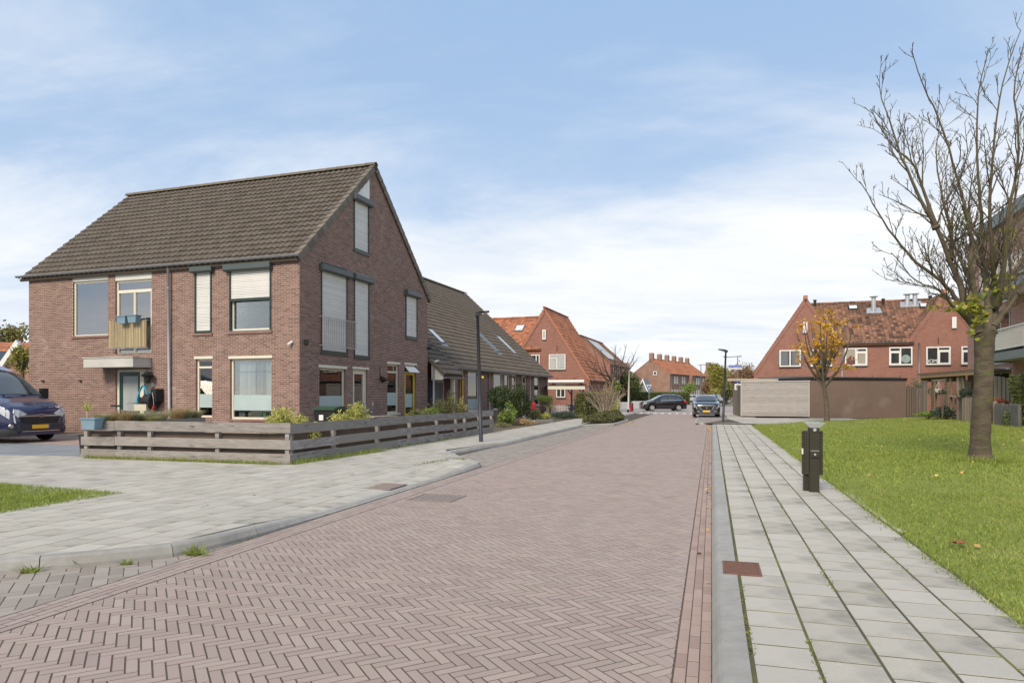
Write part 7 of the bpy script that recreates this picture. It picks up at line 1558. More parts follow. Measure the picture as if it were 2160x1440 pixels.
M_straw = leafmat('straw_blade', (0.46, 0.38, 0.18), (0.38, 0.33, 0.15), (0.42, 0.42, 0.18))
M_rust_ = leafmat('rusty_blade', (0.52, 0.31, 0.17), (0.44, 0.28, 0.15), (0.42, 0.36, 0.17))
M_jun = leafmat('juniper', (0.07, 0.11, 0.09), (0.05, 0.08, 0.06), (0.10, 0.13, 0.09))
M_bark = mat('cherry_bark', (0.125, 0.100, 0.072), (0.055, 0.044, 0.033), 3.0, .9, 3.0, 14, c3=(0.105, 0.115, 0.035), s3=2.6, t3=(.52, .70), stretch=(1, 1, 2.6), rv=.1, detail=9)
M_bark2 = mat('young_bark', (0.14, 0.115, 0.085), (0.085, 0.07, 0.055), 6.0, .9, 1.2, 25, stretch=(1, 1, 2), c3=(0.2, 0.19, 0.16), s3=4)
M_twig = mat('twig_bark', (0.115, 0.085, 0.065), (0.075, 0.055, 0.045), 4.0, .9)
M_stem = mat('pale_stem', (0.42, 0.36, 0.28), (0.32, 0.26, 0.20), 4, .9, rv=.2)
def clumps(c, r, n, m, shell=.55, lump=.34):
    """m leaf centres in n lumps spread through an ellipsoid of centre c, radii r"""
    c = np.array(c, float); r = np.array(r, float); d = rng.randn(n, 3); d /= np.linalg.norm(d, axis=1)[:, None]; k = (shell + (1 - shell) * rng.rand(n))[:, None]; cc = d * k * (1 - lump * .6)
    i = rng.randint(0, n, m); q = rng.randn(m, 3); q /= np.linalg.norm(q, axis=1)[:, None]; q *= (rng.rand(m) ** .45 * lump * (.7 + .6 * rng.rand(n)[i]))[:, None]
    return c + (cc[i] + q) * r, i
def foliage(name, P, size, matl, parent=None, asp=.6, up=0.2, kind='stuff', ids=None, label=None, cat=None):
    P = np.asarray(P); n = len(P); s_ = size * (.6 + .8 * rng.rand(n)); a = rng.randn(n, 3); a[:, 2] = a[:, 2] * .7 + up; a /= np.linalg.norm(a, axis=1)[:, None]; b = np.cross(a, rng.randn(n, 3)); b /= np.linalg.norm(b, axis=1)[:, None]
    a *= s_[:, None]; b *= (s_ * asp)[:, None] * .5; v = np.stack([P - a * .5, P + b - a * .05, P + a * .5, P - b - a * .05], 1).reshape(-1, 3); f = np.arange(4 * n).reshape(-1, 4)
    r = rng.rand(n) if ids is None else np.clip(((ids * 0.618) % 1) * .6 + rng.rand(n) * .4, 0, 1)
    o = link(name, npmesh(name, v, f, matl, r), parent); tag(o, label, cat, kind=kind); return o
class Tw:
    def __init__(s): s.v = []; s.f = []; s.n = 0
    def tube(s, path, rad, k=5):
        P = np.array([tuple(p) for p in path]); m = len(P); t = np.gradient(P, axis=0); t /= np.linalg.norm(t, axis=1)[:, None] + 1e-9
        ref = np.array([0.3, 0.9, 0.2]); a = np.cross(t, ref); a /= np.linalg.norm(a, axis=1)[:, None] + 1e-9; b = np.cross(t, a); th = np.arange(k) * 2 * np.pi / k; R_ = np.array(rad)
        v = P[:, None, :] + (a[:, None, :] * np.cos(th)[None, :, None] + b[:, None, :] * np.sin(th)[None, :, None]) * R_[:, None, None]
        i = np.arange(m - 1)[:, None]; j = np.arange(k)[None, :]; q = np.stack([i * k + j, i * k + (j + 1) % k, (i + 1) * k + (j + 1) % k, (i + 1) * k + j], -1).reshape(-1, 4) + s.n
        s.v.append(v.reshape(-1, 3)); s.f.append(q); s.n += m * k
    def build(s, name, matl, parent=None, smooth=True):
        v = np.vstack(s.v); f = np.vstack(s.f); return link(name, npmesh(name, v, f, matl, np.full(len(f), .5), smooth), parent)
def side_branches(tw, path, rad, depth, dens, lscale, tips, k=4, upb=.25, ang=(30, 60), start=.2, wig=.16, minr=.004):
    """twigs along a limb, each with its own twigs; tips collects the ends"""
    P = [Vector(p) for p in path]; L = sum((b - a).length for a, b in zip(P, P[1:])); n = max(1, int(L * dens))
    for i in range(n):
        u = start + (1 - start) * (i + random.random()) / n; x = u * (len(P) - 1); j = min(int(x), len(P) - 2); f = x - j; o = P[j].lerp(P[j + 1], f); t = (P[j + 1] - P[j]).normalized(); r = (rad[j] * (1 - f) + rad[j + 1] * f)
        ax = t.cross(Vector((random.gauss(0, 1), random.gauss(0, 1), random.gauss(0, 1)))).normalized(); a = R(random.uniform(*ang)); d = (Matrix.Rotation(a, 3, ax) @ t); d.z += upb; d.normalize()
        ln = lscale * (1.15 - u * .75) * random.uniform(.5, 1.25); m = 4 if depth > 0 else 3; pts = [o]; q = o.copy(); dd = d.copy()
        for s_ in range(m): dd = (dd + Vector((random.gauss(0, wig), random.gauss(0, wig), random.gauss(0, wig) + .05))).normalized(); q = q + dd * ln / m; pts.append(q.copy())
        r0 = max(minr * 1.3, min(r * .6, ln * .016)); rr = [r0 * (1 - s_ / m) + minr * .8 * (s_ / m) for s_ in range(m + 1)]; tw.tube(pts, rr, k if r0 > .012 else 3); tips.append(pts[-1])
        if depth > 0: side_branches(tw, pts, rr, depth - 1, dens * 1.5, ln * .48, tips, k, upb, ang, .15, wig, minr)
def limb(pts, n=9, jit=.0):
    """smooth resampling of a hand-measured limb"""
    P = [Vector(p) for p in pts]; out = []
    for i in range(n + 1):
        x = i / n * (len(P) - 1); j = min(int(x), len(P) - 2); f = x - j; a = P[max(j - 1, 0)]; b = P[j]; c = P[j + 1]; d = P[min(j + 2, len(P) - 1)]
        p = .5 * ((2 * b) + (c - a) * f + (2 * a - 5 * b + 4 * c - d) * f * f + (3 * b - a - 3 * c + d) * f ** 3); out.append(p + Vector((random.gauss(0, jit), random.gauss(0, jit), random.gauss(0, jit))))
    return out
# ---- the big bare tree on the lawn
TY = 13.4; bt0 = gp(2070, 980, .1); tree = empty('bare_tree', (bt0.x, bt0.y, .1), 0, 'big bare cherry tree with a mossy trunk on the lawn at the right', 'tree')
def T(px, py, dy=0.0): p = at(px, py, TY); p.x += dy * (px - CX) / F; p.y += dy; return p - Vector((bt0.x, bt0.y, .1))
trk = limb([T(2070, 984), T(2069, 955), T(2068, 920), T(2071, 860), T(2075, 800), T(2076, 740), T(2077, 706), T(2079, 690)], 22); rr = [.30, .275, .25, .232, .222, .215, .21, .207, .205, .205, .206, .207, .207, .208, .208, .209, .212, .216, .222, .228, .232, .205, .09]
mb = MB(); k = 36; vs = []
for i, (p, r) in enumerate(zip(trk, [q * .80 for q in rr])):
    for j in range(k):
        th = 2 * math.pi * j / k; fl_ = max(0, 1 - i / 4.5); e = 1 + fl_ * .22 + fl_ * (.22 * math.sin(th * 5 + 1) + .12 * math.sin(th * 3)) + .035 * math.sin(th * 4 + i * .5) + .03 * math.sin(i * 2.1 + th * 2) + random.uniform(-.018, .018)
        if abs(((th - 4.25 + math.pi) % (2 * math.pi)) - math.pi) < .35 and 1 < i < 8: e -= .16 * (1 - abs(i - 4.5) / 4)
        vs.append(p + Vector((math.cos(th), math.sin(th), 0)) * r * e)
mb.add(vs, [(i * k + j, i * k + (j + 1) % k, (i + 1) * k + (j + 1) % k, (i + 1) * k + j) for i in range(len(trk) - 1) for j in range(k)] + [tuple(range((len(trk) - 1) * k, len(trk) * k))]); mb.build('trunk', M_bark, tree, smooth=True)
LIM = [([(2072, 705, 0), (2040, 672, .0), (2015, 628, -.1), (1984, 595, -.2), (1937, 563, -.35), (1885, 511, -.5), (1845, 455, -.6), (1813, 404, -.7)], .085),
       ([(2070, 700, 0), (2042, 655, .1), (2022, 590, .2), (2003, 545, .2), (1976, 478, .1), (1931, 400, .0), (1900, 330, -.1), (1872, 250, -.2), (1849, 184, -.2)], .115),
       ([(1976, 478, .1), (1950, 400, .3), (1928, 330, .5), (1880, 280, .6), (1835, 200, .7)], .05),
       ([(2068, 695, 0), (2056, 620, -.1), (2046, 560, -.2), (2052, 520, -.2), (2038, 455, -.3), (2022, 400, -.35), (1989, 295, -.5), (1950, 217, -.6), (1921, 145, -.7)], .085),
       ([(2080, 700, 0), (2084, 640, .1), (2078, 570, .25), (2071, 517, .3), (2068, 426, .3), (2061, 321, .25), (2062, 200, .2), (2085, 95, .2)], .11),
       ([(2084, 650, .1), (2100, 610, .1), (2092, 540, -.2), (2088, 450, -.4), (2095, 354, -.55), (2110, 223, -.6), (2152, 105, -.7)], .085),
       ([(2088, 690, 0), (2102, 645, .2), (2108, 600, .4), (2120, 520, .6), (2140, 410, .7), (2152, 330, .8), (2172, 210, .9)], .095),
       ([(2086, 700, 0), (2112, 668, -.1), (2150, 622, -.3), (2200, 560, -.5), (2260, 470, -.7), (2300, 360, -.8)], .10),
       ([(2102, 640, 0), (2118, 560, -.5), (2128, 470, -.9), (2150, 370, -1.2), (2140, 260, -1.4), (2160, 170, -1.5)], .07),
       ([(2074, 700, 0), (2066, 640, .6), (2040, 560, 1.1), (2010, 470, 1.6), (1985, 380, 2.0), (1990, 280, 2.2)], .075),
       ([(2080, 695, 0), (2100, 620, .7), (2150, 530, 1.3), (2190, 420, 1.8), (2210, 300, 2.1)], .08),
       ([(2040, 672, 0), (2010, 650, -.4), (1975, 620, -.7), (1930, 610, -1.0), (1880, 560, -1.2)], .035),
       ([(2150, 622, -.3), (2200, 600, -.6), (2270, 560, -1.0)], .05), ([(2003, 545, .2), (2005, 480, .5), (1990, 400, .7), (1975, 300, .8), (1985, 200, .9)], .05)]
tw = Tw(); tips = []
for pts, r0 in LIM:
    r0 *= .70
    n = max(8, len(pts) * 3); path = limb([T(*p) for p in pts], n, .008); rad = [r0 * (1 - i / n) ** 1.25 * .90 + .007 for i in range(n + 1)]
    rad[0] *= 2.0; rad[1] *= 1.6; rad[2] *= 1.22; tw.tube(path, rad, 10); side_branches(tw, path, rad, 2, 3.9, 1.30, tips, 4, .22, (20, 48), .14, .15, .0052)
tw.build('branches', mat('limb_bark', (0.145, 0.118, 0.085), (0.08, 0.065, 0.05), 4, .9, 1.0, 30, c3=(0.11, 0.12, 0.045), s3=2.5, t3=(.5, .66)), tree)
tp = np.array([tuple(t) for t in tips]); q = np.repeat(tp, 2, 0) + rng.randn(len(tp) * 2, 3) * .012; foliage('buds', q, .022, M_twig, tree, kind='stuff')
Pc = [];
for c_, r_, m_ in ((T(2045, 640, -.2), (.34, .3, .27), 60), (T(1990, 650, -.3), (.40, .35, .22), 40), (T(2065, 660, -.3), (.3, .3, .2), 60), (T(2110, 600, -.2), (.3, .3, .3), 45), (T(2120, 490, 0), (.3, .3, .3), 30), (T(2060, 700, -.35), (.22, .2, .3), 35)):
    p_, i_ = clumps(c_, r_, 7, m_); Pc.append(p_)
foliage('leaf', np.vstack(Pc), .095, leafmat('cherry_leaf', (0.30, 0.36, 0.06), (0.22, 0.30, 0.05), (0.50, 0.42, 0.08), tr=.5), tree, asp=.9)
o = blades('tree_foot_grass', np.array([[bt0.x + .42 * math.cos(a) * (1 + .2 * rng.randn()), bt0.y + .38 * math.sin(a) * (1 + .2 * rng.randn()), .13] for a in rng.rand(2200) * 6.28]) + np.array([0, 0, .03]), .12, .010, M_blade, .8, label='longer grass round the foot of the big bare tree')

def random_tree(name, base, h, crown_r, trunk_h, lab, r0=.08, n=9, leafm=None, nleaf=0, lsz=.1, depth=2, spread=.8, dens=2.4, barkm=None, cat='tree', group=None, lean=(0, 0), up=.35, minr=.005, asp=.8, cluster=.08, k=4, prob=1.0):
    root = empty(name, (base[0], base[1], base[2]), 0, lab, cat, group); tw = Tw(); tips = []; barkm = barkm or M_bark2
    top = Vector((lean[0], lean[1], trunk_h)); path = [Vector((lean[0] * t * t, lean[1] * t, trunk_h * t)) + Vector((.02 * math.sin(t * 7), 0, 0)) for t in np.linspace(0, 1, 8)]
    t2 = Tw(); t2.tube(path, [r0 * (1.35 if i == 0 else 1 - .25 * i / 7) for i in range(8)], 12); t2.build('trunk', barkm, root)
    for i in range(n):
        a = 2 * math.pi * (i + random.random() * .6) / n; sp = crown_r * (.35 + .65 * ((i * 7) % n) / n) * spread; z = h - trunk_h; e = top + Vector((math.cos(a) * sp, math.sin(a) * sp, z * (1 - .35 * (sp / crown_r) ** 2) * random.uniform(.8, 1))); s0 = path[-1 - (i % 3)]
        m = s0.lerp(e, .45) + Vector((math.cos(a) * sp * .18, math.sin(a) * sp * .18, -z * .02)); pth = limb([s0, m, e], 8, .01); rad = [r0 * .62 * (1 - j / 8) ** .9 + minr for j in range(9)]
        tw.tube(pth, rad, 6); side_branches(tw, pth, rad, depth, dens, crown_r * .5, tips, k, up * .5, (25, 55), .18, .15, minr)
    tw.build('branches', barkm, root)
    if nleaf:
        tp = np.array([tuple(t) for t in tips]); tp = tp[rng.rand(len(tp)) < prob]; q = tp[rng.randint(0, len(tp), nleaf)] + rng.randn(nleaf, 3) * cluster; foliage('leaf', q, lsz, leafm, root, asp=asp, up=-.2)
    return root
# orange maple in front of the brown shed
p = gp(1744, 890, .12); random_tree('orange_tree', (p.x, p.y, .1), 5.75, 1.75, 2.45, 'young tree with orange autumn leaves in front of the brown shed', r0=.115, n=13, leafm=M_ora, nleaf=1700, lsz=.125, depth=2, dens=2.2, spread=.95, lean=(-.22, 0), minr=.007, cluster=.08, prob=.34)
# bare street tree behind the clipped shrubs
p = at(1292, 872, 52); random_tree('bare_street_tree', (p.x, p.y, .1), 5.6, 2.4, 2.7, 'slender bare tree in front of the house with solar panels', r0=.10, n=11, depth=2, dens=1.8, spread=1.3, barkm=M_twig, minr=.007)
# far trees behind the signs
def crown_tree(name, px, py, Y, rx, rz, lab, m_, n=2600, sz=.35, base=None, group=None, lumps=26, trunk=True, cat='tree'):
    c = at(px, py, Y); root = empty(name, (c.x, c.y, .05), 0, lab, cat, group); P, i_ = clumps((0, 0, c.z - .05), (rx, rx, rz), lumps, n, .35, .38); foliage('crown', P, sz, m_, root, asp=.8, ids=i_)
    if trunk:
        t2 = Tw(); t2.tube([(0, 0, 0), (.05, 0, (c.z) * .5), (0, 0, c.z + rz * .5)], [rx * .09 + .05, rx * .07 + .04, .03], 8)
        for k_ in range(7): a = k_ * .9; t2.tube([(0, 0, c.z * .75), (math.cos(a) * rx * .5, math.sin(a) * rx * .5, c.z + rz * .2), (math.cos(a) * rx * .8, math.sin(a) * rx * .8, c.z + rz * .6)], [rx * .04 + .02, rx * .02 + .01, .01], 5)
        t2.build('trunk', M_bark2, root)
    return root
M_ygt = leafmat('autumn_lime_leaf', (0.26, 0.27, 0.06), (0.17, 0.20, 0.05), (0.38, 0.34, 0.08))
crown_tree('lime_tree', 1516, 795, 118, 2.1, 3.3, 'tall yellow-green tree left of the street name sign', M_ygt, 5200, .26, lumps=40)
crown_tree('autumn_tree', 1493, 818, 135, 1.9, 2.2, 'brownish bush between the terrace end and the tall yellow-green tree', M_brn, 1800, .28)
for k_, (px, py, Y, rx, rz, m_, lb) in enumerate(((1548, 800, 150, 3.4, 3.2, M_brn, 'russet tree directly behind the street name sign'), (1575, 793, 130, 2.6, 3.0, M_brn, 'russet tree touching the left gable of the red terrace'), (1593, 806, 160, 4.2, 3.0, M_oli, 'olive tree hidden behind the left gable of the red terrace'), (1532, 822, 125, 2.2, 1.8, M_oli, 'low olive bush at the end of the far street'), (1505, 832, 105, 1.2, 1.0, M_ygt, 'low golden bush behind the dark car at the end of the street'))):
    crown_tree('autumn_tree' if rz > 2 else 'garden_bush', px, py, Y, rx, rz, lb, m_, 2600, .30, cat='tree' if rz > 2 else 'bush')
crown_tree('round_tree', 1327, 815, 76, 1.55, 1.75, 'round green tree behind the white lamp post', leafmat('holm_leaf', (0.10, 0.13, 0.04), (0.06, 0.09, 0.03), (0.16, 0.18, 0.06)), 5200, .16, lumps=34)
crown_tree('garden_bush', 1296, 812, 60, .8, .75, 'dark green evergreen bush at the foot of the bare street tree', M_gr2, 1400, .13, trunk=False, cat='bush')
crown_tree('garden_bush', 1453, 818, 112, 1.5, 1.3, 'green bush before the chimney terrace, above the clipped hedge', M_gr2, 1300, .2, cat='bush')
crown_tree('left_tree', 20, 712, 75, 2.6, 2.0, 'loose green and yellow tree above the roofs at the far left', leafmat('loose_leaf', (0.13, 0.15, 0.06), (0.09, 0.10, 0.05), (0.34, 0.28, 0.08)), 1500, .30)
crown_tree('left_tree', 47, 757, 36, .75, 1.0, 'small olive tree between the white-edged gable and the corner house', M_ygt, 900, .13)
def hedge(name, p0, p1, wd, h, m_, lab, n=4000, sz=.12, cat='hedge', z=.1, top=.03):
    p0 = Vector((p0[0], p0[1])); p1 = Vector((p1[0], p1[1])); d = p1 - p0; L = d.length; an = math.atan2(d.y, d.x); root = empty(name, (p0.x, p0.y, z), an, lab, cat); P = rng.rand(n, 3) * np.array([L, wd, h]); f = rng.randint(0, 6, n)
    P[f == 0, 1] = 0; P[f == 1, 1] = 0; P[f == 2, 2] = h; P[f == 3, 0] = 0; P[f == 4, 0] = L; P[f == 5, 1] = wd; P += rng.randn(n, 3) * top
    P[:, 2] = np.clip(P[:, 2], .02, None); mb = MB(); e = .1; mb.box(e, L - e, e, wd - e, 0, h - e); mb.build('hedge_core', mat('hedge_core', (0.02, 0.025, 0.012), None, rough=1), root); foliage('leaves', P, sz, m_, root); return root
f0, f1 = at(1384, 850, 100), at(1428, 850, 100); hedge('clipped_hedge', (f0.x, f0.y), (f1.x, f1.y), 1.5, 1.75, M_oli, 'back run of the clipped hedge behind the crossing car', 3500, .16)
f0, f1 = at(1424, 852.5, 98), at(1455.5, 851, 104); hedge('clipped_hedge', (f0.x, f0.y), (f1.x, f1.y), 6, 1.85, leafmat('hedge_leaf', (0.15, 0.20, 0.05), (0.10, 0.15, 0.04), (0.20, 0.23, 0.07)), 'tall green clipped hedge end nearest the silver hatchback', 6000, .14)
f0, f1 = at(1313, 857, 76), at(1368, 853, 80); hedge('ivy_hedge', (f0.x, f0.y), (f1.x, f1.y), 1.2, 1.75, M_con, 'dark ivy covered hedge behind the white picket fence', 4500, .14)
f0, f1 = at(1234, 870, 43.5), at(1300, 868, 47); hedge('beech_hedge', (f0.x, f0.y), (f1.x, f1.y), .8, 1.55, M_oli, 'leafy hedge behind the bare shrub, right of the navy posts', 5200, .075)
# planting island
isl = [LP(32.3, -5.8), LP(33.4, -4.95), LP(38.0, -4.85), LP(39.5, -5.6), LP(39.5, -6.2), LP(32.2, -6.1)]
hpI = halfplanes(isl); xs = [p[0] for p in isl]; ys = [p[1] for p in isl]; P = []
while len(P) < 9000:
    x = random.uniform(min(xs), max(xs)); y = random.uniform(min(ys), max(ys)); m_ = min(c - a * x - b * y for a, b, c in hpI)
    if m_ > -.05: hh = .50 * min(1, .45 + m_ * 1.6) * (.85 + .2 * math.sin(x * 4) * math.sin(y * 3.1)); P.append((x, y, .12 + hh * (1 - .75 * random.random() ** 2.2)))
foliage('island_shrubs', P, .10, leafmat('cotoneaster', (0.12, 0.135, 0.055), (0.08, 0.10, 0.04), (0.17, 0.16, 0.07)), None, label='low clipped shrub mass filling the kerbed planting island', cat='shrubs')
# bare shrub in the island bed
def fan_shrub(name, base, h, r, n, lab, m_, leafm=None, nleaf=0, lsz=.05, minr=.004, dens=3, upf=1.0, depth=1, cat='shrub'):
    root = empty(name, base, 0, lab, cat); tw = Tw(); tips = []
    for i in range(n):
        a = random.random() * 6.28; e = random.random() ** .6; q = Vector((math.cos(a) * r * e, math.sin(a) * r * e, h * (1 - .25 * e * e) * random.uniform(.75, 1.05))); s0 = Vector((math.cos(a) * r * .12, math.sin(a) * r * .12, 0)); q.z *= random.uniform(.6, 1.05); m = s0.lerp(q, .5) + Vector((-math.cos(a) * r * e * .10 + random.gauss(0, .09), -math.sin(a) * r * e * .10 + random.gauss(0, .09), .05)); p_ = limb([s0, m, q], 6, .01)
        rad = [minr * (2.6 - 1.7 * j / 6) for j in range(7)]; tw.tube(p_, rad, 4); side_branches(tw, p_, rad, depth - 1 if depth else 0, dens, h * .28, tips, 3, .25, (15, 40), .3, .1, minr * .7)
    tw.build('stems', m_, root)
    if nleaf: tp = np.array([tuple(t) for t in tips]); foliage('leaf', tp[rng.randint(0, len(tp), nleaf)] + rng.randn(nleaf, 3) * .03, lsz, leafm, root)
    return root
p = at(1276, 884, 38.8); fan_shrub('bare_shrub', (p.x, p.y, .3), 2.2, 1.35, 46, 'bare fan-shaped shrub with a few brown leaves above the planting island', M_stem, M_brn, 1100, .06, minr=.0048, dens=3.5)
# plants along the brown terrace
def bush(name, px, py, Y, rx, rz, m_, lab, n=2400, sz=.06, lumps=24, lump=.34, stem=None, cat='bush', group=None, shell=.55):
    c = at(px, py, Y); root = empty(name, (c.x, c.y, .1), 0, lab, cat, group); P, i_ = clumps((0, 0, c.z - .1), (rx, rx, rz), lumps, n, shell, lump); P = P[P[:, 2] > .02]; foliage('leaves', P, sz, m_, root, ids=i_[:len(P)])
    t2 = Tw(); 
    for k_ in range(6): a = k_ * 1.05; t2.tube([(0, 0, 0), (math.cos(a) * rx * .25, math.sin(a) * rx * .25, (c.z - .1) * .6), (math.cos(a) * rx * .6, math.sin(a) * rx * .6, c.z - .1 + rz * .3)], [.03, .018, .006], 5)
    t2.build('stems', M_bark2, root); return root
bush('round_bush', 1058, 838, 34.5, .80, .68, M_gr1, 'round dark glossy bush before the terrace window', 5200, .075, 40, .28)
bush('dark_conifer', 1098, 850, 34.2, .58, .92, M_con, 'dense dark green conifer beside the round bush', 5200, .07, 44, .26); bush('conifer_tip', 1096, 822, 35.6, .28, .55, leafmat('light_conifer', (0.10, 0.13, 0.035), (0.07, 0.10, 0.03), (0.13, 0.16, 0.05)), 'pointed lighter conifer behind the dense dark one', 1200, .05, 12)
bush('leafy_shrub', 1070, 876, 31.0, .50, .62, M_gr2, 'light green leafy shrub next to the end of the side fence', 1500, .085, 26, .32)
bush('box_ball', 1128, 874, 35.2, .36, .38, M_oli, 'clipped olive ball shrub left of the cloud pruned pine', 1500, .05, 20, .3); bush('golden_shrub', 1148, 879, 35.6, .42, .33, M_yel, 'golden variegated shrub under the cloud pruned pine', 1500, .05, 20, .35)
bush('low_juniper', 1190, 875, 40.5, 1.15, .26, M_jun, 'low blue-green juniper in front of the white picket fence', 2400, .07, 26, .35); bush('low_juniper', 1222, 880, 40.5, .65, .2, M_oli, 'low olive ground cover between the juniper and the planting island', 1000, .06, 14, .35)
bush('ground_cover', 1062, 897, 29.6, .55, .16, M_oli, 'pale grey-green ground cover at the end of the side fence', 900, .05, 14, .4); bush('dry_plant', 1100, 890, 31.5, .75, .20, M_rust_, 'dry reddish grass between the leafy shrub and the stones', 1300, .06, 18, .4)
bush('yellow_shrub', 1160, 850, 46.2, .3, .55, M_yel, 'thin yellow shrub growing through the picket fence', 500, .06, 12, .4); bush('yellow_shrub', 1303, 858, 44, .3, .6, M_yel, 'narrow yellow shrub at the right end of the leafy hedge', 500, .07, 12, .4)
# cloud pruned pine
p = at(1155, 888, 35.8); pn = empty('cloud_pine', (p.x, p.y, .1), 0, 'cloud pruned pine with a flat green crown on a bent trunk', 'tree'); t2 = Tw(); zc = at(1150, 842, 35.8).z - .1
t2.tube(limb([(0, 0, 0), (.04, 0, .35), (-.06, 0, .7), (-.1, 0, zc - .05)], 8), [.07, .065, .06, .055, .05, .045, .04, .04, .035], 8)
for x in (-.55, -.3, .1, .32): t2.tube(limb([(-.06, 0, .72), (x * .6, .05, zc - .18), (x, 0, zc)], 5), [.035, .03, .025, .02, .018, .015], 6)
t2.build('trunk', M_bark2, pn)
P, i_ = clumps((-.12, 0, zc + .04), (.62, .5, .24), 26, 5200, .3, .36); foliage('crown', P, .07, leafmat('pine_needle', (0.13, 0.19, 0.05), (0.08, 0.13, 0.035), (0.22, 0.27, 0.08)), pn, asp=.18, up=.5)
# garden behind the side fence
for k_, (px, py, Y, rx, rz, m_, lb, n) in enumerate(((905, 872, 27.5, .55, .42, M_gr2, 'fresh green plant below the grey downpipe', 900), (925, 862, 28.2, .65, .55, M_oli, 'olive garden shrub by the wire gate', 1500), (948, 852, 28.8, .50, .70, M_oli, 'tall pale seed-head plant before the porch', 1300), (968, 862, 29.3, .40, .55, M_straw, 'straw coloured plant beside the yellow door', 800), (880, 874, 26, .5, .30, M_oli, 'low green plants under the yellow window', 700))):
    bush('garden_shrub', px, py, Y, rx, rz, m_, lb, n, .06, 20, .4, shell=.3)
def bamboo(px, py, Y, h, r, n, lab, m_=M_yel, group='yellow bamboo clumps'):
    c = at(px, py, Y); root = empty('bamboo', (c.x, c.y, .1), 0, lab, 'bamboo', group); tw = Tw(); Pl_ = []
    for i in range(n):
        a = random.random() * 6.28; e = random.random() ** .5; s0 = Vector((math.cos(a) * r * .3, math.sin(a) * r * .3, 0)); q = Vector((math.cos(a) * r * e, math.sin(a) * r * e, h * (1.05 - .35 * e) * random.uniform(.7, 1))); p_ = limb([s0, s0.lerp(q, .55) + Vector((0, 0, h * .18)), q, q + Vector((math.cos(a) * .08, math.sin(a) * .08, -.06))], 8, .01); tw.tube(p_, [.006, .006, .005, .005, .004, .004, .003, .003, .002], 4)
        for j in range(2, 9):
            for _ in range(5): Pl_.append(tuple(p_[j] + Vector((random.gauss(0, .05), random.gauss(0, .05), random.gauss(0, .04)))))
    tw.build('stems', M_straw, root); foliage('leaf', Pl_, .11, m_, root, asp=.22, up=-.1); return root
bamboo(598, 880, 14.35, 1.18, .36, 44, 'yellow-green bamboo at the fence corner, in front of the large window'); bamboo(636, 890, 14.3, 1.02, .24, 20, 'small yellow-green bamboo spilling over the fence corner board'); bamboo(718, 876, 17.0, 1.05, .28, 26, 'yellow-green bamboo just right of the wheelie bin'); bamboo(752, 872, 18.3, 1.25, .36, 34, 'yellow-green bamboo below the glazed gable door'); bamboo(815, 925, 20.0, .45, .12, 8, 'green sprig poking through the side fence boards', M_gr2)
# tufts in the raised bed
def tuft(name, x, y, h, r, m_, lab, n=170, z=.80, group=None, w=.008, lean=1.2):
    a = rng.rand(n) * 6.28; e = rng.rand(n) ** .5 * r * .45; P = np.stack([x + np.cos(a) * e, y + np.sin(a) * e, np.full(n, z)], 1); hh = h * (.6 + .5 * rng.rand(n)); out = np.stack([np.cos(a), np.sin(a), np.zeros(n)], 1); ln = (r * lean * (.3 + .8 * rng.rand(n)))[:, None]
    mid = P + out * ln * .35 + np.stack([np.zeros(n), np.zeros(n), hh * .7], 1); tip = P + out * ln + np.stack([np.zeros(n), np.zeros(n), hh * (.75 + .3 * rng.rand(n))], 1); d = np.stack([-np.sin(a), np.cos(a), np.zeros(n)], 1) * w / 2
    v = np.stack([P - d, P + d, mid + d * .8, mid - d * .8, tip], 1).reshape(-1, 3); b = np.arange(n)[:, None] * 5; f = np.vstack([b + np.array([0, 1, 2]), b + np.array([0, 2, 3]), b + np.array([3, 2, 4])]); o = link(name, npmesh(name, v, f, m_, np.tile(rng.rand(n), 3))); tag(o, lab, 'grass tuft', group); return o
M_fes = leafmat('blue_fescue', (0.36, 0.38, 0.22), (0.28, 0.30, 0.18), (0.46, 0.43, 0.24))
for k_, (px, py, Y, h, r, m_, lb) in enumerate(((213, 885, 15.9, .24, .24, M_fes, 'grey-green tuft right behind the fence planter'), (232, 886, 16.0, .18, .22, M_straw, 'low straw tuft between the planter and the rusty tuft'), (258, 883, 16.1, .33, .34, M_rust_, 'big rusty tuft in front of the green door, leftmost rusty one'), (280, 880, 16.5, .26, .24, M_fes, 'grey-green tuft in front of the door frame'), (302, 881, 16.8, .26, .26, M_fes, 'grey-green tuft below the cream bicycle crate'), (338, 879, 17.3, .28, .32, M_fes, 'round pale tuft under the hose reel'), (318, 884, 16.6, .16, .25, M_straw, 'low straw tuft between the two grey-green tufts'), (372, 874, 18.3, .36, .34, M_rust_, 'rusty tuft just right of the downpipe'), (394, 873, 18.8, .33, .28, M_fes, 'dark grey-green tuft between the rusty tuft and the narrow window'), (414, 873, 19.1, .26, .26, M_fes, 'last tuft of the raised bed, under the narrow window'))):
    c = at(px, py, Y + .25); tuft('grass_tuft', c.x, c.y, h, r, m_, lb, 420, group='grass tufts in the raised bed')
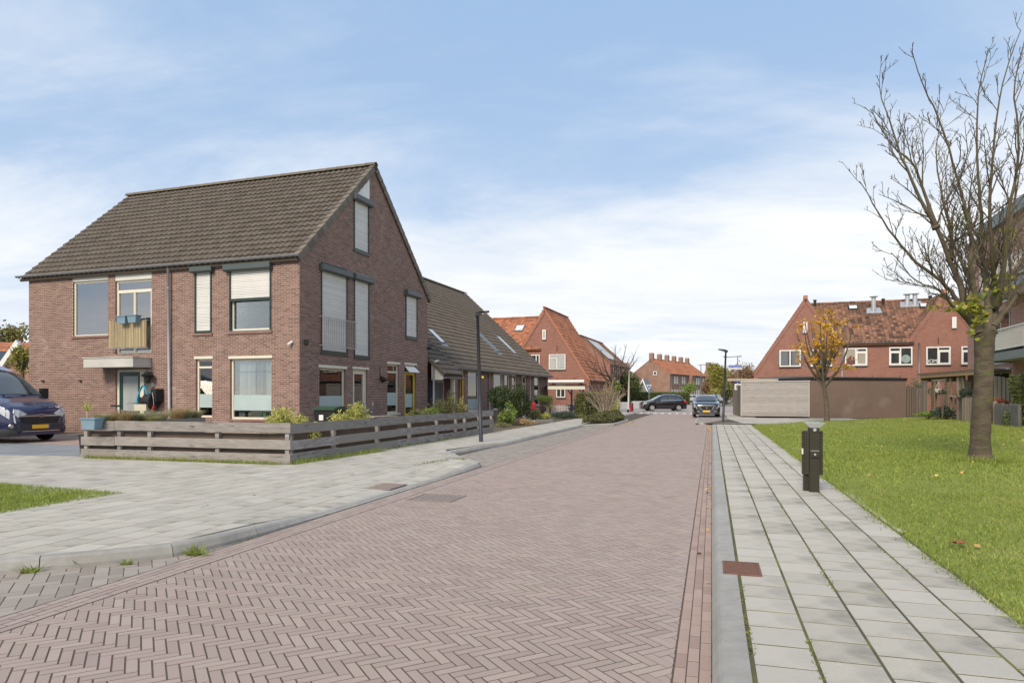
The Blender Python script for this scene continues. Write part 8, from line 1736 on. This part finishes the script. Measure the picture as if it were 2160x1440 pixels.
# cordyline in a pot
p = at(184, 870, 15.7); cd = empty('cordyline', (p.x, p.y, .1), 0, 'yellow spiky cordyline on a thin stem behind the planter corner', 'plant'); t2 = Tw(); zt = at(184, 866, 15.7).z - .1; t2.tube([(0, 0, 0), (.01, 0, zt * .6), (0, 0, zt)], [.02, .018, .015], 6); t2.build('stem', M_stem, cd)
mb = MB()
for i in range(26):
    a = i * 2.4; el = random.uniform(.35, 1.35); l = random.uniform(.20, .30); d = Vector((math.cos(a) * math.cos(el), math.sin(a) * math.cos(el), math.sin(el))); s_ = d.cross(Vector((0, 0, 1))).normalized() * .012; o = Vector((0, 0, zt - .02)); mb.cr = random.random(); mb.poly([o - s_ * .4, o + d * l * .5 - s_, o + d * l + Vector((0, 0, .01)), o + d * l * .5 + s_, o + s_ * .4])
mb.build('leaf', M_yel, cd); mb = MB(); mb.lathe([(0, .02), (.14, .02), (.17, .42), (.19, .42), (.19, .46), (0, .42)], 14); mb.build('pot', M_black, cd)
# plants of the pergola and the flower bed on the right
for px, py, Y, rx, rz, m_, lb, n, sz in ((1990, 868, 37.6, .62, .42, M_jun, 'ivy clump at the foot of the pergola trellis', 1300, .10), (1958, 873, 38.5, .70, .22, M_gr2, 'bright green low plant beside the pergola', 900, .08), (1935, 822, 44, 1.15, .75, leafmat('grey_shrub', (0.17, 0.19, 0.10), (0.12, 0.14, 0.08), (0.22, 0.22, 0.13)), 'thin grey-green shrub above the plank fence', 1500, .09), (1988, 826, 37.0, .28, .22, M_jun, 'green leaves in the white hanging basket', 300, .07), (2036, 828, 35.6, .45, .32, M_jun, 'climbing plant over the low fence by the tree', 700, .08), (2112, 852, 31.2, .55, .35, leafmat('red_flower', (0.25, 0.10, 0.06), (0.16, 0.12, 0.06), (0.42, 0.10, 0.07)), 'reddish flowering bush behind the stake edging', 900, .08), (2120, 862, 30.8, .5, .25, M_oli, 'yellowish plant draping over the stake edging', 600, .07), (2023, 845, 36.8, .28, .2, leafmat('orange_flower', (0.45, 0.12, 0.05), (0.10, 0.12, 0.04), (0.12, 0.15, 0.06)), 'orange flowers above the black crates', 260, .07)):
    bush('garden_shrub' if 'basket' not in lb else 'basket_plant', px, py, Y, rx, rz, m_, lb, n, sz, 22, .4, shell=.3)
c = at(2150, 845, 29.5); root = empty('ivy_column', (c.x, c.y, .1), 0, 'ivy covered post right of the stake edging at the frame edge', 'ivy'); P = []
for i in range(4200): z = random.random(); r_ = .30 + .25 * (1 - z) + .12 * math.sin(z * 9); a = random.random() * 6.28; P.append((math.cos(a) * r_ * random.random() ** .3, math.sin(a) * r_ * random.random() ** .3, z * 2.25))
foliage('leaves', P, .085, leafmat('ivy_leaf', (0.09, 0.13, 0.05), (0.06, 0.09, 0.035), (0.22, 0.24, 0.08)), root); mb = MB(); mb.box(-.06, .06, -.06, .06, 0, 2.2); mb.build('post', M_woodv, root)
# red flowers on the upper balcony
rb2 = Matrix.Translation(ap.location) @ Matrix.Rotation(ANG, 4, 'Z'); p = rb2 @ Vector((-1.45, -9.35, 7.45)); root = empty('balcony_flowers', p, ANG, 'red flowers spilling over the upper balcony rail', 'flowers'); P, i_ = clumps((0, 0, .12), (.22, .5, .2), 14, 700, .3, .4); foliage('blossom', P, .07, leafmat('red_blossom', (0.55, 0.04, 0.05), (0.45, 0.06, 0.05), (0.50, 0.12, 0.08)), root); mb = MB(); mb.box(-.1, .1, -.4, .4, -.12, .04); mb.build('box', M_woodv, root)
